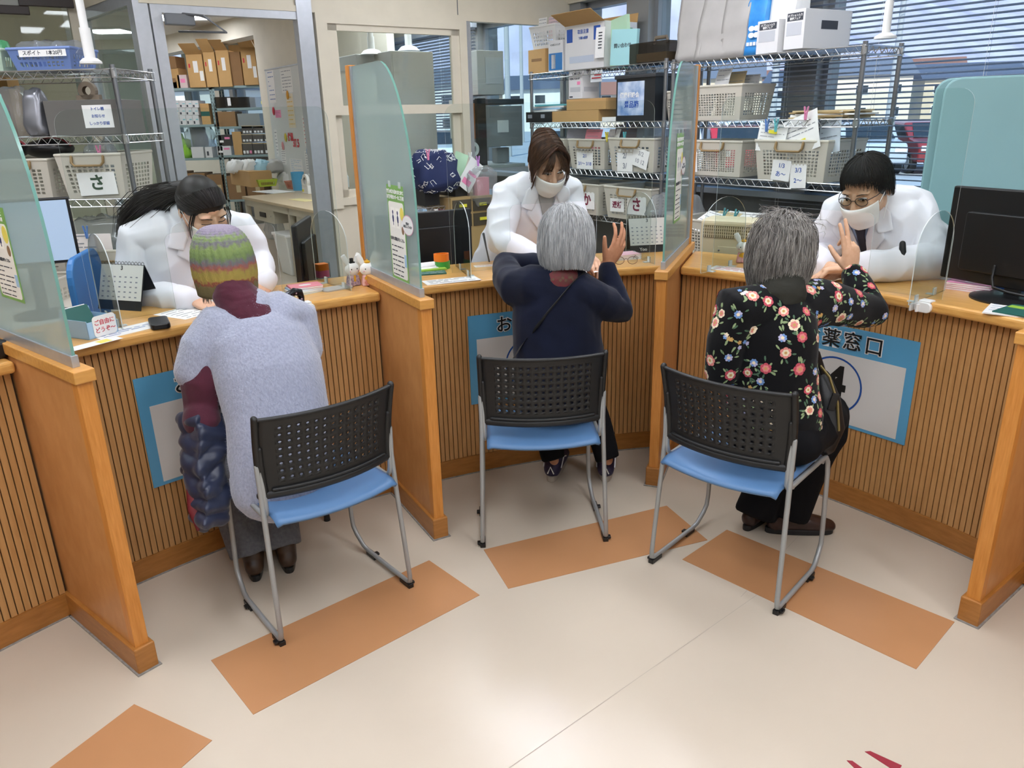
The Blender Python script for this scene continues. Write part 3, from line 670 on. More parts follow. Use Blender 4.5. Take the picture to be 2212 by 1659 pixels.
r0 = rabbit(onc(1, 764, 617, 10), 'white rabbit doll with a black cap, left of the pair by the middle-left divider', kim1, 'cap')
rabbit(onc(1, 797, 616, -6), 'white rabbit doll with a gold crown, right of the pair by the middle-left divider', kim2, 'crown')
rabbit(onc(3, 1604, 567, 24), 'white rabbit doll in pink with a gold crown on the right counter', mat('kimono rose', '#e59aa4', .6, scale=110, col2='#f0c4c4'), 'crown')
rabbit(onc(3, 1633, 566, 20), 'white rabbit doll half hidden by the floral visitor\'s hair', kim1, 'cap')
def cane_holder(b, px, py, label, z=.885):
    c = BAYC[b]; p = Pz(px, py, z); a = atan2(p.y-c.y, p.x-c.x); X = M.Translation((c.x+(RE+.003)*cos(a), c.y+(RE+.003)*sin(a), z)) @ M.Rotation(a-pi/2, 4, 'Z')
    t = thing('cane_holder', label, 'holder', X, 'white cane holders clipped to the counter edge')
    q = MB(); q.prism(rrect(.06, .036, .016), 0, .014, TR(.008, 0, 0, 0, pi/2)); ob('clip_body', q, white, t, bevel=.003)
    for x in (-.026, -.004):
        q = MB(); q.box(x-.004, -.03, -.016, x+.004, -.004, .012); ob('jaw', q, white, t, bevel=.002)
    q = MB(); q.box(-.012, -.006, .016, .03, .03, .024); ob('top_hook', q, white, t, bevel=.003)
    return t, X
cane_holder(3, 1985, 664, 'white cane holder clipped to the right counter edge, empty')
_, XH = cane_holder(1, 668, 672, 'white cane holder gripping the patterned cane')
px_ = XH @ V((-.015, -.022, 0))
t = thing('walking_cane', 'black floral walking cane hanging from the left counter edge', 'cane', M.Translation((px_.x, px_.y, 0)) @ M.Rotation(R(-35), 4, 'Z'))
flc = mat('cane lacquer', '#15131c', .25, scale=70, det=1); n_ = flc.node_tree
for l in [l for l in n_.links if l.to_socket.name == 'Base Color']: n_.links.remove(l)
vz_ = n_.nodes.new('ShaderNodeTexVoronoi'); vz_.inputs['Scale'].default_value = 60; rp = n_.nodes.new('ShaderNodeValToRGB'); tcx = n_.nodes.new('ShaderNodeTexCoord'); n_.links.new(tcx.outputs['Object'], vz_.inputs['Vector'])
n_.links.new(vz_.outputs['Distance'], rp.inputs[0]); rp.color_ramp.elements[0].position = .16; rp.color_ramp.elements[0].color = lin('#c9a9b4'); rp.color_ramp.elements[1].position = .26; rp.color_ramp.elements[1].color = lin('#14121b'); n_.links.new(rp.outputs[0], n_.nodes['Principled BSDF'].inputs['Base Color'])
q = MB(); q.cyl((0, 0, .02), (0, 0, .90), .0095, 14); ob('shaft', q, flc, t, smooth='auto')
q = MB(); q.loft([V((0, 0, .90)), V((0, 0, .935)), V((.0, -.006, .955)), V((0, -.03, .962)), V((0, -.06, .955)), V((0, -.085, .94))], [.0095, .012, .0145, .0145, .013, .011], 12); ob('handle', q, flc, t, smooth=True)
q = MB(); q.cyl((0, 0, .875), (0, 0, .9), .011, 14); ob('collar', q, gold, t); q = MB(); q.cyl((0, 0, 0), (0, 0, .03), .014, 14, .011); ob('rubber_tip', q, black, t)
def monitor(X, label, w, h, back=True, tilt=0, zb=.10, group=None):
    """screen faces +y away from the customer unless turned"""
    t = thing('monitor', label, 'monitor', X, group); Y = M.Translation((0, 0, zb+h/2)) @ M.Rotation(tilt, 4, 'X')
    q = MB(); q.box(-w/2, -.012, -h/2, w/2, .012, h/2, Y); ob('housing', q, black, t, bevel=.006)
    q = MB(); q.prism(rrect(w*.72, h*.62, .012), .012, .03, Y @ TR(0, 0, -.02, 0, pi/2)); ob('back_cover', q, black, t, bevel=.004)
    q = MB(); q.box(-w/2+.012, .0121, -h/2+.014, w/2-.012, .013, h/2-.012, Y); ob('screen', q, emis('lit screen', '#9fb4cc', .35), t)
    q = MB(); q.box(-.025, -.01, .012, .025, .006, zb+h*.35); ob('neck', q, black, t); q = MB(); q.lathe([(.13, 0), (.13, .006), (.10, .014), (0, .016)], 32); ob('base', q, black, t, smooth='auto')
    return t
# monitor on the right counter with its cable
X = cframe(3, 31.0, 3.53, rz=R(-6)); mt_ = monitor(X, 'black monitor seen from behind on the right counter', .55, .335, zb=.035)
q = MB(); q.loft([V((-.06, -.03, .11)), V((-.06, -.034, .07)), V((-.04, -.05, .04)), V((.02, -.06, .035)), V((.12, -.05, .03)), V((.3, .0, .02))], .005, 8); ob('cable', q, black, mt_, smooth=True)
X = cframe(1, 121.7, 3.86, z=.74, rz=R(62)); monitor(X, 'black monitor at an angle behind the rabbit dolls', .36, .3, zb=.10)
X = cframe(2, 112.6, 3.98, z=.70, rz=R(4)); monitor(X, 'black monitor turned away behind the green and orange rings', .5, .3, zb=.12)
# --- far left bay, seen through the green glass
p = J(58, 500, 3.55); Xd = M.Translation((p.x, p.y, 0)) @ M.Rotation(R(205), 4, 'Z')
t = thing('desk', 'pale desk behind the far left bay, seen through the green glass', 'desk', Xd); q = MB(); q.box(-.5, -.35, .68, .5, .3, .71); ob('desktop', q, mat('desk laminate', '#cfc9bd', .5), t)
for x in (-.46, .46): q = MB(); q.box(x-.02, -.32, 0, x+.02, .27, .68); ob('leg_panel', q, MATS['desk laminate'], t)
mo = monitor(Xd @ M.Translation((0, .05, .711)), 'monitor with a pale lit screen seen through the far left green glass', .40, .30, zb=max(.08, p.z-.861))
p = Pz(2, 775, CTR); q = MB(); q.prism(rrect(.10, .06, .02), 0, .05); ob('black_case', q, black, None, 'small black case on the far left counter at the photo edge', 'case', X=M.Translation((p.x-.03, p.y, CTR)) @ M.Rotation(R(50), 4, 'Z'), bevel=.008)
# --- middle bay
for k, (cv, w_, lb) in enumerate(((teal_d, .15, 'teal leaflet lowest on the pile by the second divider'), (grn, .14, 'green and white leaflet on the pile by the second divider'), (white, .12, 'white leaflet topmost on the pile by the second divider'))):
    flat('leaflet', lb, 'leaflet', onc(2, 925, 590-4*k, -12+8*k) @ M.Translation((.008*k, .016*k, .006*k)), w_, .1, [cv, white], [(.2, .8, .3, .5)] if k == 1 else rows(3, seed=k), .006, 'leaflets in the middle bay')
flat('laminated_sheet', 'laminated notice at the front edge of the middle counter', 'notice', onc(2, 975, 606, -3), .235, .095, [white, ink], rows(4, .2, .8, hh=.06, seed=12), .001)
X = onc(2, 957, 580, -6)
def wavy(r0, r1, z0, z1):
    q = MB(); n = 40; P = [((r0+.003*sin(3*w))*cos(w), (r0+.003*sin(3*w))*.8*sin(w)) for w in [2*pi*k/n for k in range(n)]]; I = [(x*.86, y*.86) for x, y in P]
    vs = [(x, y, z0) for x, y in P]+[(x, y, z1) for x, y in P]+[(x, y, z1) for x, y in I]+[(x, y, z0) for x, y in I]
    return q.add(vs, [(a*n+k, a*n+(k+1) % n, ((a+1) % 4)*n+(k+1) % n, ((a+1) % 4)*n+k) for a in range(4) for k in range(n)])
ob('tape_ring', wavy(.034, 0, 0, .034), grnp, None, 'green wavy ring under the orange one on the middle counter', 'ring', X=X, smooth='auto')
ob('tape_ring', wavy(.034, 0, 0, .034), org, None, 'orange wavy ring stacked on the green one', 'ring', X=X @ M.Translation((-.004, 0, .0345)), smooth='auto')
flat('laminated_sheet', 'small white notice beside the left wing of the middle screen', 'notice', onc(2, 1052, 574, -4), .12, .05, [white, inkred], rows(2, .3, .7, seed=4, hh=.08), .001)
q = MB(); q.loft([V((0, 0, 0)), V((-.008, .012, .06)), V((-.016, .026, .13))], [.004, .0035, .006], 8); ob('pen', q, mat('pen steel', '#6f6f73', .3, .6), None, 'grey pen standing at the middle counter beside the bowing staff member', 'pen', X=onc(2, 1057, 566), smooth=True)
flat('prescription_sheet', 'white paper under the middle staff member\'s hands', 'paper', onc(2, 1235, 590, 30), .2, .14, [paper, ink], rows(6, seed=6), .0005)
for k in range(3): book('booklet', ('lowest white booklet of the pile by the spectacles', 'middle white booklet of the pile by the spectacles', 'pink and white booklet topmost by the spectacles')[k], 'booklet', onc(2, 1350, 558, 4+3*k) @ M.Translation((0, 0, .008*k)), .13, .09, .008, (paper, paper, mat('pale pink', '#e6b6c2', .5))[k], 'booklets in the middle bay')
cal, Y2 = desk_calendar(2, 1394, 541, 2, .19, .17, 'desk calendar with a monthly page beside the divider in the middle bay')
text(cal, 'Yoo', .022, M.Translation((-.03, -.0585, .016)) @ M.Rotation(pi/2-.34, 4, 'X'), white, .0004)
# spectacles
X = onc(2, 1352, 572, -10); t = thing('spectacles', 'thin brown-rimmed spectacles lying on the middle counter', 'spectacles', X); rim = mat('spectacle wire', '#5d2f26', .35, .4)
for sg in (-1, 1):
    q = MB(); q.loft([V((sg*.03+.022*cos(a), 0, .02+.017*sin(a))) for a in [2*pi*k/20 for k in range(20)]], .0012, 6, close=True); ob('rim', q, rim, t, smooth=True)
    q = MB(); q.loft([V((sg*.053, 0, .028)), V((sg*.057, .012, .029)), V((sg*.056, .09, .026)), V((sg*.054, .125, .006))], .0013, 6); ob('temple', q, rim, t, smooth=True)
    q = MB(); q.prism([(.022*cos(a), .017*sin(a)) for a in [2*pi*k/20 for k in range(20)]], -.0005, .0005, TR(sg*.03, 0, .02, 0, pi/2)); ob('lens', q, acryl, t)
q = MB(); q.loft([V((-.009, 0, .025)), V((0, 0, .028)), V((.009, 0, .025))], .0012, 6); ob('bridge', q, rim, t, smooth=True)
# --- right bay
flat('laminated_sheet', 'laminated notice beside the left wing of the right-bay screen', 'notice', onc(3, 1592, 583, 4), .23, .09, [white, inkred], rows(4, .2, .8, hh=.06, seed=14), .001)
q = MB(); q.grid(lambda i, j: ((i-.5)*.12, (j-.5)*.055, .001+.022*max(0, i-.55)**2*4), 10, 2); ob('receipt_slip', q, paper, None, 'curling white slip under the hands on the right counter', 'paper', X=onc(3, 1790, 606, -10), solid=.0005, smooth=True)
for k in range(4): book('booklet', ('lowest booklet of the pink pile beside the black monitor', 'second lowest booklet of the pink pile beside the black monitor', 'second booklet from the top of the pink pile beside the black monitor', 'pink booklet topmost beside the black monitor')[k], 'booklet', onc(3, 2098, 625, 6+2*k) @ M.Translation((0, 0, .007*k)), .15, .105, .007, pink, 'pink booklets on the right counter', (lambda q, z: q.prism([(.026*cos(a), .014*sin(a)) for a in [2*pi*i/16 for i in range(16)]], z, z+.0003)) if k == 3 else None)
flat('blue_folder', 'blue folder lying behind the right monitor base', 'folder', onc(3, 2185, 625, 0), .16, .16, [mat('folder blue', '#2f62a8', .5), white], (), .02)
flat('leaflet', 'white leaflet with blue lettering at the right edge of the counter', 'leaflet', onc(3, 2180, 672, 20), .13, .16, [white, inkblue], rows(4, .3, .9, seed=8), .004, 'leaflets in the right bay')
flat('leaflet', 'green and teal leaflet lying over the white leaflet at the right edge', 'leaflet', onc(3, 2208, 676, 6) @ M.Translation((0, 0, .0045)), .12, .15, [teal_d, grn], [(.05, .95, .6, .25)], .004, 'leaflets in the right bay')
# ------------------------------------------------------------------ posters taped to the glass dividers
def glass_poster(k, s, z, w, h, label, bubble=True):
    """s along the divider, left face (+y) is seen from the left bay, right face (-y) from the right"""
    t0 = DV[k].matrix_world; sgn = 1 if k < 3 else -1
    X = t0 @ M.Translation((s, sgn*.0055, z)) @ (M.Rotation(pi, 4, 'Z') if sgn > 0 else I4) @ M.Rotation(pi/2, 4, 'X')
    t = thing('poster', label, 'poster', X, 'green-bordered posters on the glass')
    pg = mat('poster green', '#7aa958', .5)
    q = MB(); q.box(-w/2, -h/2, 0, w/2, h/2, .0006); ob('sheet', q, pg, t)
    q = MB(); q.prism(rrect(w*.9, h*.80, .012), .0006, .0009, TR(0, -h*.07)); ob('white_field', q, mat('poster white', '#e9e7df', .6), t)
    text(t, '複数の持ち物をまとめて', h*.044, TR(0, h*.43, .001), white, .0006); text(t, 'お薬手帳カバーをご活用', h*.044, TR(0, h*.375, .001), white, .0006)
    for x in (-.2, .08):
        q = MB(); q.box(x*w-w*.12, h*.06, .001, x*w+w*.12, h*.27, .0013); pc = ob('picture_panel', q, mat('panel white', '#f4f2ea', .6), t)
        q = MB(); q.prism([(x*w+w*.035*cos(a), h*.22+w*.045*sin(a)) for a in [2*pi*i/12 for i in range(12)]], .0013, .0016); q.prism([(x*w-w*.03, h*.12), (x*w+w*.04, h*.12), (x*w+w*.05, h*.17), (x*w, h*.205), (x*w-w*.05, h*.17)], .0013, .0016); q.box(x*w-.002, h*.085, .0013, x*w+.003, h*.12, .0016); ob('figure', q, mat('navy figure', '#2e3566', .6), pc)
    q = MB(); q.prism([(w*.34+w*.11*cos(a), h*.22+w*.14*sin(a)) for a in [2*pi*i/20 for i in range(20)]], .001, .0013); ob('yellow_balloon', q, yel, t)
    q = MB(); q.ell((w*.34, h*.05, .001), (w*.07, w*.09, .0008)); ob('head_drawing', q, mat('drawing brown', '#8a6a4c', .6), t)
    text(t, '便利な機能がたくさん', h*.04, TR(-w*.02, -h*.06, .0012), ink, .0002)
    q = MB()
    for x0, x1, y, hh in rows(7, .05, .36, .1, .8, .012, seed=21): q.rect(-w/2+w*x0, -h/2+h*y, -w/2+w*x1, -h/2+h*(y+hh), .0013)
    ob('print_lines', q, ink, t)
    q = MB(); q.box(w*.33, -h*.33, .001, w*.45, -h*.2, .0013); ob('booklet_drawing', q, paleblue, t)
    for x in (-.3, .3): q = MB(); q.box(x*w-.012, h/2-.008, .0006, x*w+.012, h/2+.014, .001); ob('tape', q, acryl_e, t)
    if bubble:
        q = MB(); bx, by, rx, ry = w*.66, h*.12, w*.30, h*.095
        q.prism([(bx+rx*1.06*cos(a), by+ry*1.1*sin(a)) for a in [2*pi*i/28 for i in range(28)]]+[], .0016, .0019); b_ = ob('speech_bubble', q, mat('bubble rim', '#cf9ab0', .6), t)
        q = MB(); q.prism([(bx+rx*cos(a), by+ry*sin(a)) for a in [2*pi*i/28 for i in range(28)]], .0019, .0022); q.add([(bx-rx*.95, by+ry*.3, .0021), (bx-rx*.95, by-ry*.3, .0021), (bx-rx*1.4, by-ry*.2, .0021)], [(0, 1, 2)]); ob('bubble_field', q, white, b_)
        text(t, '薬局で\nお渡ししています', h*.03, TR(bx, by, .0024), ink, .0002)
glass_poster(2, .215, 1.155, .165, .345, 'green-bordered poster taped to the glass of the second divider')
pg_ = Pp(10, 548, V((-1.124, 1.906, 0)), V((-sin(R(140.5)), cos(R(140.5)), 0))); glass_poster(1, (pg_-V((-1.124, 1.906, 0))).dot(V((cos(R(140.5)), sin(R(140.5)), 0))), pg_.z, .17, .26, 'green-bordered poster on the left divider glass at the photo edge', False)
glass_poster(3, .30, 1.29, .17, .36, 'green-bordered poster taped to the third divider glass, seen from behind', True)
# ------------------------------------------------------------------ people
def skin_mat(name, c, c2): return mat(name, c, .5, scale=45, col2=c2, bump=.06, bscale=260, spec=.35)
skinA = skin_mat('skin fair', '#dcab8d', '#e3b79b'); skinB = skin_mat('skin tanned', '#b57d5d', '#c48d6c'); skinC = skin_mat('skin pale', '#d3a483', '#dfb697')
coat_m = mat('white coat cotton', '#e8e7ee', .75, var=.015, scale=6, bump=.05, bscale=500, sheen=.1)
mask_m = mat('face mask', '#efece9', .8, bump=.05, bscale=300)
eye_w = mat('eye white', '#e6e2de', .3); eye_d = mat('iris', '#20140f', .15); lash = mat('lash and brow', '#1f1613', .8)
def headframe(c, f, u):
    f = V(f).normalized(); u = V(u); r = f.cross(u).normalized(); u = r.cross(f); m = M.Identity(4)
    for i in range(3): m[i][0], m[i][1], m[i][2], m[i][3] = r[i], f[i], u[i], c[i]
    return m
def head(mb, X, s=1, face=True):
    X = X @ M.Scale(s, 4)
    mb.ell((0, -.012, .032), (.072, .092, .083), X); mb.ell((0, .02, -.02), (.064, .070, .075), X)
    mb.loft([V((0, .022, -.02)), V((0, .040, -.070)), V((0, .052, -.098))], [(.058, .060), (.046, .046), (.028, .030)], 16, side=X.to_3x3() @ V((1, 0, 0)) if False else None, X=X)
    mb.loft([V((0, .084, .012)), V((0, .096, -.018)), V((0, .102, -.034))], [.007, .0095, .013], 10, X=X)
    for g in (-1, 1):
        mb.ell((g*.0115, .092, -.036), (.008, .010, .008), X, 10, 8)
        mb.ell((g*.073, -.012, -.012), (.009, .018, .031), X @ M.Rotation(R(-g*14), 4, 'Z'), 12, 10)
        mb.ell((g*.030, .068, .022), (.026, .02, .010), X, 12, 8); mb.ell((g*.040, .058, -.030), (.026, .026, .024), X, 12, 8)
    mb.loft([V((-.02, .086, -.062)), V((0, .094, -.061)), V((.02, .086, -.062))], [.004, .007, .004], 8, X=X)
    mb.loft([V((-.018, .084, -.071)), V((0, .091, -.072)), V((.018, .084, -.071))], [.004, .0075, .004], 8, X=X)
def face_parts(P, X, s=1, look=(0, 0), lid=0.0, brow=.0):
    """eyes with iris and lash line, brows; lid 1 = looking down"""
    Y = X @ M.Scale(s, 4); w = MB(); i = MB(); l = MB(); b = MB()
    for g in (-1, 1):
        c = V((g*.031, .0795, .002)); q = Y @ M.Translation(c) @ M.Rotation(R(-g*16), 4, 'Z')
        if lid < .8: w.ell((0, 0, 0), (.0150, .0075, .0062*(1-lid*.7)), q, 14, 8); i.ell((look[0], .0050, look[1]-.001*lid), (.0058, .0034, .0058*(1-lid*.6)), q, 12, 8)
        l.loft([q @ V((-.017, .002, .000-.004*lid)), q @ V((-.009, .0075, .0052-.007*lid)), q @ V((0, .0085, .0068-.0095*lid)), q @ V((.009, .0075, .0052-.007*lid)), q @ V((.017, .002, .000-.004*lid))], .0014*s, 6)
        b.loft([q @ V((-g*-.019, .004, .018)), q @ V((0, .010, .0225+brow)), q @ V((g*-.017, .009, .019))], [(.0012, .0012), (.0024, .0018), (.0026, .0018)], 6)
    if lid < .8: e = ob('eyes', local(w, P.matrix_world), eye_w, P, smooth=True); ob('irises', local(i, P.matrix_world), eye_d, e, smooth=True)
    ob('eyelashes', local(l, P.matrix_world), lash, P, smooth=True); ob('eyebrows', local(b, P.matrix_world), lash, P, smooth=True)
def mask(P, X, s=1):
    Y = X @ M.Scale(s, 4); q = MB()
    def f(i, j):
        u = i*2-1; v = j; a = u*1.22; z = -.022-.092*v - .012*(1-abs(u))*v + .006*u*u
        r = .079+.006*(1-u*u); bul = .024*(1-u*u)*sin(pi*min(1, .25+v*.8)); y = .025+(.082+bul)*cos(a)*(1-.22*v*v) ; x = r*sin(a)*(1-.2*v*v)
        return (x, y+.0015*sin(v*14)*(1-u*u), z)
    q.grid(f, 24, 14, Y); m_ = ob('face_mask', local(q, P.matrix_world), mask_m, P, smooth=True, solid=.0015)
    for g in (-1, 1):
        q = MB()
        for z0, z1 in ((-.026, .012), (-.098, -.03)): q.loft([V((g*.074, .046 if z0 > -.05 else .038, z0)), V((g*.079, .02, (z0+z1)/2)), V((g*.080, -.012, z1)), V((g*.077, -.022, -.005))], .0014, 6, X=Y)
        ob('ear_loop', local(q, P.matrix_world), white, m_, smooth=True)
def hand(mb, wr, d, n, s=1.0, curl=((.3, .4, .3),)*4, right=True, thumb=(.75, .6, .25), spread=.10, tcurl=.3):
    """d = direction of the fingers, n = direction the palm faces"""
    d = V(d).normalized(); n = V(n); n = (n-d*n.dot(d)).normalized(); t = d.cross(n) if right else n.cross(d)    # t = thumb side
    P = lambda x, y, z=0: V(wr)+t*(x*s)+d*(y*s)+n*(z*s)
    mb.loft([P(0, -.012), P(0, .012), P(.001, .045), P(.0, .078), P(-.001, .092)], [(.024*s, .018*s), (.027*s, .0165*s), (.038*s, .015*s), (.041*s, .0135*s), (.037*s, .011*s)], 14, side=t)
    mb.ell((0, 0, 0), (.016*s, .024*s, .014*s), FR(P(.022, .035, .006), t, d), 12, 8)
    L = ((.043, .026, .022), (.047, .030, .023), (.043, .028, .022), (.034, .021, .019)); B = ((.029, .090), (.0095, .094), (-.0105, .090), (-.029, .081)); A = (1, .25, -.45, -1.3)
    for k in range(4):
        a = A[k]*spread; dd = (d*cos(a)+t*sin(a)).normalized(); p = P(*B[k]); pts = [p-dd*.016*s]; rr = [.0098*s]; ang = 0
        cu = curl[k] if len(curl) > 1 else curl[0]; pts.append(p); rr.append(.0096*s); q = p
        for ln, c, r in zip(L[k], cu, (.0088, .0081, .0070)): ang += c; q = q + (dd*cos(ang)+n*sin(ang))*ln*s; pts.append(q); rr.append(r*s*(.93 if k == 3 else 1))
        mb.loft(pts, rr, 10)
    td = (t*thumb[0]+d*thumb[1]+n*thumb[2]).normalized(); p = P(.020, .022, .004); ax = (d*.75+n*.5-t*.45).normalized(); pts = [p]; rr = [.0135*s]; q = p; cur = td
    for ln, r in zip((.040, .032, .026), (.0118, .0103, .0082)): q = q+cur*ln*s; pts.append(q); rr.append(r*s); cur = (cur*cos(tcurl)+ax*sin(tcurl)).normalized()
    mb.loft(pts, rr, 10)
def folds(amp, k=9, st=(1, 1, 1), seed=0, hi=.25):
    o = V((seed*7.3, seed*3.1, seed*1.7)); st = V(st)
    def f(co, n):
        q = V((co.x*st.x, co.y*st.y, co.z*st.z))*k+o; a = noise.noise(q + V((0, 0, .8*noise.noise(q*.7)))); b = 1-abs(noise.noise(q*1.7+o))*2
        return amp*(a+hi*b)
    return f
def person(label, mb, sk, vox=.0035, at=None, mesh=None):
    me = mesh or remesh(mb, vox, 5); o = ob('person', me, sk, None, label, 'person', smooth=True)
    if at is not None: me.transform(M.Translation(-V(at))); o.location = at; bpy.context.view_layer.update()
    return o
def cloth(P, name, mb, mt, vox=.006, smooth=8, fn=None, label=None, raw=False):
    me = mb.mesh(name) if raw else remesh(mb, vox, smooth)
    if fn: disp(me, fn)
    bv = bvh(me); me.transform(P.matrix_world.inverted()); o = ob(name, me, mt, P, label, smooth=True); return o, bv
def bvh(me): return BVHTree.FromPolygons([v.co.copy() for v in me.vertices], [tuple(p.vertices) for p in me.polygons])
def strands(P, name, mt, paths, r=.0011, cap=None, label=None, tip=.35, parent=None):
    """hair: list of paths (world points); optional scalp mesh under it"""
    q = MB()
    if cap: cap(q)
    for p in paths:
        n = len(p); vs = []; fs = []; sd = basis((p[1]-p[0]))[0]
        for i, c in enumerate(p):
            t = (p[min(i+1, n-1)]-p[max(i-1, 0)]); t = t.normalized() if t.length else V((0, 0, 1)); a = sd-t*sd.dot(t); a = a.normalized() if a.length > 1e-5 else basis(t)[0]; b = t.cross(a); sd = a; rr = r*(1-(1-tip)*i/(n-1))
            for k in range(3): w = 2*pi*k/3; vs.append(c+a*(rr*cos(w))+b*(rr*sin(w)))
        for i in range(n-1):
            for k in range(3): fs.append((i*3+k, i*3+(k+1) % 3, i*3+3+(k+1) % 3, i*3+3+k))
        q.add(vs, fs)
    me = q.mesh(name); me.transform(P.matrix_world.inverted()); return ob(name, me, mt, parent or P, label, smooth=True)
def hair_mat(name, c, c2, rough=.42): return mat(name, c, rough, scale=90, col2=c2, stretch=(1, 1, .12), spec=.4)
hair_black = hair_mat('black hair', '#120e0c', '#1f1815', .5); hair_brown = hair_mat('brown hair', '#3a2418', '#5e3f2c'); hair_silver = hair_mat('silver hair', '#8f9193', '#c3c5c5', .5); hair_grey = hair_mat('dark grey hair', '#57534f', '#aeaaa4', .5)
def shoe(P, heel, d, mu, ms, s=1, name='shoe', stripe=None):
    d = V(d).normalized(); sd = V((d.y, -d.x, 0)); p = V(heel); p.z = 0; up = V((0, 0, 1)); G = lambda y, z, x=0: p+d*(y*s)+up*(z*s)+sd*(x*s)
    q = MB(); q.loft([G(.0, .045), G(.05, .052), G(.12, .046), G(.18, .036), G(.215, .03)], [(.034*s, .038*s), (.038*s, .044*s), (.043*s, .036*s), (.043*s, .027*s), (.034*s, .02*s)], 16, side=sd)
    q.loft([G(.015, .05), G(.02, .085)], [(.034*s, .034*s), (.036*s, .036*s)], 14, side=sd)
    u, _ = cloth(P, name, q, mu, .005, 4)
    pts = [(-.036+.004, -.02), (-.03, .08)]
    o = []
    for k in range(28):
        w = 2*pi*k/28; y = .095+.132*sin(w); c_ = cos(w); x = abs(c_)**.55*(1 if c_ > 0 else -1)*(.034+.008*sin(w)); o.append((x*s, y*s))
    b = MB(); b.prism(o, .0, .024*s, M.Translation(p) @ FR(V((0, 0, 0)), sd, d)); ob('sole', local(b, P.matrix_world), ms, u, bevel=.004)
    if stripe:
        b = MB(); b.loft([G(.005, .05, .036), G(.06, .075, .037), G(.1, .06, .04)], .003, 6); b.loft([G(.005, .05, -.036), G(.06, .075, -.037), G(.1, .06, -.04)], .003, 6); b.loft([G(-.036, .04, -.012), G(-.04, .07, 0), G(-.036, .04, .012)], .003, 6); ob('piping', local(b, P.matrix_world), stripe, u)
    return u
Z = V((0, 0, 1))
# ================================================================== A: knit hat, lavender vest, seated in the left bay
fA = V((-.628, .778, 0)); sA = V((.778, .628, 0))
pel = J(612, 1000, 2.50); nk = J(550, 668, 2.49); hd = J(478, 572, 2.50)
hf = headframe(hd+Z*.005, (fA*.95-Z*.10-sA*.35), Z-fA*.06)
b = MB(); head(b, hf, .98); b.loft([hf @ V((0, -.02, -.06)), nk-Z*.05], [.052, .05], 14)
shL, shR = J(440, 755, 2.44), J(640, 688, 2.60); elL, elR = J(436, 905, 2.44), J(655, 800, 2.70); wrL, wrR = J(455, 705, 2.72), J(560, 665, 2.80)
b.loft([nk-Z*.06, (nk+pel)/2, pel], [.05, .08, .09], 12)
for a, e, w in ((shL, elL, wrL), (shR, elR, wrR)): b.loft([a, e], [.04, .024], 10); b.loft([e, w], [.024, .026], 10); hand(b, w, fA*.9-Z*.2, -Z, .92, right=(a is shR))
knL, knR = pel+fA*.40-sA*.10-Z*.03, pel+fA*.40+sA*.09-Z*.03; ftL, ftR = Pz(540, 1205, .07), Pz(612, 1188, .07)
for k, ft, g in ((knL, ftL, -1), (knR, ftR, 1)): b.loft([pel+sA*.09*g, k, ft+Z*.03], [.06, .045, .022], 10)
A = person('seated person seen from behind in a striped knit hat and fuzzy lavender vest', b, skinA, .004, (pel.x, pel.y, 0))
vest_m = mat('lavender mohair', '#9297ab', .95, scale=150, col2='#a6abbf', stretch=(1, 1, .6), bump=.8, bscale=160, sheen=.6)
maroon = mat('maroon knit', '#4c1129', .85, var=.08, scale=40, bump=.15, bscale=220, sheen=.2)
b = MB()
b.loft([J(612, 1052, 2.5), J(608, 1000, 2.5), J(602, 900, 2.5), J(580, 800, 2.5), J(558, 730, 2.5), J(549, 695, 2.5), J(543, 672, 2.49)], [(.165, .115), (.168, .125), (.165, .125), (.178, .125), (.17, .110), (.125, .10), (.08, .075)], 28, side=sA)
for s_, a0, a1 in ((shL, J(470, 715, 2.46), J(424, 800, 2.44)), (shR, J(610, 685, 2.56), J(655, 752, 2.60))): b.loft([J(545, 705, 2.5), a0, s_, a1], [.085, .088, .076, .068], 16)
ve, bv = cloth(A, 'knit_vest', b, vest_m, .006, 12, folds(.007, 6, (1, 1, .7), 1))
# fuzz fibres
me = ve.data; rg = random.Random(3); fz = MB(); pl = list(me.polygons)
for k in range(9000):
    p = rg.choice(pl); c = A.matrix_world @ p.center; n = p.normal; t = n.orthogonal().normalized(); t.rotate(Quaternion(n, rg.uniform(0, 6.28))); l = rg.uniform(.006, .014); e = c+n*l*.55+t*l*.8; w = n.cross(t)*.00035; fz.add([c-w, c+w, e], [(0, 1, 2)])
ob('fuzz', local(fz, A.matrix_world), mat('mohair fibre', '#aab0c6', .9), ve, kind='stuff')
b = MB(); b.loft([J(546, 700, 2.49), J(532, 672, 2.48), J(516, 650, 2.475), J(507, 636, 2.47)], [(.092, .086), (.080, .076), (.073, .071), (.068, .066)], 20, side=sA)
cloth(A, 'turtleneck_collar', b, maroon, .005, 6, folds(.004, 18, (1, 1, 3), 2))
b = MB(); b.ell(elL, (.058, .058, .058)); b.loft([shL, (shL+elL)/2+V((-.004, 0, 0)), elL, elL+(wrL-elL)*.5, wrL], [.062, .062, .056, .05, .042], 14); cloth(A, 'sleeve', b, maroon, .006, 6, folds(.008, 10, (1, 1, 1), 3))
b = MB(); b.loft([shR, elR, elR+(wrR-elR)*.5, wrR], [.058, .052, .048, .04], 14); cloth(A, 'sleeve', b, maroon, .006, 6, folds(.007, 10, (1, 1, 1), 4))
grey_t = mat('grey wool trousers', '#55565c', .9, scale=90, col2='#66676c', bump=.1, bscale=300)
b = MB(); b.loft([pel-Z*.02-fA*.04, pel-Z*.02+fA*.1], [(.135, .07), (.135, .07)], 18, side=sA)
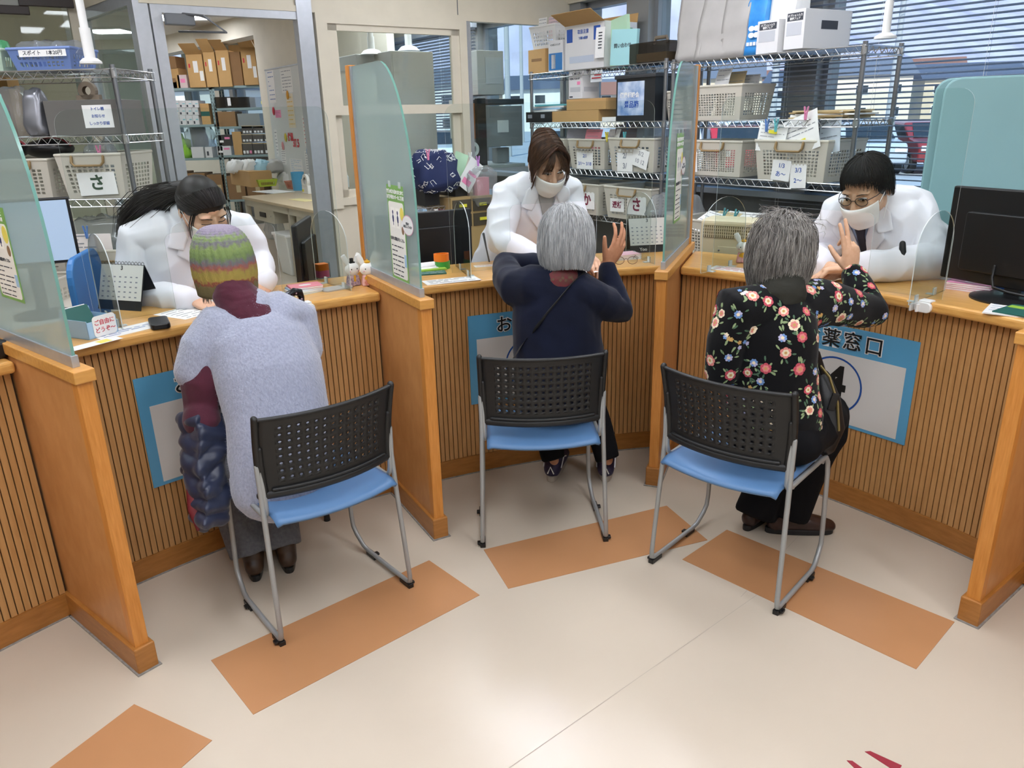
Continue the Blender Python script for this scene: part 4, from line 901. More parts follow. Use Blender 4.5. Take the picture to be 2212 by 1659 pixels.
for k, ft, g in ((knL, ftL, -1), (knR, ftR, 1)): b.loft([pel+sA*.085*g, k+Z*.005, k-Z*.06+fA*.01, (k+ft)/2, ft+Z*.015], [.088, .075, .07, .068, .068], 16, cap=1)
cloth(A, 'trousers', b, grey_t, .007, 6, folds(.008, 8, (1, 1, .5), 5))
br1 = mat('brown shoe leather', '#4a3423', .4, col2='#2a1d16', scale=14)
for ft in (ftL, ftR): shoe(A, ft-(fA*.8-sA*.1)*.03, fA*.9+sA*.3, br1, black, .98)
hat_m = ramp_mat('striped hat yarn', 'Z', [(0, '#6b5f3e'), (.17, '#776a45'), (.22, '#8c4a3c'), (.27, '#a8924a'), (.38, '#9a8a45'), (.45, '#96584e'), (.52, '#6c6a70'), (.60, '#6c8050'), (.72, '#7f9358'), (.79, '#706b76'), (.86, '#7b9056'), (.93, '#837a8c'), (1, '#8d8494')], .95, .20, 60, .6, 260, (1, 1, .5))
hm = hf @ M.Translation((0, -.012, .0)) @ M.Rotation(R(6), 4, 'X'); q = MB()
def hatf(i, j):
    w = 2*pi*i; t = j; z = -.098+.218*sin(min(1, t*1.0)*pi/2)**.92; rr_ = (cos(min(1, max(0, (t-.18)/.82))*pi/2)**.62) if t > .18 else 1-.07*(1-t/.18)
    rb = rr_*(1+.022*cos(26*w+9*t)*min(1, t*3)*(1 if t < .97 else 0)+.006*cos(90*w+30*t)); return V((.093*rb*cos(w), .108*rb*sin(w), z+.0016*sin(t*120)))
q.grid(hatf, 208, 60, hm); mh = q.mesh('knit_hat'); mh.transform(hm.inverted()); ho = ob('knit_hat', mh, hat_m, A, smooth=True, X=A.matrix_world.inverted() @ hm, solid=.005)
rg = random.Random(4); pa = []
for k in range(160):
    w = rg.uniform(pi*.80, pi*1.35) if k < 110 else rg.uniform(pi*1.35, pi*1.75); p0 = V((.080*cos(w), .09*sin(w)-.012, -.075)); l = rg.uniform(.02, .045)
    pa.append([hf @ (p0+V((0, 0, -l*t))+V((0, .01*t, 0))+V((rg.uniform(-.003, .003), 0, 0))) for t in (0, .35, .7, 1)])
strands(A, 'hair', hair_grey, pa, .0012)
# ================================================================== B: silver bob, navy jacket, middle bay
fB = V((.02, 1, 0)).normalized(); sB = V((1, -.02, 0)).normalized(); SB = .97
hd = J(1222, 508, 2.88); nk = J(1214, 588, 2.87); pel = J(1212, 800, 2.98); pel.z = .53
hf = headframe(hd+V((0, 0, -.01)), fB+Z*-.28, Z*.96+fB*.28); b = MB(); head(b, hf, .96); b.loft([hf @ V((0, -.03, -.06)), nk-Z*.03], [.05, .058], 14)
shL, shR = J(1118, 622, 2.92), J(1292, 648, 2.92); elL = Pz(1090, 572, .955)+V((0, 0, 0)); elL = J(1093, 578, 3.10); wrL = J(1205, 572, 3.16); elR = J(1334, 668, 2.98); wrR = J(1312, 583, 3.02)
b.loft([nk, (nk+pel)/2, pel], [.06, .09, .10], 12)
b.loft([shL, elL, wrL], [.042, .036, .026], 10); hand(b, wrL, V((.9, .3, -.05)), -Z, .93, right=False)
b.loft([shR, elR], [.042, .036], 10); b.loft([elR, (elR+wrR)/2, wrR, wrR+(wrR-elR)*.12], [.036, .033, .027, .025], 12)
hw = wrR+(wrR-elR).normalized()*.012; hand(b, hw, V((.50, .12, .88)), V((-.62, .80, .0)), .97, ((.22, .42, .3), (.12, .34, .3), (.18, .40, .3), (.3, .5, .35)), True, (.75, .85, .05), .16, .10)
for g in (-1, 1):
    k = pel+fB*.38+sB*.11*g-Z*.05; ft = Pz(1197 if g < 0 else 1313, 1012, .07); b.loft([pel+sB*.09*g, k, ft+Z*.04], [.06, .045, .022], 10)
B = person('seated person seen from behind with a silver bob and navy jacket', b, skinB, .0036, (pel.x, pel.y, 0))
navy = mat('navy jersey', '#0c1226', .9, var=.25, scale=9, bump=.12, bscale=350, sheen=.12, spec=.2)
b = MB()
b.loft([J(1207, 850, 2.98), J(1207, 790, 2.97), J(1203, 720, 2.95), J(1203, 660, 2.93), J(1206, 615, 2.90), J(1210, 592, 2.88)], [(.175, .13), (.178, .13), (.172, .125), (.168, .118), (.135, .095), (.07, .065)], 28, side=sB)
b.loft([J(1195, 628, 2.9), J(1140, 622, 2.9), shL, (shL+elL)/2+V((-.01, 0, -.005)), elL+V((0, 0, .004)), elL+(wrL-elL)*.5, wrL], [.085, .085, .074, .066, .062, .054, .046], 18)
b.loft([J(1240, 630, 2.9), shR, (shR+elR)/2, elR+V((0, 0, -.006)), (elR+wrR)/2, wrR], [.085, .074, .066, .062, .05, .038], 18)
ja, bvB = cloth(B, 'navy_jacket', b, navy, .006, 9, folds(.010, 7, (1, 1, .8), 6, .35))
scarf = mat('crimson patterned collar', '#6f1f2e', .8, scale=55, col2='#57372f', bump=.1, bscale=200)
b = MB(); b.loft([J(1212, 604, 2.87), J(1213, 578, 2.88), J(1214, 560, 2.89)], [(.072, .066), (.064, .060), (.060, .056)], 22, side=sB); cs, bvc = cloth(B, 'collar', b, scarf, .005, 4, folds(.002, 20))
q = MB(); rg = random.Random(12)
for k in range(18):
    w = rg.uniform(pi*1.02, pi*1.98); c = J(1212, 597+rg.uniform(-8, 3), 2.87)+V((.085*cos(w), .085*sin(w), 0)); h_ = bvc.find_nearest(c)
    if h_[0] is None: continue
    p, n = h_[0], h_[1]; t = n.orthogonal().normalized(); u_ = n.cross(t)
    for j in range(6): a = 2*pi*j/6; e = p+n*.0012; q.add([e, e+(t*cos(a-.25)+u_*sin(a-.25))*.004, e+(t*cos(a)+u_*sin(a))*.007, e+(t*cos(a+.25)+u_*sin(a+.25))*.004], [(0, 1, 2, 3)])
ob('collar_pattern', local(q, B.matrix_world), mat('olive motif', '#615e42', .8), cs)
blk_t = mat('black trousers', '#0d0d10', .9, bump=.1, bscale=200, spec=.2)
b = MB(); b.loft([pel-fB*.05, pel+fB*.1], [(.165, .09), (.165, .09)], 18, side=sB)
for g in (-1, 1):
    k = pel+fB*.38+sB*.11*g-Z*.05; ft = Pz(1197 if g < 0 else 1313, 992, .115); b.loft([pel+sB*.08*g, k, k-Z*.07, (k+ft)/2, ft], [.09, .078, .070, .060, .053], 16, cap=1)
cloth(B, 'trousers', b, blk_t, .007, 6, folds(.007, 8, (1, 1, .5), 7))
sn = mat('purple sneaker mesh', '#241d38', .6, scale=80, col2='#352c4d'); sol = mat('sneaker sole', '#a79d90', .6)
for g, px in ((-1, 1193), (1, 1308)): shoe(B, Pz(px, 1034, 0), fB+V((.22 if g < 0 else .12, 0, 0)), sn, sol, 1.12, 'sneaker', white)
rg = random.Random(5); pa = []
def bob(w, t, k, part=(0, -.0)):
    """w azimuth (0 = right, pi/2 = front), t 0..1 crown to hem"""
    a = .100+.006*k; bb = .112+.006*k; fr = max(0, sin(w)); hem = -.125+.065*fr*fr
    if t < .55: e = t/.55*pi/2; x, y, z = a*sin(e)*cos(w), bb*sin(e)*sin(w), .118*cos(e)+.008*k
    else: q_ = (t-.55)/.45; x, y, z = a*cos(w)*(1+.05*sin(q_*pi)-.17*q_*q_), bb*sin(w)*(1+.03*sin(q_*pi)-.17*q_*q_), hem*q_
    return V((x, y-.012, z))
for k in range(3400):
    w = rg.uniform(pi*.86, pi*2.14); jt = rg.gauss(0, .5); ph = rg.uniform(0, 6); dw = rg.gauss(0, .10)
    t0 = rg.uniform(0.03, .5)**1.2; t1 = rg.uniform(.93, 1.02); pa.append([hf @ (bob(w+dw*(t0+(t1-t0)*i/9)+.03*sin(ph+i*.6), t0+(t1-t0)*i/9, jt)) for i in range(10)])
def capB(q): q.grid(lambda i, j: hf @ (bob(pi*.86+1.28*pi*i, j*.985, -1.2)), 48, 24)
strands(B, 'hair', hair_silver, pa, .0014, capB)
# bag strap
q = MB(); pts = [(1262, 590), (1235, 615), (1200, 655), (1160, 705), (1125, 750), (1100, 790)]; P3 = []
for x, y in pts:
    h_ = bvB.ray_cast(CP, ray(x, y).normalized()); P3.append(h_[0]+h_[1]*.003 if h_[0] is not None else J(x, y, 2.85))
q.loft(P3, [(.012, .0025)]*len(P3), 8, side=(.6, 0, .8)); ob('bag_strap', local(q, B.matrix_world), blackm, B, smooth=True)
# ================================================================== C: grey bob, floral cardigan, right bay
fC = V((.676, .737, 0)); sC = V((.737, -.676, 0))
hd = J(1692, 540, 2.50); nk = J(1690, 618, 2.47); pel = J(1685, 905, 2.60); pel.z = .53
hf = headframe(hd, fC*.95-Z*.12+sC*.1, Z+fC*.12); b = MB(); head(b, hf, .97); b.loft([hf @ V((0, -.03, -.06)), nk-Z*.03], [.05, .058], 14)
shL, shR = J(1590, 668, 2.46), J(1772, 655, 2.56); elL, wrL = J(1560, 800, 2.52), J(1640, 800, 2.72); elR = J(1880, 672, 2.68); wrR = J(1842, 596, 2.76)
b.loft([nk, (nk+pel)/2, pel], [.06, .09, .10], 12); b.loft([shL, elL, wrL], [.042, .036, .026], 10); hand(b, wrL, fC, -Z, .93, right=False)
b.loft([shR, elR], [.042, .036], 10); b.loft([elR, (elR+wrR)/2, wrR, wrR+(wrR-elR)*.15], [.036, .032, .026, .025], 12)
hand(b, wrR+(wrR-elR).normalized()*.012, V((-.10, .10, 1)), V((-.35, .93, 0)), 1.0, ((.06, .08, .06), (.05, .1, .08), (.75, .95, .7), (.8, 1.0, .7)), True, (.55, .85, .35), .10, .25)
for g in (-1, 1):
    k = pel+fC*.34+sC*(.05*g-.02)-Z*.05; ft = Pz(1630 if g < 0 else 1690, 1118, .07); b.loft([pel+sC*.09*g, k, ft+Z*.04], [.06, .045, .022], 10)
C_ = person('seated person seen from behind in a black floral cardigan with one hand raised', b, skinC, .0036, (pel.x, pel.y, 0))
fl_b = mat('black cardigan knit', '#0b0b0e', .9, bump=.12, bscale=350, sheen=.1, spec=.2)
b = MB()
b.loft([J(1668, 905, 2.6), J(1662, 850, 2.59), J(1652, 780, 2.56), J(1655, 710, 2.53), J(1672, 655, 2.50), J(1686, 622, 2.48)], [(.165, .13), (.16, .128), (.168, .128), (.172, .122), (.14, .10), (.075, .068)], 28, side=sC)
b.loft([J(1660, 665, 2.49), shL, (shL+elL)/2+V((-.006, 0, 0)), elL, elL+(wrL-elL)*.5, wrL], [.088, .078, .064, .058, .05, .042], 18)
b.loft([J(1715, 662, 2.52), shR, (shR+elR)/2+V((0, 0, .0)), elR, elR+(wrR-elR)*.5, wrR], [.088, .08, .066, .060, .05, .040], 18)
ca, bvC = cloth(C_, 'floral_cardigan', b, fl_b, .006, 9, folds(.008, 7, (1, 1, .8), 8, .35))
fm = [fl_b]+[mat('print '+n, c, .85) for n, c in (('rose', '#c24f5e'), ('coral', '#e08a84'), ('cream', '#ecdcc0'), ('blue', '#6f93c9'), ('leaf', '#8fa377'), ('dark leaf', '#4d6b52'), ('ochre', '#c9a15f'), ('lilac', '#b9b6d6'))]
rg = random.Random(21); q = MB(); me = ca.data; mw = C_.matrix_world; cand = [p for p in me.polygons if p.normal.dot(V((0, -1, .2))) > -.35]; used_ = []
def stick(p, n, off=.0012):
    h_ = bvC.find_nearest(p); return h_[0]+h_[1]*off if h_[0] is not None else p
def blob(c, n, t, u_, a, l, w, k, off):
    """petal or leaf from c in direction a"""
    d = t*cos(a)+u_*sin(a); s_ = n.cross(d); q.k = k; pts = [c, c+d*l*.45+s_*w*.85, c+d*l*.85+s_*w*.7, c+d*l, c+d*l*.85-s_*w*.7, c+d*l*.45-s_*w*.85]
    q.add([stick(p, n, off) for p in pts], [(0, 1, 2, 3), (0, 3, 4, 5)])
tries = 0
while len(used_) < 120 and tries < 9000:
    tries += 1; p = rg.choice(cand); c = mw @ p.center
    if any((c-o).length < .038 for o in used_): continue
    used_.append(c); n = p.normal.copy(); t = n.orthogonal().normalized(); u_ = n.cross(t); kind = rg.random(); a0 = rg.uniform(0, 6.28)
    for j in range(rg.randint(4, 7)): a = a0+rg.uniform(0, 6.28); cc = c+(t*cos(a)+u_*sin(a))*rg.uniform(.012, .022); blob(cc, n, t, u_, a+rg.uniform(-.5, .5), rg.uniform(.014, .024), .0038, rg.choice((5, 5, 6)), .0011)
    if kind < .5:
        R_ = rg.uniform(.015, .022); k1, k2 = rg.choice(((1, 2), (2, 3), (1, 3), (3, 2)))
        for j in range(6): blob(c, n, t, u_, a0+2*pi*j/6, R_, R_*.5, k1, .0015)
        for j in range(6): blob(c, n, t, u_, a0+.5+2*pi*j/6, R_*.62, R_*.3, k2, .0019)
        for j in range(5): blob(c, n, t, u_, a0+2*pi*j/5, R_*.25, R_*.16, 7, .0023)
    elif kind < .72:
        for j in range(8): blob(c, n, t, u_, a0+2*pi*j/8, .014, .005, rg.choice((4, 8)), .0015)
        for j in range(5): blob(c, n, t, u_, a0+2*pi*j/5, .006, .003, 3, .0019)
    else:
        for m_ in range(4):
            cc = c+(t*rg.uniform(-1, 1)+u_*rg.uniform(-1, 1))*.018; kk = rg.choice((3, 8, 7, 4))
            for j in range(5): blob(cc, n, t, u_, a0+2*pi*j/5, .008, .0035, kk, .0015)
q.k = 0; pm = q.mesh('print'); pm.transform(mw.inverted()); ob('floral_print', pm, fm, ca)
olive = mat('dark olive scarf', '#22221a', .85, bump=.15, bscale=200)
b = MB(); b.loft([J(1684, 634, 2.47), J(1686, 606, 2.48), J(1690, 588, 2.50)], [(.085, .078), (.074, .068), (.066, .06)], 20, side=sC); cloth(C_, 'scarf', b, olive, .005, 5, folds(.004, 16, (1, 1, 3), 9))
b = MB(); b.loft([pel-fC*.06-Z*.02, pel+fC*.1-Z*.02], [(.17, .095), (.17, .095)], 18, side=sC)
for g in (-1, 1):
    k = pel+fC*.34+sC*(.05*g-.02)-Z*.05; ft = Pz(1632 if g < 0 else 1700, 1112, .07); b.loft([pel+sC*.075*g, k, k-Z*.08, (k+ft)/2, ft], [.09, .088, .088, .085, .080], 16, cap=1)
cloth(C_, 'wide_trousers', b, blk_t, .007, 6, folds(.010, 8, (1, 1, .4), 10))
br2 = mat('dark brown shoe', '#2a1713', .35, col2='#3c241c', scale=14)
shoe(C_, Pz(1618, 1140, 0), fC*.8+V((.2, .2, 0)), br2, blackm, .95); shoe(C_, Pz(1672, 1148, 0), fC*.5+sC*.6, br2, blackm, .98)
rg = random.Random(6); pa = []
for k in range(2600):
    w = rg.uniform(pi*.80, pi*2.2); jt = rg.gauss(0, .8); ph = rg.uniform(0, 6); dw = rg.gauss(0, .22); wl_ = rg.uniform(.01, .06)
    t0 = rg.uniform(.02, .5); t1 = rg.uniform(.74, 1.14); pa.append([hf @ (M.Diagonal((.95, .97, 1, 1)) @ bob(w+dw*(t0+(t1-t0)*i/9)+wl_*sin(ph+i*.9), t0+(t1-t0)*i/9, jt)+V((.004*sin(ph*2+i), .004*cos(ph+i), 0))) for i in range(10)])
for k in range(70):
    w = rg.uniform(0, 6.28); t0 = rg.uniform(.02, .35); pa.append([hf @ (bob(w+.1*i, t0+.04*i, 1+i*rg.uniform(.4, 1.2))) for i in range(6)])
strands(C_, 'hair', hair_grey, pa, .0012, lambda q: q.grid(lambda i, j: hf @ (bob(pi*.84+1.32*pi*i, .06+j*.70, -1.8)), 48, 24))
# mask edge seen past the cheek
mask(C_, hf, .97)
# ================================================================== staff
def coat(P, torso, arms, fn=1, vox=.006, amp=.010):
    b = MB()
    for pts, rad, sd in torso: b.loft(pts, rad, 28, side=sd)
    for pts, rad in arms: b.loft(pts, rad, 18)
    return cloth(P, 'white_coat', b, coat_m, vox, 8, folds(amp*1.25, 6.5, (1, 1, .8), fn, .75))
def patch(P, bv, X, outline, name, mt, off, parent=None, th=.002, n=10, label=None):
    """cloth piece lying on the garment: outline in the x,y plane of frame X, dropped along -z"""
    xs = [p[0] for p in outline]; ys = [p[1] for p in outline]; q = MB(); x0, x1, y0, y1 = min(xs), max(xs), min(ys), max(ys); dz = -(X.to_3x3() @ V((0, 0, 1)))
    def xr(y):
        hits = []
        for i in range(len(outline)):
            (ax, ay), (bx, by) = outline[i], outline[(i+1) % len(outline)]
            if (ay-y)*(by-y) <= 0 and ay != by: hits.append(ax+(bx-ax)*(y-ay)/(by-ay))
        return (min(hits), max(hits)) if hits else (x0, x0)
    vs = []
    for j in range(n+1):
        y = y0+(y1-y0)*(.002+.996*j/n); a, c = xr(y)
        for i in range(7):
            o = X @ V((a+(c-a)*i/6, y, .30)); h_ = bv.ray_cast(o, dz); vs.append(h_[0]-dz*off if h_[0] is not None else X @ V((a+(c-a)*i/6, y, 0)))
    q.add(vs, [(j*7+i, j*7+i+1, j*7+8+i, j*7+7+i) for j in range(n) for i in range(6)])
    return ob(name, local(q, P.matrix_world), mt, parent or P, label, smooth=True, solid=th)
def lapels(P, bv, X, co, shirt, tie=None, w=.055, L=.24, shirt_name='shirt'):
    patch(P, bv, X, [(-w, .0), (w, .0), (.0, -L)], shirt_name, shirt, .003, co)
    if tie: patch(P, bv, X, [(-.018, .0), (.018, .0), (.022, -L*.8), (-.016, -L*.8)], 'necktie', tie, .006, co)
    for g in (-1, 1):
        patch(P, bv, X, [(g*.050, .035), (g*.100, .02), (g*.125, -.055), (g*.075, -.075), (g*.045, -.02)], 'collar', coat_m, .014, co, .007)
        patch(P, bv, X, [(g*.046, -.01), (g*.088, -.06), (g*.098, -.085), (g*.004, -L-.02), (g*.004, -L+.0)], 'lapel', coat_m, .009, co, .006)
# ---- P1: ponytail, bowing in the left bay
c1 = V((BC.x, BC.y, 0)); a_ = R(130); f1 = V((-cos(a_), -sin(a_), 0)); s1 = f1.cross(Z)
hd = J(437, 452, 2.86); f_ = (f1*.70-Z*.62+V((.35, -.1, 0))).normalized(); hf = headframe(hd, f_, Z*.75+f1*.6)
hip = c1-f1*3.86+Z*.80; nk = (J(300, 520, 2.98)+J(522, 492, 3.08))/2+(Z*.75+f1*.55)*.10; b = MB(); head(b, hf, 1.0); b.loft([hf @ V((0, -.03, -.06)), nk-f1*.02], [.05, .044], 14)
shR, shL = J(300, 520, 2.98), J(522, 492, 3.08); elR = J(300, 645, 2.98); wrR = J(408, 648, 2.86); elL = J(556, 565, 3.10); wrL = J(572, 605, 2.98)
b.loft([nk-Z*.10, hip], [.04, .07], 12); b.loft([shR, elR, wrR], [.042, .036, .026], 10); b.loft([shL, elL, wrL], [.042, .036, .026], 10)
hand(b, J(418, 650, 2.85), V((.85, -.35, -.22)), V((-.1, .1, -1)), .98, ((.5, .5, .4), (.45, .55, .4), (.5, .6, .4), (.5, .6, .4)), True, (.5, .85, .3), .06)
hand(b, J(578, 610, 2.97), V((-.30, -.80, -.55)), V((-.65, .1, -.7)), .98, ((.55, .6, .4), (.6, .6, .4), (.65, .7, .4), (.7, .7, .5)), False, (.4, .8, .5), .06)
for g in (-1, 1): b.loft([hip+s1*.09*g, c1-f1*3.9+s1*.10*g+Z*.06], [.08, .04], 10)
P1 = person('standing staff member with a black ponytail and mask, bowing over the left counter', b, skinA, .0036, (hip.x, hip.y, 0))
co, bv = coat(P1, [([hip-Z*.34, hip-Z*.15, hip, (hip*.5+(shR+shL)*.25)+Z*.02, (shR+shL)/2-Z*.03, nk-Z*.0], [(.19, .14), (.185, .135), (.17, .125), (.185, .13), (.17, .115), (.075, .07)], s1)],
   [([nk*.5+shR*.5-Z*.02, shR, (shR+elR)/2+V((-.01, 0, 0)), elR, (elR+wrR)/2, wrR], [.09, .082, .074, .066, .058, .046]), ([nk*.5+shL*.5-Z*.03, shL-Z*.01, (shL+elL)/2, elL, wrL], [.08, .068, .060, .054, .046])], 11)
X = FR(nk+f1*.06-Z*.03, s1*-1, Z*.8+f1*.35); X = FR(nk+f1*.05-Z*.02, -s1*-1, Z) if False else FR(nk+f1*.03-Z*.05, s1 if s1.cross(Z*.85-f1*.3).dot(f1) > 0 else -s1, Z*.85-f1*.3)
lapels(P1, bv, X, co, mat('white inner shirt', '#d9d9df', .8), w=.035, L=.14)
b = MB(); b.loft([hip-Z*.3+s1*.09, c1-f1*3.9+s1*.1+Z*.05], [.085, .07], 12); b.loft([hip-Z*.3-s1*.09, c1-f1*4.0-s1*.1+Z*.05], [.085, .07], 12); tr_m = mat('staff trousers', '#3b3d45', .8); cloth(P1, 'trousers', b, tr_m, .01, 4)
for g in (-1, 1): shoe(P1, c1-f1*3.93+s1*.1*g, f1, white, white, .95)
face_parts(P1, hf, 1.0, lid=.95); mask(P1, hf, 1.0)
rg = random.Random(8); pa = []
def slick(w, t, k, tie):
    """combed back from the hairline to the tie point"""
    s0 = V((.079*cos(w), .078*sin(w)+.004, .012+.056*max(0, sin(w)))) if sin(w) > 0 else V((.078*cos(w), .080*sin(w), -.025+.02*cos(w)**2))
    p = s0.lerp(tie, t); d = V((0, -.012, .028)); v = p-d; L = sqrt((v.x/.080)**2+(v.y/.100)**2+(v.z/.092)**2); bl = min(1, (1-t)*5); q_ = d+v/max(L, .01)*(1+.02*k); return p.lerp(q_, bl if t < .9 else bl)
tie = V((.0, -.108, .02))
for k in range(1900):
    w = rg.uniform(-.5, pi+.5) if k < 1500 else rg.uniform(pi, 2*pi); kk = rg.gauss(.5, .6); pa.append([hf @ slick(w+.02*sin(i), i/9, kk, tie) for i in range(10)])
tw = hf @ tie; t1, t2 = J(326, 441, 2.95), J(290, 470, 2.97); t3 = J(270, 512, 3.0)
for k in range(900):
    o = V((rg.gauss(0, 1), rg.gauss(0, 1), rg.gauss(0, 1)))*.019; sp_ = rg.uniform(.6, 1); pa.append([tw+o*.35, tw.lerp(t1, .5)+o*.9+Z*.012, t1+o*1.4+Z*.006, t2+o*1.3, t2.lerp(t3, sp_)+o*.8])
for k in range(24):
    x = rg.uniform(.055, .075); g = rg.choice((-1, 1)); pa.append([hf @ V((g*x, .05, .03)), hf @ V((g*(x+.012), .056, -.01)), hf @ V((g*(x+.008), .06, -.05)), hf @ V((g*x, .055, -.075))])
strands(P1, 'hair', hair_black, pa, .0014, lambda q: (q.ell((0, -.012, .040), (.078, .095, .084), hf @ M.Rotation(R(6), 4, 'X')), q.loft([tw, tw.lerp(t1, .5)+Z*.012, t1+Z*.006, t2, t2.lerp(t3, .6)], [.034, .040, .040, .030, .012], 14)))
q = MB(); q.loft([tw+(hf.to_3x3() @ V((.017*cos(a), 0, .017*sin(a)))) for a in [2*pi*k/16 for k in range(16)]], .005, 8, close=True); ob('hair_tie', local(q, P1.matrix_world), blackm, P1, smooth=True)
# ---- P2: brown parted hair, middle bay
a_ = R(106); f2 = V((-cos(a_), -sin(a_), 0)); s2 = f2.cross(Z)
hd = J(1181, 352, 3.46); hf = headframe(hd, f2*.82-Z*.52+V((.12, 0, 0)), Z*.85+f2*.5); hip = c1-f2*3.84+Z*.82; hip += V((-.08, 0, 0)); nk = (J(1100, 428, 3.58)+J(1228, 420, 3.66))/2+(Z*.8+f2*.45)*.10
b = MB(); head(b, hf, 1.0); b.loft([hf @ V((0, -.03, -.06)), nk-Z*.04], [.048, .046], 14)
shR, shL = J(1100, 428, 3.58), J(1228, 420, 3.66); elR = J(1082, 520, 3.50); wrR = J(1150, 552, 3.38); elL = J(1250, 500, 3.62); wrL = J(1262, 545, 3.45)
b.loft([nk-Z*.10, hip], [.04, .07], 12); b.loft([shR, elR, wrR], [.042, .036, .026], 10); b.loft([shL, elL, wrL], [.042, .036, .026], 10)
hand(b, J(1160, 556, 3.37), V((.9, -.3, -.15)), -Z, .95, ((.4, .4, .3),)*4, True, (.5, .85, .3)); hand(b, J(1266, 548, 3.44), V((.25, -.9, -.2)), V((-.2, 0, -1)), .95, ((.4, .5, .4),)*4, False, (.5, .85, .3))
for g in (-1, 1): b.loft([hip+s2*.09*g, c1-f2*3.9+s2*.10*g+Z*.06], [.08, .04], 10)
P2 = person('standing staff member with brown parted hair and mask, leaning over the middle counter', b, skinA, .0036, (hip.x, hip.y, 0))
co, bv = coat(P2, [([hip-Z*.34, hip-Z*.15, hip, (hip*.5+(shR+shL)*.25)+Z*.02, (shR+shL)/2-Z*.03, nk], [(.20, .14), (.195, .135), (.175, .125), (.18, .13), (.165, .115), (.07, .065)], s2)],
   [([nk*.5+shR*.5-Z*.02, shR, (shR+elR)/2+V((-.01, 0, 0)), elR, (elR+wrR)/2, wrR], [.09, .08, .07, .064, .058, .046]), ([nk*.5+shL*.5-Z*.02, shL, (shL+elL)/2, elL, wrL], [.09, .08, .066, .058, .046])], 12)
sx = s2 if s2.cross(Z).dot(f2) > 0 else -s2; X = FR(nk+f2*.05-Z*.06, sx, Z*.9-f2*.25); lapels(P2, bv, X, co, mat('grey inner top', '#a8a4a2', .8), w=.045, L=.17, shirt_name='inner_top')
b = MB(); [b.loft([hip-Z*.3+s2*.09*g, c1-f2*3.9+s2*.1*g+Z*.05], [.085, .07], 12) for g in (-1, 1)]; cloth(P2, 'trousers', b, tr_m, .01, 4)
for g in (-1, 1): shoe(P2, c1-f2*3.93+s2*.1*g, f2, white, white, .95)
face_parts(P2, hf, 1.0, lid=.35, look=(-.002, -.001)); mask(P2, hf, 1.0)
rg = random.Random(9); pa = []
for k in range(2000):
    g = rg.choice((-1, 1)); y0 = rg.uniform(-.07, .075); kk = rg.gauss(.3, .5); w_ = rg.uniform(0, .3)
    # from the centre parting over the skull to the side, ending behind the ear or as a face-framing lock
    p = []
    for i in range(9):
        e = i/8*1.75; x = g*(.079+.003*kk)*sin(min(e, pi/2)); z = .030+(.094+.004*kk)*cos(min(e, pi/2)) - max(0, e-pi/2)*.18
        fr = max(0, (y0-.03)/.045); y = y0*(1-.12*i/8)+fr*(.012+.022*sin(i/8*pi)) ; z -= fr*.055*(i/8)**1.3; y -= (1-fr)*.035*(i/8)
        yy = y-.012; lim = .098*sqrt(max(.05, 1-(x/.086)**2)); yy = max(-lim, min(yy, lim+.012*fr+.006)); p.append(hf @ V((x*(1+.10*fr*(i/8)), yy, z)))
    pa.append(p)
for k in range(120):                                   # bangs
    g = rg.choice((-1, 1)); x0 = rg.uniform(.0, .03); x1 = x0+rg.uniform(.012, .040); pa.append([hf @ V((g*x0*.6, .055, .098)), hf @ V((g*(x0+(x1-x0)*.4), .088, .072)), hf @ V((g*(x0+(x1-x0)*.75), .095, .042)), hf @ V((g*x1, .090, rg.uniform(.004, .022)))])
for k in range(110):                                   # locks beside the face
    g = rg.choice((-1, 1)); o = rg.uniform(-.008, .008); l = rg.uniform(.10, .15); pa.append([hf @ V((g*.050, .062+o, .072)), hf @ V((g*(.075+o*.4), .066+o, .02)), hf @ V((g*(.082+o), .062+o, -.04)), hf @ V((g*(.078+o), .052+o, -.02-l*.55)), hf @ V((g*(.083+o), .045+o, -.01-l*.75))])
for k in range(500):                                   # gathered back
    w = rg.uniform(pi*1.05, pi*1.95); pa.append([hf @ slick(w, i/7, .4, V((0, -.11, -.03))) for i in range(8)])
strands(P2, 'hair', hair_brown, pa, .0013, lambda q: (q.ell((0, -.016, .036), (.077, .094, .088), hf @ M.Rotation(R(18), 4, 'X'))))
# ---- P3: short black hair, glasses, right bay
c3 = V((BR3.x, BR3.y, 0)); a_ = R(40); f3 = V((-cos(a_), -sin(a_), 0)); s3 = f3.cross(Z)
hd = J(1872, 408, 3.02); hf = headframe(hd, V((-.74, -.55, -.42)), Z*.9+f3*.30+V((-.10, 0, 0))); hip = c3-f3*3.86+Z*.78+V((.12, -.12, 0)); nk = (J(1818, 468, 3.22)+J(1972, 455, 3.16))/2+(Z*.75+f3*.5)*.09
b = MB(); head(b, hf, 1.04); b.loft([hf @ V((0, -.03, -.06)), nk-Z*.04], [.053, .05], 14)
shR, shL = J(1818, 468, 3.22), J(1972, 455, 3.16); elR = J(1772, 552, 3.30); wrR = J(1768, 572, 3.14); elL = J(2010, 565, 3.02); wrL = J(1862, 578, 2.98)
b.loft([nk-Z*.10, hip], [.04, .07], 12); b.loft([shR, elR, wrR], [.046, .040, .03], 10); b.loft([shL, elL, wrL], [.046, .040, .03], 10)
hand(b, J(1772, 576, 3.12), V((.25, -.9, -.15)), V((.8, .2, -.5)), 1.05, ((1.1, 1.2, .8), (1.15, 1.2, .8), (1.2, 1.2, .8), (1.2, 1.2, .8)), True, (.3, .9, .45), .03, .4)
hand(b, J(1838, 580, 2.985), V((-.9, .25, -.12)), V((-.1, -.2, -1)), 1.05, ((.5, .5, .4), (.6, .6, .4), (.7, .7, .5), (.7, .7, .5)), False, (.4, .9, .3), .06)
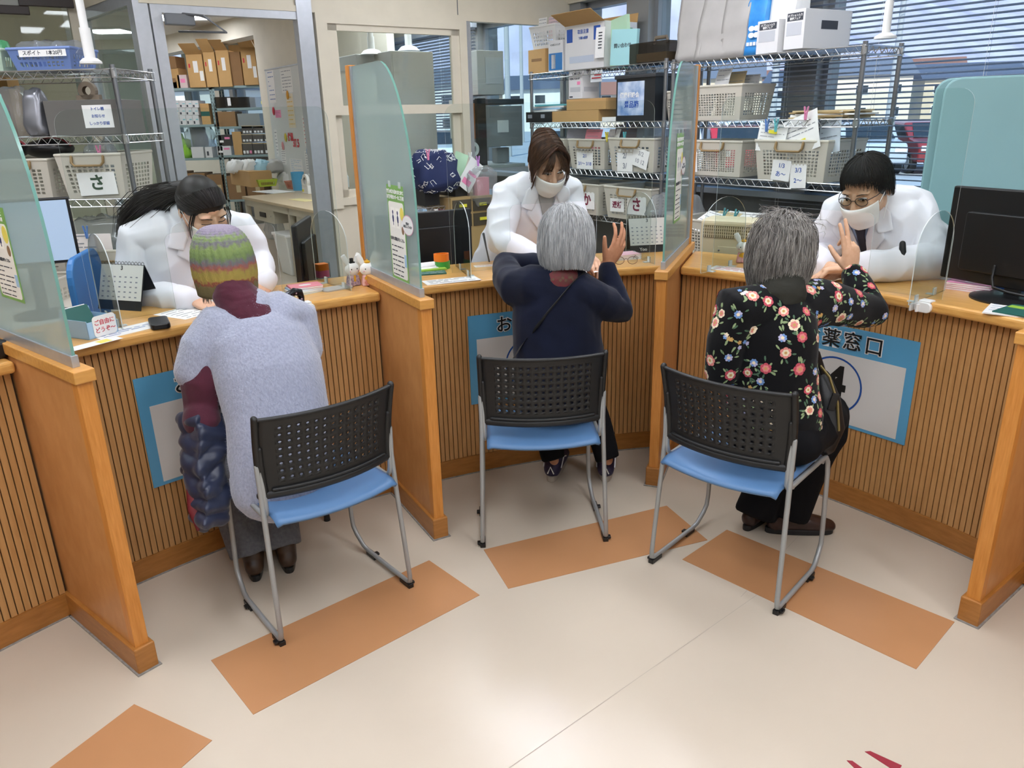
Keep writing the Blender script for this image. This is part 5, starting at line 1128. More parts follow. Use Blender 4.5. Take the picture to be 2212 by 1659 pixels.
for g in (-1, 1): b.loft([hip+s3*.09*g, c3-f3*3.9+s3*.10*g+Z*.06], [.08, .04], 10)
P3_ = person('standing staff member with short black hair, glasses and mask, leaning on the right counter', b, skinC, .0036, (hip.x, hip.y, 0))
co, bv = coat(P3_, [([hip-Z*.34, hip-Z*.15, hip, (hip*.5+(shR+shL)*.25)+Z*.02, (shR+shL)/2-Z*.03, nk], [(.20, .15), (.195, .145), (.18, .135), (.195, .14), (.185, .125), (.08, .075)], s3)],
   [([nk*.5+shR*.5-Z*.02, shR, (shR+elR)/2, elR, wrR], [.10, .09, .076, .066, .05]), ([nk*.5+shL*.5-Z*.02, shL, (shL+elL)/2+V((.012, 0, 0)), elL, (elL+wrL)/2, wrL], [.10, .092, .082, .072, .066, .052])], 13)
sx = s3 if s3.cross(Z).dot(f3) > 0 else -s3; X = FR(nk+f3*.05-Z*.06, sx, Z*.9-f3*.3); lapels(P3_, bv, X, co, mat('blue shirt', '#8fa3c4', .7), mat('dark tie', '#23283a', .6), w=.052, L=.19)
q = MB(); hh = bv.ray_cast(CP, ray(1948, 538).normalized())
if hh[0] is not None: q.loft([hh[0]+Z*.02, hh[0]-Z*.02+V((0, -.012, 0))], [.012, .014], 8); ob('pocket_badge', local(q, P3_.matrix_world), blackm, P3_, smooth=True)
b = MB(); [b.loft([hip-Z*.3+s3*.09*g, c3-f3*3.9+s3*.1*g+Z*.05], [.09, .075], 12) for g in (-1, 1)]; cloth(P3_, 'trousers', b, tr_m, .01, 4)
for g in (-1, 1): shoe(P3_, c3-f3*3.93+s3*.1*g, f3, blackm, black, 1.05)
face_parts(P3_, hf, 1.04, lid=.3, look=(-.002, -.002)); mask(P3_, hf, 1.04)
gl = mat('glasses frame', '#2a2c33', .3, .4)
Y = hf @ M.Scale(1.04, 4); g_ = None; fr_ = MB()
for g in (-1, 1): fr_.loft([V((g*.033+.0255*cos(a)*(1 if abs(cos(a)) < .8 else .97), .098-.004*abs(cos(a)), -.002+.0165*sin(a))) for a in [2*pi*k/20 for k in range(20)]], .0013, 6, close=True, X=Y); fr_.loft([V((g*.058, .094, .005)), V((g*.074, .06, .006)), V((g*.079, -.005, .006)), V((g*.077, -.025, -.012))], .0014, 6, X=Y)
fr_.loft([V((-.009, .097, .002)), V((0, .101, .004)), V((.009, .097, .002))], .0012, 6, X=Y); g_ = ob('glasses', local(fr_, P3_.matrix_world), gl, P3_, smooth=True)
for g in (-1, 1): q = MB(); q.prism([(.0245*cos(a), .0155*sin(a)) for a in [2*pi*k/20 for k in range(20)]], -.0004, .0004, Y @ TR(g*.033, .097, -.002, 0, pi/2)); ob('lens', local(q, P3_.matrix_world), acryl, g_)
rg = random.Random(10); pa = []
for k in range(2400):
    w = rg.uniform(0, 6.283); kk = rg.gauss(.6, .6); fr = max(0, sin(w)); bk = max(0, -sin(w)); tot = 1.70+.32*bk-.50*fr+rg.uniform(-.16, .10); sw = rg.uniform(-.25, .25); p = []
    e0 = rg.uniform(.05, .9)
    for i in range(8):
        e = e0+(tot-e0)*i/7; wv = w+sw*i/7; x = (.082+.003*kk)*sin(e)*cos(wv); y = (.101+.004*kk)*sin(e)*sin(wv)-.012; z = .034+(.094+.004*kk)*cos(e)
        if e > pi/2*.8: z -= (e-pi/2*.8)*.07
        p.append(hf @ (V((x, y+.010*fr*(i/7), z))*1.04))
    pa.append(p)
strands(P3_, 'hair', hair_black, pa, .0015, lambda q: (q.ell((0, -.020, .036), (.080, .095, .092), hf @ M.Scale(1.04, 4) @ M.Rotation(R(16), 4, 'X'))))
# ================================================================== things the visitors brought
down = mat('navy down jacket', '#1d2640', .36, var=.2, scale=12, sheen=.2)
base = J(440, 1000, 2.40); t = thing('down_jacket', 'navy quilted down jacket hanging over the left visitor\'s lap', 'jacket', M.Translation((base.x, base.y, 0)))
b = MB()
for k in range(9):
    x, y, d = 425+6*sin(k*1.3)+k*3, 905+k*26, 2.46-.004*k; w = .062+.014*sin(k*.9+1)
    b.loft([J(x-24+k, y, d), J(x+8, y+6, d-.05), J(x+48-k*2, y+4, d)], [(.03, .024), (.04, .03), (.03, .024)], 14)
b.loft([J(425, 900, 2.45), J(440, 1000, 2.42), J(448, 1100, 2.41), J(440, 1140, 2.40)], [(.055, .03), (.066, .038), (.05, .032), (.022, .018)], 16, side=(1, .3, 0))
me = remesh(b, .005, 6); disp(me, lambda c, n: .011*abs(sin(c.z*48+2.2*noise.noise(c*9)))+.006*noise.noise(c*26)-.006); ob('shell', local(me, t.matrix_world), down, t, smooth=True)
b = MB(); b.loft([J(412, 1040, 2.40), J(420, 1100, 2.39), J(428, 1145, 2.38)], [(.016, .012), (.022, .012), (.006, .006)], 10); ob('lining', local(remesh(b, .005, 3), t.matrix_world), mat('red lining', '#6d1a22', .6), t, 'dark red lining', smooth=True)
bp_ = J(1800, 880, 2.62); t = thing('handbag', 'black handbag hanging at the floral visitor\'s right hip', 'handbag', M.Translation((bp_.x, bp_.y, 0)))
b = MB(); b.loft([J(1776, 815, 2.62), J(1786, 862, 2.61), J(1792, 925, 2.61), J(1784, 962, 2.62)], [(.028, .034), (.044, .045), (.050, .05), (.034, .04)], 18, side=sC); ob('body', local(remesh(b, .006, 5), t.matrix_world), mat('bag nylon', '#0f0f11', .5, bump=.1, bscale=120), t, smooth=True)
b = MB(); b.loft([J(1772, 790, 2.575), J(1792, 815, 2.565), J(1809, 870, 2.56), J(1812, 930, 2.56)], [(.003, .005)]*4, 8); ob('zip', local(b, t.matrix_world), mat('zip brass', '#8b7a4c', .35, .6), t, smooth=True)
b = MB(); b.loft([J(1780, 812, 2.60), J(1766, 765, 2.55), J(1745, 745, 2.47)], [(.011, .003)]*3, 8, side=(.5, 0, .8)); ob('strap', local(b, t.matrix_world), blackm, t, smooth=True)
b = MB(); b.box(-.012, -.004, -.03, .012, .004, .03, M.Translation(J(1800, 868, 2.553)) @ M.Rotation(.2, 4, 'Y')); ob('zip_pull', local(b, t.matrix_world), blackm, t, bevel=.002)
# ------------------------------------------------------------------ wire racks and baskets
def wire_rack(X, L, D, levels, label, top=None):
    t = thing('wire_rack', label, 'rack', X, 'chrome wire racks')
    top = top or levels[0]+.02
    for x in (.0125, L-.0125):
        for y in (.0125, D-.0125):
            q = MB(); q.cyl((x, y, .02), (x, y, top), .0125, 12); q.lathe([(.016, 0), (.016, .012), (.006, .02), (.006, .03)], 10, M.Translation((x, y, 0))); ob('post', q, steel_d, t, smooth='auto')
    for z in levels:
        q = MB(); r = .0032
        for y in (.0, D):
            q.cyl((0, y, z), (L, y, z), r, 6); q.cyl((0, y, z-.038), (L, y, z-.038), r, 6); n = int(L/.028); n += n % 2
            q.loft([V((L*k/n, y, z-.003-.032*(k % 2))) for k in range(n+1)], .0022, 5)
        for x in (0, L):
            q.cyl((x, 0, z), (x, D, z), r, 6); q.cyl((x, 0, z-.038), (x, D, z-.038), r, 6); n = int(D/.028); n += n % 2
            q.loft([V((x, D*k/n, z-.003-.032*(k % 2))) for k in range(n+1)], .0022, 5)
        n = int(L/.026)
        for k in range(1, n): q.cyl((L*k/n, 0, z), (L*k/n, D, z), .0016, 4)
        for x in (.0125, L-.0125):
            for y in (.0125, D-.0125): q.lathe([(.0175, -.042), (.0165, .004)], 12, M.Translation((x, y, z)))
        ob('shelf', q, steel, t)
    return t
rrp = V((1.761, 4.03, 0)); dx = -WW; ang_r = atan2(dx.y, dx.x)
XR = M.Translation(rrp+WW*1.284) @ M.Rotation(ang_r, 4, 'Z'); XM = M.Translation(rrp+WW*2.812) @ M.Rotation(ang_r, 4, 'Z'); XL = M.Translation((-3.14, 4.14, 0)) @ M.Rotation(R(-2.2), 4, 'Z')
LV = (1.838, 1.498, 1.176, .868, .30); LVM = (1.85, 1.50, 1.176, .862, .30); LVL = (1.82, 1.507, 1.192, .883, .45)
wire_rack(XR, 1.284, .35, LV, 'chrome wire rack by the window behind the right staff member')
wire_rack(XM @ M.Translation((.06, 0, 0)), 1.43, .35, LVM, 'chrome wire rack by the window behind the middle staff member')
wire_rack(XL, 1.21, .42, LVL, 'chrome wire rack at the left behind the glass divider')
bask = mat('ivory basket plastic', '#c6c1b4', .5, var=.02, scale=8); hand_m = mat('brown handle plastic', '#8f744c', .5)
def perf(q, a, b, c, d, nx, ny, mx=.10, my=.22, fx=.66, fy=.66):
    """perforated wall: corners a b (top) c d (bottom right, left)"""
    P = lambda u, v: a.lerp(b, u).lerp(d.lerp(c, u), v)
    us = [0]+[mx+(1-2*mx)*(k+o)/nx for k in range(nx) for o in ((1-fx)/2, (1+fx)/2)]+[1]; vs = [0]+[my+(1-my-.12)*(k+o)/ny for k in range(ny) for o in ((1-fy)/2, (1+fy)/2)]+[1]
    n0 = len(us); vv = [P(u, v) for v in vs for u in us]; fs = []
    for j in range(len(vs)-1):
        for i in range(n0-1):
            if i % 2 and j % 2: continue
            fs.append((j*n0+i, j*n0+i+1, (j+1)*n0+i+1, (j+1)*n0+i))
    q.add(vv, fs)
def basket(X, w, d, h, label, group='ivory perforated baskets', handle=True, mt=None, cards=(), nx=9, ny=7, cat='basket'):
    """front face at y = 0, x centred; cards = (text, size, colour, x, z, w, h, roll)"""
    t = thing('basket', label, cat, X, group); tp = .022; mt = mt or bask
    A = [V((-w/2, 0, h)), V((w/2, 0, h)), V((w/2, d, h)), V((-w/2, d, h))]; B = [V((-w/2+tp, tp, 0)), V((w/2-tp, tp, 0)), V((w/2-tp, d-tp, 0)), V((-w/2+tp, d-tp, 0))]
    q = MB()
    for k in range(4): perf(q, A[k], A[(k+1) % 4], B[(k+1) % 4], B[k], nx if k % 2 == 0 else int(nx*d/w), ny)
    q.add(B, [(3, 2, 1, 0)]); bd = ob('body', q, mt, t, solid=.0022)
    q = MB(); q.loft([a+V((0, 0, 0)) for a in A], [(.004, .009)]*4, 6, side=(0, 0, 1), close=True)
    q = MB()
    for k in range(4): q.loft([A[k], A[(k+1) % 4]], [(.0045, .0075)]*2, 8, side=(A[(k+1) % 4]-A[k]).cross(V((0, 0, 1))).normalized())
    ob('rim', q, mt, t)
    if handle:
        q = MB(); hw = min(.085, w*.24); z = h*.96; q.loft([V((-hw, -.004, z)), V((-hw, -.012, z-.03)), V((-hw*.82, -.014, z-.045)), V((hw*.82, -.014, z-.045)), V((hw, -.012, z-.03)), V((hw, -.004, z))], [(.010, .006)]*6, 8, side=(0, 1, 0)); ob('handle', q, hand_m, t, smooth=True)
    for tx, sz, cm, x, z, cw, ch, rl in cards:
        y = tp*(1-z/h)-.006; Y = M.Translation((x, y, z)) @ M.Rotation(pi/2, 4, 'X') @ M.Rotation(R(rl), 4, 'Z')
        q = MB(); q.box(-cw/2, -ch/2, 0, cw/2, ch/2, .0008); c = ob('label_card', q, paper, t, X=Y)
        for k, s_ in enumerate(tx.split('\n')): text(c, s_, sz, TR(0, ch*.22-k*ch*.42 if '\n' in tx else 0, .0012), cm, sz*.03 if sz > .04 else .0003)
    return t
def onrack(XK, x, y, z, rz=0): return XK @ M.Translation((x, y, z+.004)) @ M.Rotation(R(rz), 4, 'Z')
def carton(X, w, d, h, label, mt, flaps=0, tape=None, prints=(), group=None, texts=(), name='carton', cat='box'):
    """box with its front at y = 0; prints = (face, x0, z0, x1, z1, material); texts = (string, size, x, z, material, face)"""
    t = thing(name, label, cat, X, group); q = MB()
    if flaps: [q.box(*a) for a in ((-w/2, 0, 0, w/2, .004, h), (-w/2, d-.004, 0, w/2, d, h), (-w/2, 0, 0, -w/2+.004, d, h), (w/2-.004, 0, 0, w/2, d, h), (-w/2, 0, 0, w/2, d, .004))]
    else: q.box(-w/2, 0, 0, w/2, d, h)
    ob('body', q, mt, t, bevel=.0015)
    if flaps:
        for a_, X2, l in ((flaps, M.Translation((0, 0, h)), w), (-82, M.Translation((0, d, h)) @ M.Rotation(pi, 4, 'Z'), w)):
            q = MB(); q.box(-l/2, -d*(.48 if a_ > -60 else .2), -.0015, l/2, 0, .0015, X2 @ M.Rotation(R(a_), 4, 'X')); ob('flap', q, mt, t)
    if tape: q = MB(); q.box(-.022, -.0006, h*.72, .022, .0, h+.0006); q.box(-.022, 0, h, .022, d, h+.0006); ob('tape', q, tape, t)
    for fc, x0, z0, x1, z1, pm in prints:
        q = MB()
        if fc == 'f': q.box(-w/2+w*x0, -.0008, h*z0, -w/2+w*x1, 0, h*z1)
        elif fc == 'r': q.box(w/2, d*x0, h*z0, w/2+.0008, d*x1, h*z1)
        else: q.box(-w/2-.0008, d*x0, h*z0, -w/2, d*x1, h*z1)
        ob('print_panel', q, pm, t)
    for s_, sz, x, z, pm, fc in texts:
        Y = M.Translation((-w/2+w*x, -.0014, h*z)) @ M.Rotation(pi/2, 4, 'X') if fc == 'f' else M.Translation((w/2+.0014, d*x, h*z)) @ M.Rotation(pi/2, 4, 'Z') @ M.Rotation(pi/2, 4, 'X')
        text(t, s_, sz, Y, pm, .0002, 'print')
    return t
def peg(X, label, mt):
    t = thing('clothes_peg', label, 'clip', X, 'plastic clothes pegs'); q = MB(); 
    for g in (-1, 1): q.loft([V((g*.003, 0, 0)), V((g*.005, 0, .03)), V((g*.011, 0, .062))], [(.0035, .007)]*3, 6, side=(1, 0, 0))
    q.cyl((-.008, 0, .034), (.008, 0, .034), .004, 8); ob('jaws', q, mt, t); return t
def crumple(name, label, cat, X, w, d, h, mt, seed=1, group=None, sub=26, tilt=0):
    """soft packet: a folded, dented bag"""
    rg = random.Random(seed); o = V((rg.uniform(0, 50), 0, 0)); q = MB(); q.ell((0, 0, h/2), (w/2, d/2, h/2), None, sub, 14); me = q.mesh(name)
    sg_ = lambda t, e: abs(t)**e*(1 if t > 0 else -1)
    for v in me.vertices:
        c = v.co; u, w_, z = c.x/(w/2), c.y/(d/2), (c.z-h/2)/(h/2); zz = .5+.5*sg_(z, .45); v.co = V((sg_(u, .42)*w/2*(1-.10*zz), sg_(w_, .5)*d/2*(1.05-.6*zz), h*zz))
    me.update(); disp(me, lambda co, n: (noise.noise(co*22+o)+.6*(1-2*abs(noise.noise(co*34+o))))*.16*min(w, d, h))
    if tilt: me.transform(M.Rotation(R(tilt), 4, 'Y'))
    return ob(name, me, mt, None, label, cat, group, X=X, smooth=True)
def slip(name, label, X, w, h, mts, lines, cat='paper', group=None, bend=.15):
    """standing sheet, slightly bowed; x across, z up"""
    q = MB(); n = 8; f = lambda u, v, o=0: V(((u-.5)*w, o+bend*h*(v*v)*.35+bend*.02*sin(u*3), v*h)); q.grid(lambda i, j: f(i, j), 4, n); q.k = 1
    for x0, x1, y, hh in lines: q.add([f(x0, y, -.0012), f(x1, y, -.0012), f(x1, y+hh, -.0012), f(x0, y+hh, -.0012)], [(0, 1, 2, 3)])
    return ob(name, q, mts, None, label, cat, group, X=X, solid=.0006)
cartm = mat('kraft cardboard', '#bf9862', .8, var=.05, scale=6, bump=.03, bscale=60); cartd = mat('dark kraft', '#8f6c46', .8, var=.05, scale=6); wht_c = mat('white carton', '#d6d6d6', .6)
plast = clear('clear bag film', '#edf0f1', .8, .22, '#dfe3e6', rough=.12); smoke = clear('smoked plastic', '#9a938a', .5, .25, '#6b645c'); stick_y = mat('yellow sticker', '#e9e03f', .6); stick_p = mat('pink sticker', '#f08ab4', .6); greyprint = mat('grey print', '#8b8f98', .7)
pegs = {n: mat('peg '+n, c, .35) for n, c in (('pink', '#e08ab0'), ('blue', '#5f86c4'), ('teal', '#69b7bd'), ('yellow', '#e3d24a'), ('red', '#c63a56'))}
grnk = mat('kana green', '#3c5240', .6); redk = mat('kana crimson', '#7c2340', .6)
# --- left rack: x from the left end; photo shows x > .25
basket(onrack(XL, .50, .03, LVL[0]), .28, .26, .10, 'mint slotted basket on the top of the left rack', None, False, mat('mint plastic', '#b5cbb9', .5), nx=12, ny=1)
crumple('packet', 'green plastic packets lying in the mint basket', 'packet', onrack(XL, .50, .14, LVL[0]+.085), .22, .16, .07, mat('green film', '#4f9a6a', .25), 3); crumple('packet', 'clear packet on the green packets in the mint basket', 'packet', onrack(XL, .46, .10, LVL[0]+.12), .16, .12, .06, plast, 4)
basket(onrack(XL, .83, .03, LVL[0]), .32, .26, .10, 'translucent blue basket with a printed dropper price tag on the left rack', None, False, mat('blue plastic', '#6f87bd', .35), [('スポイト　1本20円', .024, ink, .02, .078, .24, .032, 0)], 10, 2)
for k in range(3): crumple('packet', ('left clear packet heaped in the blue basket', 'middle clear packet heaped in the blue basket', 'right clear packet heaped in the blue basket')[k], 'packet', onrack(XL, .74+.09*k, .15, LVL[0]+.06), .15, .16, .08, plast, 5+k, 'clear packets in the blue basket')
carton(onrack(XL, .34, .06, LVL[1]), .20, .24, .16, 'black box with a pink top band on the second shelf of the left rack', blackm, prints=[('f', 0, .82, 1, 1, mat('dusty pink', '#a4566b', .6)), ('r', 0, .82, 1, 1, mat('dusty pink', '#a4566b', .6))])
carton(onrack(XL, .32, .10, LVL[1]+.166), .16, .16, .13, 'dark grey box standing on the black and pink box', mat('slate plastic', '#4a4b50', .5))
carton(onrack(XL, .31, .30, LVL[1]), .30, .10, .30, 'kraft carton at the back of the left rack', cartm, prints=[('f', .45, .85, .6, .93, stick_y)])
crumple('packet', 'clear packet of silver sachets on the left rack', 'packet', onrack(XL, .60, .10, LVL[1]), .13, .15, .24, plast, 8); crumple('packet', 'dark silver packet beside the grey case on the left rack', 'packet', onrack(XL, .72, .10, LVL[1]), .10, .14, .23, mat('silver film', '#85868c', .3, .6), 9)
t = carton(onrack(XL, .97, .06, LVL[1]), .38, .26, .17, 'smoked grey plastic case with a typed note on the left rack', mat('grey case', '#6c6a66', .4), prints=[('f', .52, .2, .92, .85, paper)], name='plastic_case', cat='case')
for k, s_ in enumerate(('トイレ棚', 'お知らせ', 'しっかり確認')): text(t, s_, .018, TR(.085, -.0016, .125-.035*k, 0, pi/2), inkblue, .0002, 'print')
q = MB(); q.lathe([(.022, 0), (.045, 0), (.045, .03), (.022, .03)], 20, M.Rotation(pi/2, 4, 'X'), False); q.box(-.06, -.03, -.045, .06, 0, -.02); ob('tape_dispenser', q, mat('taupe', '#7d7060', .5), None, 'taupe tape dispenser on the smoked case', 'dispenser', X=onrack(XL, .99, .14, LVL[1]+.17+.045))
for k, (x, lb) in enumerate(((.46, 'left black pouch with a red band above the left rack basket'), (.70, 'right black pouch with a red band above the left rack basket'))):
    X = onrack(XL, x, .16, LVL[2]+.20); t = thing('pouch', lb, 'pouch', X, 'black pouches'); q = MB(); q.ell((0, 0, .05), (.13, .09, .05)); ob('body', q, black, t, smooth=True)
    q = MB(); q.loft([V((.02+.105*cos(a), .0, .05+.055*sin(a))) for a in [pi*k2/10 for k2 in range(11)]], [(.016, .003)]*11, 8, side=(0, 1, 0)); ob('band', q, mat('band red', '#b8303f', .5), t, 'red band', smooth=True)
crumple('packet', 'white packet in front of the black pouches on the left rack', 'packet', onrack(XL, .37, .06, LVL[2]+.18), .13, .1, .14, white, 11); slip('paper', 'pale blue strip of paper hanging at the left rack', onrack(XL, .30, -.01, LVL[2]+.20), .08, .15, [paleblue, inkblue], [(.3, .6, .2, .05), (.3, .6, .4, .05), (.3, .6, .6, .05)])
sa = basket(onrack(XL, .99, .0, LVL[2]), .345, .34, .22, 'ivory basket with a green sa kana card on the left rack', cards=[('さ', .085, grnk, .02, .075, .20, .115, 2)])
basket(onrack(XL, .60, .0, LVL[2]), .345, .36, .20, 'ivory basket left of the sa basket, partly behind glass')
crumple('packet', 'clear packet with a yellow slip in the sa basket', 'packet', onrack(XL, 1.02, .08, LVL[2]+.15), .16, .10, .12, plast, 12); peg(onrack(XL, 1.04, .03, LVL[2]+.2), 'pink peg on the sa basket of the left rack', pegs['pink'])
basket(onrack(XL, 1.0, -.03, LVL[3]-.17), .345, .36, .21, 'ivory basket with a green ho kana card on the left rack', cards=[('ほ', .085, grnk, .05, .085, .22, .125, 2)])
basket(onrack(XL, .60, -.03, LVL[3]-.17), .345, .36, .20, 'ivory basket left of the ho basket')
crumple('packet', 'large clear bag heaped over the ho basket', 'packet', onrack(XL, .95, .14, LVL[3]+.02), .40, .26, .17, plast, 13); crumple('packet', 'second clear bag behind the large bag over the ho basket', 'packet', onrack(XL, 1.08, .26, LVL[3]+.02), .28, .2, .2, plast, 14)
slip('paper', 'prescription slip pegged on the bag over the ho basket', onrack(XL, .93, -.02, LVL[3]+.04, 0), .22, .09, [mat('pinkish paper', '#e7dcd8', .7), greyprint], rows(4, .2, .85, seed=31, hh=.06)); peg(onrack(XL, .92, -.03, LVL[3]+.11), 'blue peg on the bag over the ho basket', pegs['blue'])
basket(onrack(XL, .66, -.38, .60), .40, .30, .22, 'ivory basket on the floor stand below the ho basket', handle=False); carton(onrack(XL, .66, -.40, .02), .44, .34, .57, 'grey drawer stand under the lowest ivory basket', mat('drawer grey', '#85857f', .6), prints=[('f', .06, .1, .94, .45, greyprint), ('f', .06, .55, .94, .9, greyprint)], name='drawer_stand', cat='drawers')
slip('paper', 'white slip with a yellow mark in the lowest ivory basket', onrack(XL, .68, -.33, .80), .24, .09, [paper, stick_y], [(.42, .58, .15, .3)]); peg(onrack(XL, .60, -.35, .84), 'pink peg on the lowest ivory basket', pegs['pink'])
# --- middle rack (x 0 = far left end, 1.49 = near right end)
basket(onrack(XM, .20, .02, LVM[0]+.17), .31, .28, .15, 'white see-through basket of leaflets on top of a carton, middle rack', None, False, mat('white basket', '#dad9d6', .4), nx=10, ny=4)
for k in range(3): slip('leaflet', ('left leaflet standing in the white top basket', 'middle pinkish leaflet standing in the white top basket', 'right leaflet standing in the white top basket')[k], onrack(XM, .10+.09*k, .10+.03*k, LVM[0]+.24, 5*k), .10, .15, [(paper, mat('blush paper', '#dcc4c6', .7), paper)[k], greyprint], rows(3, .6, .9, seed=k), 'leaflet', 'leaflets in the white top basket')
carton(onrack(XM, .13, .02, LVM[0]), .21, .24, .168, 'small kraft carton under the white basket, middle rack', cartm, prints=[('f', .2, .5, .8, .62, cartd)])
carton(onrack(XM, .36, .02, LVM[0]), .17, .22, .21, 'white and blue device box beside the small kraft carton', wht_c, prints=[('f', .04, .05, .96, .6, mat('box blue', '#2f77b8', .4)), ('f', .22, .1, .5, .55, white), ('r', .2, .3, .8, .7, greyprint)], texts=[('4つのスイッチ', .018, .5, .86, ink, 'f')])
big = carton(onrack(XM, .68, .02, LVM[0]), .42, .30, .29, 'big white carton with open kraft flaps, middle rack', wht_c, flaps=-28, prints=[('f', .05, .62, .2, .92, inkblue), ('f', .74, .62, .9, .92, inkblue), ('f', .12, .15, .75, .30, mat('pale print', '#b9c3d2', .6))])
for o_ in kids(big):
    if o_.name.startswith('flap'): o_.data.materials[0] = cartm
text(big, '取扱注意', .03, TR(-.01, -.0015, .24, 0, pi/2), inkblue, .0003, 'print'); text(big, '下積み厳禁', .02, TR(-.01, -.0015, .2, 0, pi/2), inkblue, .0002, 'print')
fg = [mat('mint folder', '#8fc5a8', .6), mat('pale green folder', '#b4d6b6', .6), mat('aqua folder', '#9fd0d4', .6)]
for k, (x, rz, h_, lb) in enumerate(((.90, 12, .25, 'mint file folder leaning right of the big white carton'), (1.0, -10, .30, 'tall pale green folder with a pink sticker, middle rack'), (1.06, 6, .22, 'aqua folder in front of the tall green folder, middle rack'))):
    q = MB(); q.box(-.11, -.012, 0, .11, .012, h_, M.Rotation(R(rz*.6), 4, 'Y')); o = ob('file_folder', q, fg[k], None, lb, 'folder', 'file folders on the middle rack', X=onrack(XM, x, .10-.03*k, LVM[0], rz))
    if k == 1: q = MB(); q.box(.0, -.0135, h_*.66, .05, -.012, h_*.74, M.Rotation(R(rz*.6), 4, 'Y')); ob('sticker', q, stick_p, o)
    if k == 2: text(o, '問い合わせ', .03, TR(0, -.0135, h_*.55, 0, pi/2), ink, .0003)
slip('paper', 'white handwritten strip hanging on the mint folder', onrack(XM, .87, -.005, LVM[0]+.06), .09, .19, [paper, ink], [(.3, .7, y/10, .04) for y in range(3, 9)])
t = thing('document_case', 'smoked see-through document case with a handle, middle rack', 'case', onrack(XM, 1.29, .03, LVM[0])); q = MB(); q.box(-.17, 0, 0, .17, .24, .125); ob('shell', q, smoke, t, bevel=.01); q = MB(); q.box(-.15, .02, .01, .15, .22, .06); ob('contents', q, tan, t); q = MB(); q.loft([V((-.06, .12, .125)), V((-.05, .12, .155)), V((.05, .12, .155)), V((.06, .12, .125))], [(.008, .012)]*4, 8); ob('handle', q, mat('taupe handle', '#6f6353', .5), t)
carton(onrack(XM, .17, .0, LVM[1]), .32, .30, .075, 'black tray with two white tabs, middle rack', blackm, prints=[('f', .08, .4, .25, .75, greyprint), ('f', .6, .4, .75, .75, greyprint)], name='tray', cat='tray')
for k in range(4): q = MB(); q.box(-.17, -.12, 0, .17, .12, .012); ob('folder', q, (paper, paleblue, wht_c, mat('teal folder', '#5fa8b0', .5))[k], None, ('lowest white folder on the black tray', 'pale blue folder second on the black tray', 'grey-white folder third on the black tray', 'teal folder topmost on the black tray')[k], 'folder', 'folders on the black tray', X=onrack(XM, .22+.02*k, .14, LVM[1]+.077+.0125*k, 4*k-4))
bx = [(.36, 0, .20, .075, 'brown carton beside the black tray, bottom row'), (.54, 0, .19, .078, 'middle brown carton of the bottom row, middle rack'), (.74, 0, .22, .078, 'right brown carton of the bottom row, middle rack'), (.60, .079, .20, .075, 'left brown carton of the upper row, middle rack'), (.81, .079, .23, .075, 'right brown carton of the upper row, middle rack')]
for x, z, w_, h_, lb in bx: carton(onrack(XM, x, .01, LVM[1]+z), w_, .26, h_, lb, cartm, group='brown cartons on the middle rack')
carton(onrack(XM, .60, .01, LVM[1]+.156), .15, .16, .185, 'white monitor box with a printed drawing on the brown cartons', wht_c, prints=[('f', .06, .05, .3, .1, ink), ('f', .12, .25, .85, .42, mat('pale grey', '#b7b9bd', .6)), ('r', .1, .25, .9, .42, MATS['pale grey']), ('f', .62, .5, .85, .62, stick_p)], texts=[('OMRON', .026, .6, .9, ink, 'f'), ('HEM-7130-HP', .019, .45, .72, ink, 'f')])
slip('paper', 'pale note with pink print pegged beside the monitor box', onrack(XM, .80, .03, LVM[1]+.26), .12, .075, [mat('pale note', '#dfe6ea', .7), inkred], [(.1, .9, .3, .1), (.3, .9, .55, .1)])
t = carton(onrack(XM, 1.22, .0, LVM[1]), .36, .30, .27, 'black storage box with a sky-blue picture label, middle rack', mat('dark storage plastic', '#1e2023', .45), prints=[], name='storage_box', cat='box')
q = MB(); q.box(-.19, -.012, .262, .19, .31, .285); ob('lid', q, mat('lid grey', '#38393c', .4), t, bevel=.006)
sky_l = mat('printed sky', '#2d6fb3', .5, scale=9, col2='#dfe9f2', det=5); q = MB(); q.box(-.165, -.0012, .035, .085, 0, .245); lb_ = ob('picture_label', q, sky_l, t)
text(lb_, '健康相談会', .036, TR(-.05, -.002, .16, 0, pi/2), white, .001); text(lb_, '景品箱', .046, TR(-.03, -.002, .10, 0, pi/2), inkblue, .001)
crumple('packet', 'crumpled white bag on the lid of the black storage box', 'packet', onrack(XM, 1.14, .12, LVM[1]+.287), .13, .12, .09, plast, 22); q = MB(); q.box(-.08, -.05, 0, .08, .05, .028); ob('paper_stack', q, paper, None, 'small stack of white paper in front of the brown cartons', 'paper', X=onrack(XM, .97, .06, LVM[1]))
basket(onrack(XM, .29, .0, LVM[2]), .38, .35, .20, 'ivory basket behind the middle staff member\'s head'); 
basket(onrack(XM, .73, .0, LVM[2]), .40, .35, .20, 'ivory basket with one white date card, middle rack', cards=[('2/1\n3/1〜 3/18', .034, inkblue, -.02, .06, .18, .13, 0)])
basket(onrack(XM, 1.20, -.01, LVM[2]), .44, .35, .21, 'ivory basket with overlapping date cards, middle rack', cards=[('2/\n3/', .05, greyprint, -.06, .065, .15, .16, 2), ('3/2\n10 12', .04, greyprint, .09, .09, .15, .12, -14)])
crumple('packet', 'clear bag standing in the basket with overlapping cards', 'packet', onrack(XM, 1.28, .17, LVM[2]+.10), .30, .20, .24, plast, 24)
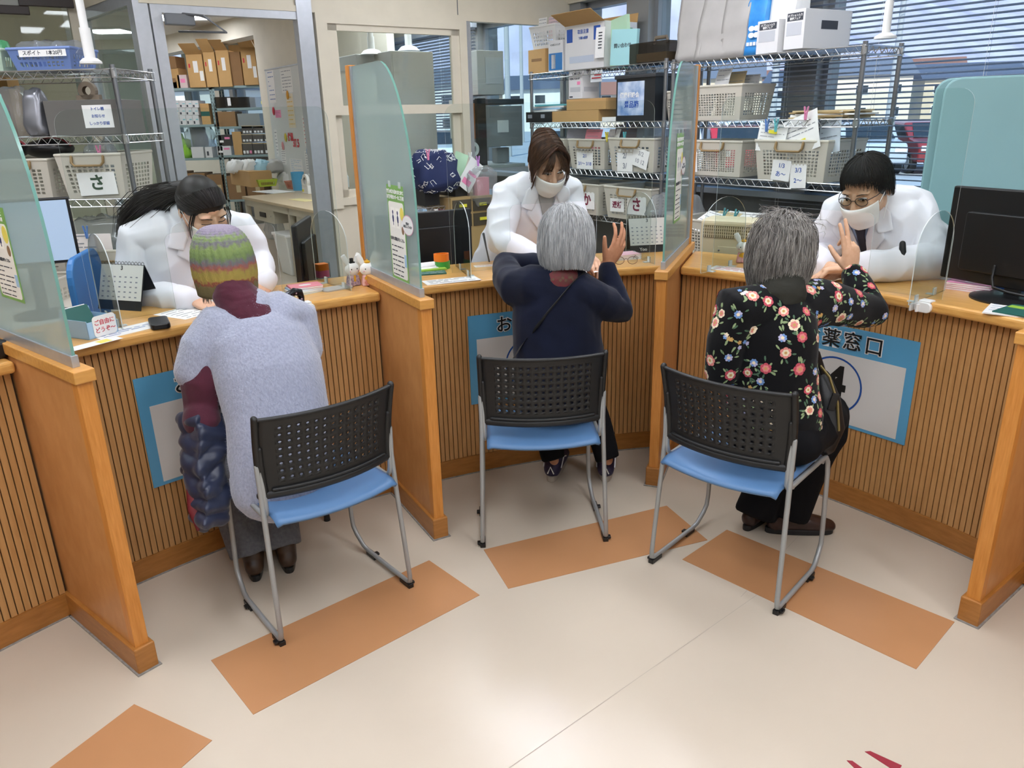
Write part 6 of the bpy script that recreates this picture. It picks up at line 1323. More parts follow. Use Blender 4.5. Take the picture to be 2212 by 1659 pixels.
for k, (x, y, rz, mt_, lb) in enumerate(((.52, .1, 20, mat('grey sleeve', '#9b9aa4', .5), 'grey printed sleeve leaning in the basket behind the staff member'), (.74, .05, -6, palepink, 'pink paper standing in the basket with one date card'), (1.02, .14, 30, mat('mauve sleeve', '#8a7f83', .6), 'patterned mauve sleeve between the two date-card baskets'), (.92, .08, -20, paper, 'white folded paper between the two date-card baskets'))):
    slip('paper', lb, onrack(XM, x, y, LVM[2]+.13, rz), .20, .14+.03*(k == 2), [mt_, greyprint], rows(3, .4, .9, seed=40+k), bend=.5)
for x, c, lb in ((.93, 'yellow', 'yellow peg between the two date-card baskets'), (1.11, 'teal', 'teal peg on the basket with overlapping cards'), (1.03, 'blue', 'blue peg on the mauve sleeve, middle rack')): peg(onrack(XM, x, .02+.1*(c == 'blue'), LVM[2]+.19+.08*(c == 'blue')), lb, pegs[c])
basket(onrack(XM, .72, -.06, LVM[3]), .44, .40, .21, 'ivory basket with a crimson ka kana card on the lower shelf', cards=[('か', .095, redk, .09, .10, .17, .12, 1), ('透析', .04, redk, -.07, .09, .12, .09, 1)])
basket(onrack(XM, 1.23, -.06, LVM[3]), .46, .40, .21, 'ivory basket with a crimson sa kana card on the lower shelf', cards=[('さ', .095, redk, .09, .10, .18, .12, 1), ('透析', .048, redk, -.10, .09, .14, .09, 1)])
basket(onrack(XM, .30, -.06, LVM[3]), .38, .40, .21, 'empty ivory basket at the far end of the lower shelf')
# --- right rack
bagm = mat('grey paper bag', '#a9a6a2', .35, var=.05, scale=10)
def paper_bag(X, w, d, h, label, mt, lean=0, group='paper carrier bags on the right rack'):
    t = thing('paper_bag', label, 'bag', X, group); q = MB()
    def f(i, j):
        a = i*4; k = int(min(a, 3.999)); u = a-k; cs = [(-w/2, 0), (w/2, 0), (w/2, d), (-w/2, d), (-w/2, 0)]; x = cs[k][0]+(cs[k+1][0]-cs[k][0])*u; y = cs[k][1]+(cs[k+1][1]-cs[k][1])*u
        s_ = 1-.45*j if k % 2 else 1; yy = d/2+(y-d/2)*(1-.55*j)+.012*noise.noise(V((x*9, j*5, h))); return (x*(1-.03*j)+lean*j*j+.006*noise.noise(V((y*20, j*7, w))), yy, h*j)
    q.grid(f, 32, 12); q.rect(-w/2, 0, w/2, d, .001); ob('body', q, mt, t, solid=.001, smooth='auto'); return t
for k, (x, w_, h_, ln, lb) in enumerate(((.10, .20, .46, 0, 'first grey paper bag from the left end of the right rack'), (.27, .22, .40, .05, 'folded grey paper bag between two others on the right rack'), (.43, .19, .44, .02, 'grey paper bag next to the blue bag on the right rack'))): paper_bag(onrack(XR, x, .03, LV[0], (0, 4, -3)[k]), w_, .16, h_, lb, bagm, ln)
bb = paper_bag(onrack(XR, .575, .03, LV[0]), .125, .18, .46, 'bright blue paper bag with a white flower emblem on the right rack', mat('bright blue bag', '#1f78c4', .3, scale=9, col2='#4aa0dd'))
q = MB(); [q.prism([(.020*cos(a)+.024*cos(b_), .014*sin(a)+.024*sin(b_)) for a in [2*pi*i/14 for i in range(14)]], 0, .0006, TR(.01, -.0005, .12, 0, pi/2)) for b_ in (pi/4, 3*pi/4, 5*pi/4, 7*pi/4)]; ob('emblem', q, white, bb)
q = MB(); [q.box(-.035+.022*k, -.001, .05, -.018+.022*k, -.0002, .068) for k in range(4)]; ob('print', q, white, bb)
wb_ = paper_bag(onrack(XR, .72, .07, LV[0]), .16, .16, .50, 'white carrier bag with blue letters behind the white boxes', white); text(wb_, 'KAY', .075, TR(.05, -.002, .36, pi/2*0, pi/2) @ M.Rotation(R(80), 4, 'Z'), mat('letter blue', '#3f62a8', .5), .002)
for X_, w_, d_, h_, lb in ((onrack(XR, .70, .0, LV[0]), .15, .28, .165, 'left white box with a black printed label on the right rack'), (onrack(XR, .86, .01, LV[0]+.01), .13, .36, .19, 'right white box with a black printed label on the right rack')):
    t = carton(X_ @ M.Rotation(R(-6), 4, 'Z'), w_, d_, h_, lb, mat('glossy white box', '#d9d9da', .35), prints=[('f', .1, .72, .9, .92, ink), ('f', .1, .35, .85, .68, mat('pale print lines', '#b9bcc2', .6)), ('r', .35, .5, .7, .72, ink)], group='white label boxes', texts=[('オプション入り', .014, .5, .85, white, 'f'), ('健康フェア', .014, .5, .77, white, 'f')])
basket(onrack(XR, .02, .02, LV[1]), .16, .30, .17, 'narrow ivory basket hidden behind the divider glass on the right rack', handle=False)
basket(onrack(XR, .33, .02, LV[1]), .42, .30, .19, 'ivory basket with papers on the second shelf of the right rack', handle=False, nx=16, ny=9)
for k in range(3): slip('paper', ('left sheaf of paper standing in the second-shelf basket', 'middle sheaf of paper standing in the second-shelf basket', 'right sheaf of paper standing in the second-shelf basket')[k], onrack(XR, .30+.06*k, .12+.04*k, LV[1]+.16, -20+16*k), .16, .13-.02*k, [(paper, tan, wht_c)[k], greyprint], rows(3, .5, .9, seed=60+k), 'paper', 'sheaves in the second-shelf basket', .6)
for k in range(5): q = MB(); q.box(-.17, -.12, 0, .17, .12, .008); ob('envelope', q, (tan, mat('kraft envelope', '#a78c5f', .7), paper, MATS['kraft envelope'] if 'kraft envelope' in MATS else tan, tan)[k], None, ('lowest tan envelope of the stack on the right rack', 'second envelope of the stack on the right rack', 'white envelope in the middle of the stack on the right rack', 'fourth envelope of the stack on the right rack', 'topmost tan envelope of the stack on the right rack')[k], 'envelope', 'envelopes stacked on the right rack', X=onrack(XR, 1.02+.02*(k % 3), .16, LV[1]+.0085*k, (6, -8, 3, -4, 9)[k]))
basket(onrack(XR, .35, .02, LV[2]), .44, .34, .20, 'ivory basket with fine holes on the third shelf of the right rack', nx=18, ny=10, cards=[('', .02, ink, -.16, .08, .08, .13, 4)])
basket(onrack(XR, .92, -.02, LV[2]), .46, .36, .21, 'ivory basket overflowing with pegged prescriptions on the right rack', nx=16, ny=8, cards=[('1/3\nあ〜', .034, inkblue, -.05, .055, .12, .11, -4), ('3/3\n2〜', .034, inkblue, .06, .03, .10, .13, 3)])
for k, (x, w_, h_, rz, tl, lb) in enumerate(((.78, .17, .15, 8, 6, 'left pegged prescription with a yellow spot on the right rack'), (1.00, .24, .20, -10, -18, 'right pegged prescription with a yellow mark on the right rack'), (1.12, .17, .20, -20, -8, 'pale blue paper behind the right pegged prescription'), (.90, .12, .19, 0, 4, 'crumpled white paper between the pegged prescriptions'))):
    slip('prescription', lb, onrack(XR, x, -.01+.05*(k > 1), LV[2]+.15, rz) @ M.Rotation(R(tl), 4, 'Y'), w_, h_, [paper if k != 2 else mat('pale blue paper', '#ccd8e2', .7), greyprint], rows(7, .15, .9, seed=70+k, hh=.02), 'paper', 'prescriptions in the right rack basket', .2)
    if k < 2: q = MB(); q.box(-.02, -.0035, h_*(.66 if k == 0 else .25), .03, -.0018, h_*(.78 if k == 0 else .36), None); ob('highlighter_mark', q, stick_y, bpy.data.objects[-1] if False else [o for o in COL.objects if o.get('label') == lb][0])
for x, c, lb in ((.76, 'blue', 'blue peg at the left of the prescription basket'), (.82, 'teal', 'teal peg beside the blue one on the prescription basket'), (1.0, 'pink', 'pink peg on top of the right prescription'), (.16, 'red', 'red peg by the second divider post on the right rack')): peg(onrack(XR, x, -.02, LV[2]+.26+.06*(c == 'pink')), lb, pegs[c])
crumple('packet', 'clear bag lying on the low shelf behind the heater', 'packet', onrack(XR, .18, -.1, LV[3]+.06), .34, .28, .13, plast, 26)
basket(onrack(XR, .55, -.28, .74), .46, .42, .21, 'ivory basket of prescriptions behind the heater, right bay', handle=False, nx=16, ny=8); carton(onrack(XR, .55, -.26, .0), .44, .38, .735, 'grey cabinet under the basket behind the heater', mat('cabinet grey', '#7f807c', .6), prints=[('f', .04, .05, .96, .48, greyprint), ('f', .04, .52, .96, .95, greyprint)], name='cabinet', cat='cabinet')
for k in range(4): slip('paper', ('white sheaf in the basket behind the heater', 'tan sheaf in the basket behind the heater', 'pale sheaf at the right of the basket behind the heater', 'folded sheaf at the back of the basket behind the heater')[k], onrack(XR, .42+.09*k, -.18+.05*k, .88, -25+15*k) @ M.Rotation(R(-50), 4, 'X'), .2, .17, [(paper, tan, paper, wht_c)[k], greyprint], rows(3, .5, .9, seed=80+k), 'paper', 'sheaves behind the heater', .3)
for x, lb in ((.58, 'left teal peg on the basket behind the heater'), (.66, 'right teal peg on the basket behind the heater')): peg(onrack(XR, x, -.12, .95) @ M.Rotation(R(20), 4, 'Y'), lb, pegs['teal'])
# heater behind the right counter
ht = mat('heater cream', '#d6cbab', .5); X = cframe(3, 50.4, 3.80, z=.52, rz=R(6)); t = thing('heater', 'cream fan heater with a grille standing behind the right counter', 'heater', X)
q = MB(); q.box(-.235, 0, 0, .235, .16, .53); ob('housing', q, ht, t, bevel=.02, seg=3); q = MB(); q.box(-.215, -.004, .44, .215, .004, .50); ob('grille_recess', q, mat('grille dark', '#6d6242', .6), t)
q = MB(); [q.box(-.21+.0107*k, -.007, .442, -.2055+.0107*k, -.003, .498) for k in range(40)]; [q.box(-.215, -.007, z, .215, -.004, z+.003) for z in (.455, .470, .485)]; ob('grille', q, ht, t)
q = MB(); q.box(-.14, -.006, .19, .08, 0, .40); ob('back_plate', q, ht, t, bevel=.004); q = MB(); [q.ell((x, -.007, z), (.005, .003, .005), seg=8, rings=6) for x in (-.13, .07) for z in (.38,)]; ob('screws', q, steel_d, t); q = MB(); q.box(-.10, -.012, .155, .06, 0, .21); ob('bracket', q, white, t, bevel=.003)
q = MB(); q.box(-.2, .01, -.5, .2, .15, -.002); ob('stand', q, mat('heater stand', '#8b8878', .6), t)
# teal folding screen at the right
tl_ = mat('teal screen cloth', '#86adb0', .7, var=.03, scale=3, bump=.08, bscale=9); X = M.Translation((1.80, 3.42, 0)) @ M.Rotation(R(-34), 4, 'Z'); t = thing('privacy_screen', 'tall teal cloth screen standing at the right behind the monitor', 'screen', X)
for k, (x0, w_, y) in enumerate(((.0, .3, .06), (.04, 1.3, 0.0))):
    q = MB(); H = 1.42; pts = rrect(w_, H, .06); me = MB(); me.prism(pts, -.012, .012, TR(x0+w_/2, y, .24+H/2, 0, pi/2)); ob('panel', me, tl_, t, bevel=.008)
for x in (.15, 1.2): q = MB(); q.cyl((x, .03, .03), (x, .03, .3), .014); q.loft([V((x, -.12, .02)), V((x, .2, .02))], .016, 10); ob('foot', q, alu, t)
# ceiling poles (tension rods and drop conduits)
for k, (px, py, zt, off, r, lb) in enumerate(((1912, 84, 1.855, 0, .019, 'white tension pole on the right rack, up to the ceiling'), (197, 138, 1.84, 0, .025, 'white tension pole on the left rack, up to the ceiling'))):
    p = Pz(px, py, zt); t = thing('tension_pole', lb, 'pole', M.Translation(p), 'white tension poles'); q = MB(); q.cyl((0, 0, .01), (0, 0, .16), r, 14); q.lathe([(.05, 0), (.05, .01), (r*1.3, .025)], 18); ob('base', q, white, t, smooth='auto'); q = MB(); q.cyl((0, 0, .16), (0, 0, ZC-p.z), r*.75, 14); ob('rod', q, white, t, smooth='auto')
# ------------------------------------------------------------------ goods in front of the sash window
O2 = wp(0, 0, -.42); AP = atan2(PW.y, PW.x)
def at2(px, py, off=-.42, rz=0): p = Pp(px, py, wp(0, 0, off), WW); return M.Translation(p) @ M.Rotation(AP+R(rz), 4, 'Z')
def ground_w(px0, px1, py, off=-.42): return (Pp(px1, py, wp(0, 0, off), WW)-Pp(px0, py, wp(0, 0, off), WW)).length
X = at2(962, 445); w_ = ground_w(905, 1020, 445); zt = X.translation.z
t = thing('wire_rack', 'low wire rack of small boxes behind the second divider', 'rack', M.Translation((X.translation.x, X.translation.y, 0)) @ M.Rotation(AP, 4, 'Z'), 'chrome wire racks')
for x in (-w_/2-.2, w_*.12):
    for y in (0, .34): q = MB(); q.cyl((x, y, 0), (x, y, zt), .0125, 10); ob('post', q, steel_d, t)
for z in (zt-.0, zt-.24, .3):
    q = MB(); a, b_ = -w_/2-.2, w_*.12
    for y in (0, .34): q.cyl((a, y, z), (b_, y, z), .0035, 6); q.cyl((a, y, z-.035), (b_, y, z-.035), .0035, 6); q.loft([V((a+(b_-a)*k/18, y, z-.003-.03*(k % 2))) for k in range(19)], .0022, 5)
    [q.cyl((a+(b_-a)*k/20, 0, z), (a+(b_-a)*k/20, .34, z), .0016, 4) for k in range(21)]; ob('shelf', q, steel, t)
for k, lb in ((0, 'left black crate on the low wire rack'), (1, 'right black crate on the low wire rack')): carton(at2(935+65*k, 444), ground_w(0, 58, 444)*1.0, .3, .135, lb, blackm, group='black crates', prints=[('f', .3, .7, .75, .85, black)], name='crate', cat='crate')
nb = mat('navy printed cloth', '#1a2750', .8, var=.1, scale=8); X = at2(942, 407, -.40); bg_ = crumple('cloth_bag', 'navy cloth bag with white line drawings on the black crates', 'bag', X, .31, .22, .235, nb, 33)
bvN = bvh(bg_.data); q = MB(); rg = random.Random(2); mk = []
for k in range(150):
    p = rg.choice(bg_.data.polygons)
    if p.normal.y > .2: continue
    t_ = p.normal.orthogonal().normalized(); t_.rotate(Quaternion(p.normal, rg.uniform(0, 6.28))); u_ = p.normal.cross(t_); s_ = rg.uniform(.012, .02); L4 = [p.center+t_*a*s_+u_*b_*s_*.7 for a, b_ in ((-1, -1), (1, -1), (1, 1), (-1, 1))]; L4 = [bvN.find_nearest(v) for v in L4]; L4 = [h[0]+h[1]*.001 for h in L4]
    q.loft(L4, .0022, 4, close=False)
bm_ = bmesh.new(); bm_.from_mesh(bg_.data); qm = q.mesh('d'); qm.polygons.foreach_set('material_index', [1]*len(qm.polygons)); bm_.from_mesh(qm); bm_.to_mesh(bg_.data); bm_.free(); bg_.data.materials.append(white)
slip('folder', 'pale green folder leaning beside the navy cloth bag', at2(976, 407, -.38, -12) @ M.Rotation(R(22), 4, 'Y'), .10, .25, [MATS['pale green folder'], greyprint], [], 'folder'); slip('paper', 'papers with pink and yellow sticky notes beside the navy bag', at2(1000, 407, -.46, 0) @ M.Rotation(R(38), 4, 'Y'), .12, .22, [paper, stick_p], [(.2, .8, .15, .18), (.3, .9, .5, .1)])
peg(at2(925, 345, -.55), 'pink peg on the navy cloth bag', pegs['pink']); peg(at2(1033, 358, -.48), 'lilac peg on the sticky-note papers', mat('peg lilac', '#c78ad0', .35)); peg(at2(1016, 350, -.40), 'white peg hanging by the glass behind the sticky-note papers', white)
crumple('packet', 'clear bag of pink and blue packets beside the black crates', 'packet', at2(1045, 436, -.50), .20, .16, .22, plast, 35); q = MB(); q.box(-.05, -.03, .0, .05, .03, .16); o = ob('packet', q, palepink, None, 'pink packet inside the clear bag by the crates', 'packet', X=at2(1040, 433, -.44)); q = MB(); q.box(-.05, -.03, .0, .05, .03, .08); ob('packet', q, paleblue, None, 'blue packet inside the clear bag by the crates', 'packet', X=at2(1052, 434, -.42))
dw = mat('drawer wood', '#a98d5e', .6, var=.06, scale=5); X = at2(1022, 494, -.5); t = thing('drawer_unit', 'wooden drawer unit with dark drawers behind the left screen wing', 'drawers', M.Translation((X.translation.x, X.translation.y, 0)) @ M.Rotation(AP, 4, 'Z')); z0 = X.translation.z; w_ = .34
q = MB(); q.box(-w_/2, 0, 0, w_/2, .34, z0+.22); ob('carcass', q, dw, t)
for k in range(4): q = MB(); z = z0+.02-.0+.1*(k % 2); x = -.16+.165*(k//2); q.box(x, -.006, z, x+.15, 0, z+.085); d_ = ob('drawer', q, mat('drawer dark', '#4d4436', .5), t); q = MB(); q.box(x+.05, -.012, z+.035, x+.11, -.006, z+.055); ob('tag', q, MATS['yellow sticker'], d_)
for k in range(9): carton(at2(912+8*k, 487, -.42), .032, .10, .06+.05*((k*5) % 3)/2, 'small medicine box on the low wire rack behind the second divider', (white, paleblue, palepink, teal_d, white)[k % 5], group='small medicine boxes on the low rack', name='medicine_box')
# ------------------------------------------------------------------ side room behind the sash window
def at3(px, py, off, rz=0): p = Pp(px, py, wp(0, 0, off), WW); return M.Translation(p) @ M.Rotation(AP+R(rz), 4, 'Z')
def boxpx(name, label, cat, x0, y0, x1, y1, off, depth, mt, group=None, parts=None):
    a, b_ = Pp(x0, y1, wp(0, 0, off), WW), Pp(x1, y0, wp(0, 0, off), WW); w_ = (V((b_.x, b_.y, 0))-V((a.x, a.y, 0))).length; h_ = b_.z-a.z
    t = thing(name, label, cat, M.Translation(a) @ M.Rotation(AP, 4, 'Z'), group); q = MB(); q.box(0, 0, 0, w_, depth, h_); ob('body', q, mt, t, bevel=.004)
    for nm, u0, v0, u1, v1, pm in parts or (): q = MB(); q.box(u0*w_, -.004, v0*h_, u1*w_, 0, v1*h_); ob(nm, q, pm, t)
    return t
wm = mat('white metal', '#c9c7c1', .5, var=.02, scale=4)
cb = boxpx('metal_cabinet', 'white metal cabinet behind the sash window', 'cabinet', 858, 112, 935, 330, .55, .28, wm, parts=[('door', .04, .03, .96, .97, wm)]); a = cb.matrix_world.translation.z; q = MB(); q.box(0, 0, -a, .4, .26, 0); ob('base', q, wm, cb)
boxpx('shelf_box', 'flat white box beside the metal cabinet behind the sash window', 'box', 772, 119, 862, 150, .9, .5, wm)
for px, py, lb in ((803, 118, 'left white tension pole behind the sash window'), (883, 110, 'right white tension pole on the metal cabinet')):
    p = Pp(px, py, wp(0, 0, .85), WW); t = thing('tension_pole', lb, 'pole', M.Translation(p), 'white tension poles'); q = MB(); q.lathe([(.09, 0), (.06, .03), (.028, .04), (.028, .13)], 18); ob('base', q, white, t, smooth='auto'); q = MB(); q.cyl((0, 0, .13), (0, 0, ZC-p.z), .022, 14); ob('rod', q, white, t, smooth='auto')
for k in range(3): p = at3(733+8*k, 410-3*k, .12); q = MB(); q.lathe([(.02, 0), (.02, .07), (.012, .085), (.012, .10), (0, .10)], 14); ob('bottle', q, (white, teal_d, white)[k], None, ('left bottle standing inside the sash window sill', 'dark bottle standing inside the sash window sill', 'right bottle standing inside the sash window sill')[k], 'bottle', 'bottles inside the sash window', X=p)
# old computers behind the fixed glass
gy = mat('old computer grey', '#b9bbb9', .55)
boxpx('computer_case', 'pale grey computer case seen through the fixed glass', 'computer', 1033, 110, 1087, 205, .35, .35, gy, parts=[('panel', .3, .25, .9, .85, mat('case panel', '#bcc2c6', .5))])
mo = boxpx('crt_monitor', 'dark grey monitor back behind the fixed glass', 'monitor', 1052, 228, 1128, 318, .30, .10, mat('monitor grey', '#8f9294', .5), parts=[('vent_grille', .1, .72, .9, .95, mat('vent grey', '#8a8c8e', .6)), ('label', .3, .35, .6, .65, white)])
boxpx('monitor_stand', 'grey monitor arm and table edge under the dark monitor', 'stand', 1075, 318, 1100, 352, .36, .08, MATS['monitor grey']); boxpx('computer_table', 'grey table carrying the old computers', 'table', 1036, 352, 1135, 366, .2, .6, gy, parts=[])
boxpx('dark_post', 'black upright shelf post behind the fixed glass', 'post', 1036, 212, 1049, 372, .25, .04, blackm); boxpx('dark_tray', 'dark shelf full of papers above the monitor', 'tray', 1054, 213, 1132, 226, .3, .35, mat('tray slate', '#3d4248', .5))
for k in range(4): boxpx('binder', ('red binder leaning behind the fixed glass', 'white binder behind the fixed glass', 'cream binder behind the fixed glass', 'orange-edged binder behind the fixed glass')[k], 'binder', 1004+8*k, 215+4*k, 1011+8*k, 300, .3, .22, (mat('binder red', '#a24a44', .6), white, ht, mat('binder orange', '#c9794a', .6))[(k+1) % 4], 'binders behind the fixed glass')
q = MB(); q.lathe([(.03, 0), (.055, 0), (.055, .05), (.03, .05)], 24, M.Rotation(pi/2, 4, 'X'), False); ob('tape_roll', q, white, None, 'white paper roll behind the fixed glass', 'roll', X=at3(1015, 322, .2))
# ------------------------------------------------------------------ back room through the doorway
YB = 12.5
def bx_(px, py, y=YB): r = ray(px, py); return CP + r*((y-CP.y)/r.y)
BWO = V((-14.5, 14.3, 0)); EX, EY = V((1, 0, 0)), V((0, 1, 0))
q = MB(); wallbox(q, BWO, EX, EY, 0, 9.6, 0, 1.15, 0, .2); wallbox(q, BWO, EX, EY, 0, 9.6, 2.8, ZC, 0, .2); [wallbox(q, BWO, EX, EY, a, b, 1.15, 2.8, 0, .2) for a, b in ((0, 5.2), (7.2, 7.5), (9.4, 9.6))]
ob('wall_back_room', q, cream, kind='structure')
q = MB(); wallbox(q, BWO, EX, EY, 5.2, 9.4, 1.15, 2.8, .08, .085); ob('window_14', q, winglass, kind='structure')
a, b_ = Pz(365, 75, ZC), Pz(555, 25, ZC); d = (b_-a).normalized(); n = V((-d.y, d.x, 0)); n = n if n.y > 0 else -n
q = MB(); wallbox(q, V((a.x, a.y, 0)), d, n, -1.5, 4.2, 2.68, ZC, 0, .25); ob('trim_beam', q, cream, kind='structure')
for x, y, lb in ((*Pz(382, 33, ZC)[:2], 'ceiling lamp panel seen through the top of the doorway'), (*Pz(40, 45, ZC)[:2], 'ceiling lamp panel seen above the blue basket, nearest of the left room'), (*Pz(74, 64, ZC)[:2], 'second ceiling lamp panel seen above the blue basket'), (*Pz(235, 64, ZC)[:2], 'ceiling lamp panel seen through the glass door leaf'), (*Pz(160, 94, ZC)[:2], 'farthest ceiling lamp panel in the left room'), (-2.75, 6.9, 'ceiling lamp panel of the back room hidden above the door head'), (-3.6, 12.9, 'ceiling lamp panel behind the back-room beam'), (-1.2, 7.6, 'ceiling lamp panel over the room behind the sash window, far one'), (-.35, 6.95, 'added fill lamp panel over the room behind the sash window, by the fixed glass'), (-1.0, 6.65, 'added fill lamp panel over the room behind the sash window, near one'), (-7.5, 7.6, 'ceiling lamp panel of the left room, outside the photo')):  # near and fixed-glass panels are added fill to brighten the side room
    ceiling_light((x, y), lb, .62, .62, 0)
# steel shelving
stg = mat('grey-green steel shelf', '#8fa5a6', .5, .2); LVB = {}
def steel_shelf(x0, x1, pys, label, D=.45):
    a, b_ = bx_(x0, 190), bx_(x1, 190); w_ = b_.x-a.x; t = thing('steel_shelf', label, 'shelf', M.Translation((a.x, YB, 0)), 'grey-green steel shelving')
    zs = [bx_((x0+x1)/2, p).z for p in pys]
    for x in (0, w_-.035):
        for y in (0, D-.035):
            q = MB(); q.box(x, y, 0, x+.035, y+.004, zs[0]+.02); q.box(x, y, 0, x+.004, y+.035, zs[0]+.02); u = ob('upright', q, stg, t); q = MB(); [q.box(x+.012, y-.001, z, x+.02, y+.0, z+.02) for z in [.1+.05*i for i in range(int(zs[0]/.05)-2)]]; ob('slots', q, blackm, u)
    for z in zs: q = MB(); q.box(0, 0, z-.035, w_, D, z); ob('shelf_board', q, stg, t, bevel=.003)
    return t, a.x, w_, zs
_, xa, wa, za = steel_shelf(345, 456, (190, 270, 342, 430), 'left grey-green steel shelf in the back room')
_, xb, wb2, zb_ = steel_shelf(457, 640, (184, 232, 272, 334, 430), 'right grey-green steel shelf in the back room')
def inbox(name, label, cat, x0, y0, x1, mt, z, d=.35, group=None, prints=(), yo=.0, flaps=0):
    a = bx_(x0, y0, YB+yo); b_ = bx_(x1, y0, YB+yo); w_ = b_.x-a.x; h_ = a.z-z
    return carton(M.Translation(((a.x+b_.x)/2, YB+yo, z+.001)), w_, d, h_, label, mt, flaps, None, prints, group, name=name, cat=cat)
lab = mat('shipping label', '#e4e2dd', .6); gl_ = mat('green stamp', '#4b6b55', .7)
for k, (x0, y0, x1, lb, fl_) in enumerate(((400, 118, 436, 'leftmost of three kraft cartons joined on the left back-room shelf', -30), (437, 113, 463, 'middle of three kraft cartons joined on the left back-room shelf', -38), (464, 109, 493, 'right of three kraft cartons joined on the left back-room shelf', -24), (518, 103, 550, 'kraft carton with two labels on the right back-room shelf', -34), (551, 101, 600, 'kraft carton cut off by the whiteboard wall', -28))):
    t = inbox('carton', lb, 'box', x0, y0, x1-.6, cartm, za[0] if k < 3 else zb_[0], .55 if k != 2 else .62, 'kraft cartons on the back-room shelves', [('f', .38, .45, .66, .8, lab), ('f', .1, .6, .2, .72, inkred)]+([('f', .72, .2, .95, .5, lab)] if k in (0, 3) else []), -.03, fl_)
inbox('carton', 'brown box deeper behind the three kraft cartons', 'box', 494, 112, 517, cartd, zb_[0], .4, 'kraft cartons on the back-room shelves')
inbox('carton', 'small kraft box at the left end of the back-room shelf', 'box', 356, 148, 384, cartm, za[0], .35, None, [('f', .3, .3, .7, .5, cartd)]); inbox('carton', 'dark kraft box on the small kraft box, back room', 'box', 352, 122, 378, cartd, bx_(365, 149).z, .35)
inbox('plastic_box', 'clear pink-tinted box beside the kraft cartons', 'box', 382, 162, 402, mat('pink clear', '#d9c3c0', .3), za[0], .3, None, [('f', .3, .4, .8, .7, stick_p)]); inbox('carton', 'purple and white box at the shelf end, back room', 'box', 362, 174, 381, white, za[0], .3, None, [('f', 0, 0, .3, 1, mat('purple print', '#6a3f8a', .6))])
n = 0
for r_ in range(3):
    for c_ in range(4):
        x0 = 372+c_*14+(r_ == 0)*1; y1 = 265-r_*16; n += 1; inbox('carton', 'small white carton, %s row, %s from the left, back-room white stack' % (('bottom', 'middle', 'top')[r_], ('first', 'second', 'third', 'fourth')[c_]), 'box', x0, y1-15.5, x0+13.4, wht_c, bx_(x0, y1).z if r_ else za[1], .3, 'white cartons stacked on the left back-room shelf', [('f', .1, .1, .35, .4, ink), ('f', .5, .5, .9, .62, mat('aqua print', '#7fc1c9', .6))])
inbox('carton', 'kraft carton right of the white stack on the left back-room shelf', 'box', 431, 224, 450, cartm, za[1], .3, None, [('f', 0, .4, 1, .62, teal_d)])
for k in range(2): crumple('bag', ('bright green packet at the left of the lower back-room shelf', 'second green packet beside the first on the lower back-room shelf')[k], 'packet', M.Translation((bx_(384+14*k, 337).x, YB+.12, za[2])), .16, .18, .38-.10*k, mat('lime packet', '#8cc63a', .35), 50+k, 'green packets in the back room')
for k in range(3): crumple('bag', ('clear bag at left on the lower back-room shelf', 'tall clear bag in the middle of the lower back-room shelf', 'clear bag at right on the lower back-room shelf')[k], 'bag', M.Translation((bx_(408+15*k, 337).x, YB+.16, za[2]+.14)), .3, .26, .32, plast, 55+k, 'clear bags in the back room')
for k in range(2): inbox('carton', ('white tub box under the clear bags', 'white printed box at the end of the lower back-room shelf')[k], 'box', 412+30*k, 318, 438+19*k, wht_c, za[2], .25, None, [('f', .2, .2, .5, .6, ink)] if k else [])
for k in range(3): inbox('plastic_box', ('long clear grey box on the upper right back-room shelf', 'clear box with a hanging white tag, back room', 'clear box with a yellow slip, back room')[k], 'box', 462+38*k, 210, 497+38*k, smoke if k < 2 else plast, zb_[1], .35, 'clear boxes on the back-room shelf', [('f', .8, .2, 1, .9, paper)] if k == 0 else ([('f', .7, .3, .95, .6, stick_y)] if k == 2 else []))
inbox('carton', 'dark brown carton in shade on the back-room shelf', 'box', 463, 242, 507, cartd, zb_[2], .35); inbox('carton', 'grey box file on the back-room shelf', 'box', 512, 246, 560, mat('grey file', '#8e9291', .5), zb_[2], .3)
for r_ in range(3):
    for c_ in range(3):
        inbox('drawer_case', 'smoked drawer case with white tags, %s row, %s one, back room' % (('bottom', 'middle', 'top')[r_], ('left', 'middle', 'right')[c_]), 'drawers', 521+24*c_, 309-18.6*r_ , 544+24*c_, mat('smoked drawer', '#57534e', .35), bx_(530, 326-18.6*r_).z if r_ else zb_[3], .3, 'smoked drawer cases on the back-room shelf', [('f', .1, .1, .3, .35, paper), ('f', .4, .1, .6, .35, paper), ('f', .7, .1, .9, .35, stick_p if (r_ + c_) % 4 == 0 else paper), ('f', .0, .93, 1, 1, tan)])
for k in range(2): inbox('carton', ('stack of white flat boxes under the grey tray, back room', 'dark labelled drawer box left of the smoked drawers')[k], 'box', 468+2*k, 316-24*k, 498, (wht_c, mat('drawer black', '#3d3a38', .5))[k], zb_[3] if not k else bx_(480, 315).z, .3, None, [('f', .1, .3, .4, .5, paper), ('f', .5, .6, .9, .8, stick_p)])
inbox('carton', 'kraft sheet standing behind the smoked drawers', 'box', 500, 285, 520, cartm, zb_[3], .1)
for k in range(5): inbox('carton', 'shaded brown carton at the back-room shelf bottom, %s from the left' % ('first', 'second', 'third', 'fourth', 'fifth')[k], 'box', 362+42*k, 372+3*k, 400+42*k, cartd, za[3] if k < 2 else zb_[4], .35, 'cartons on the lowest back-room shelves', [('f', .5, .3, .75, .6, tan)])
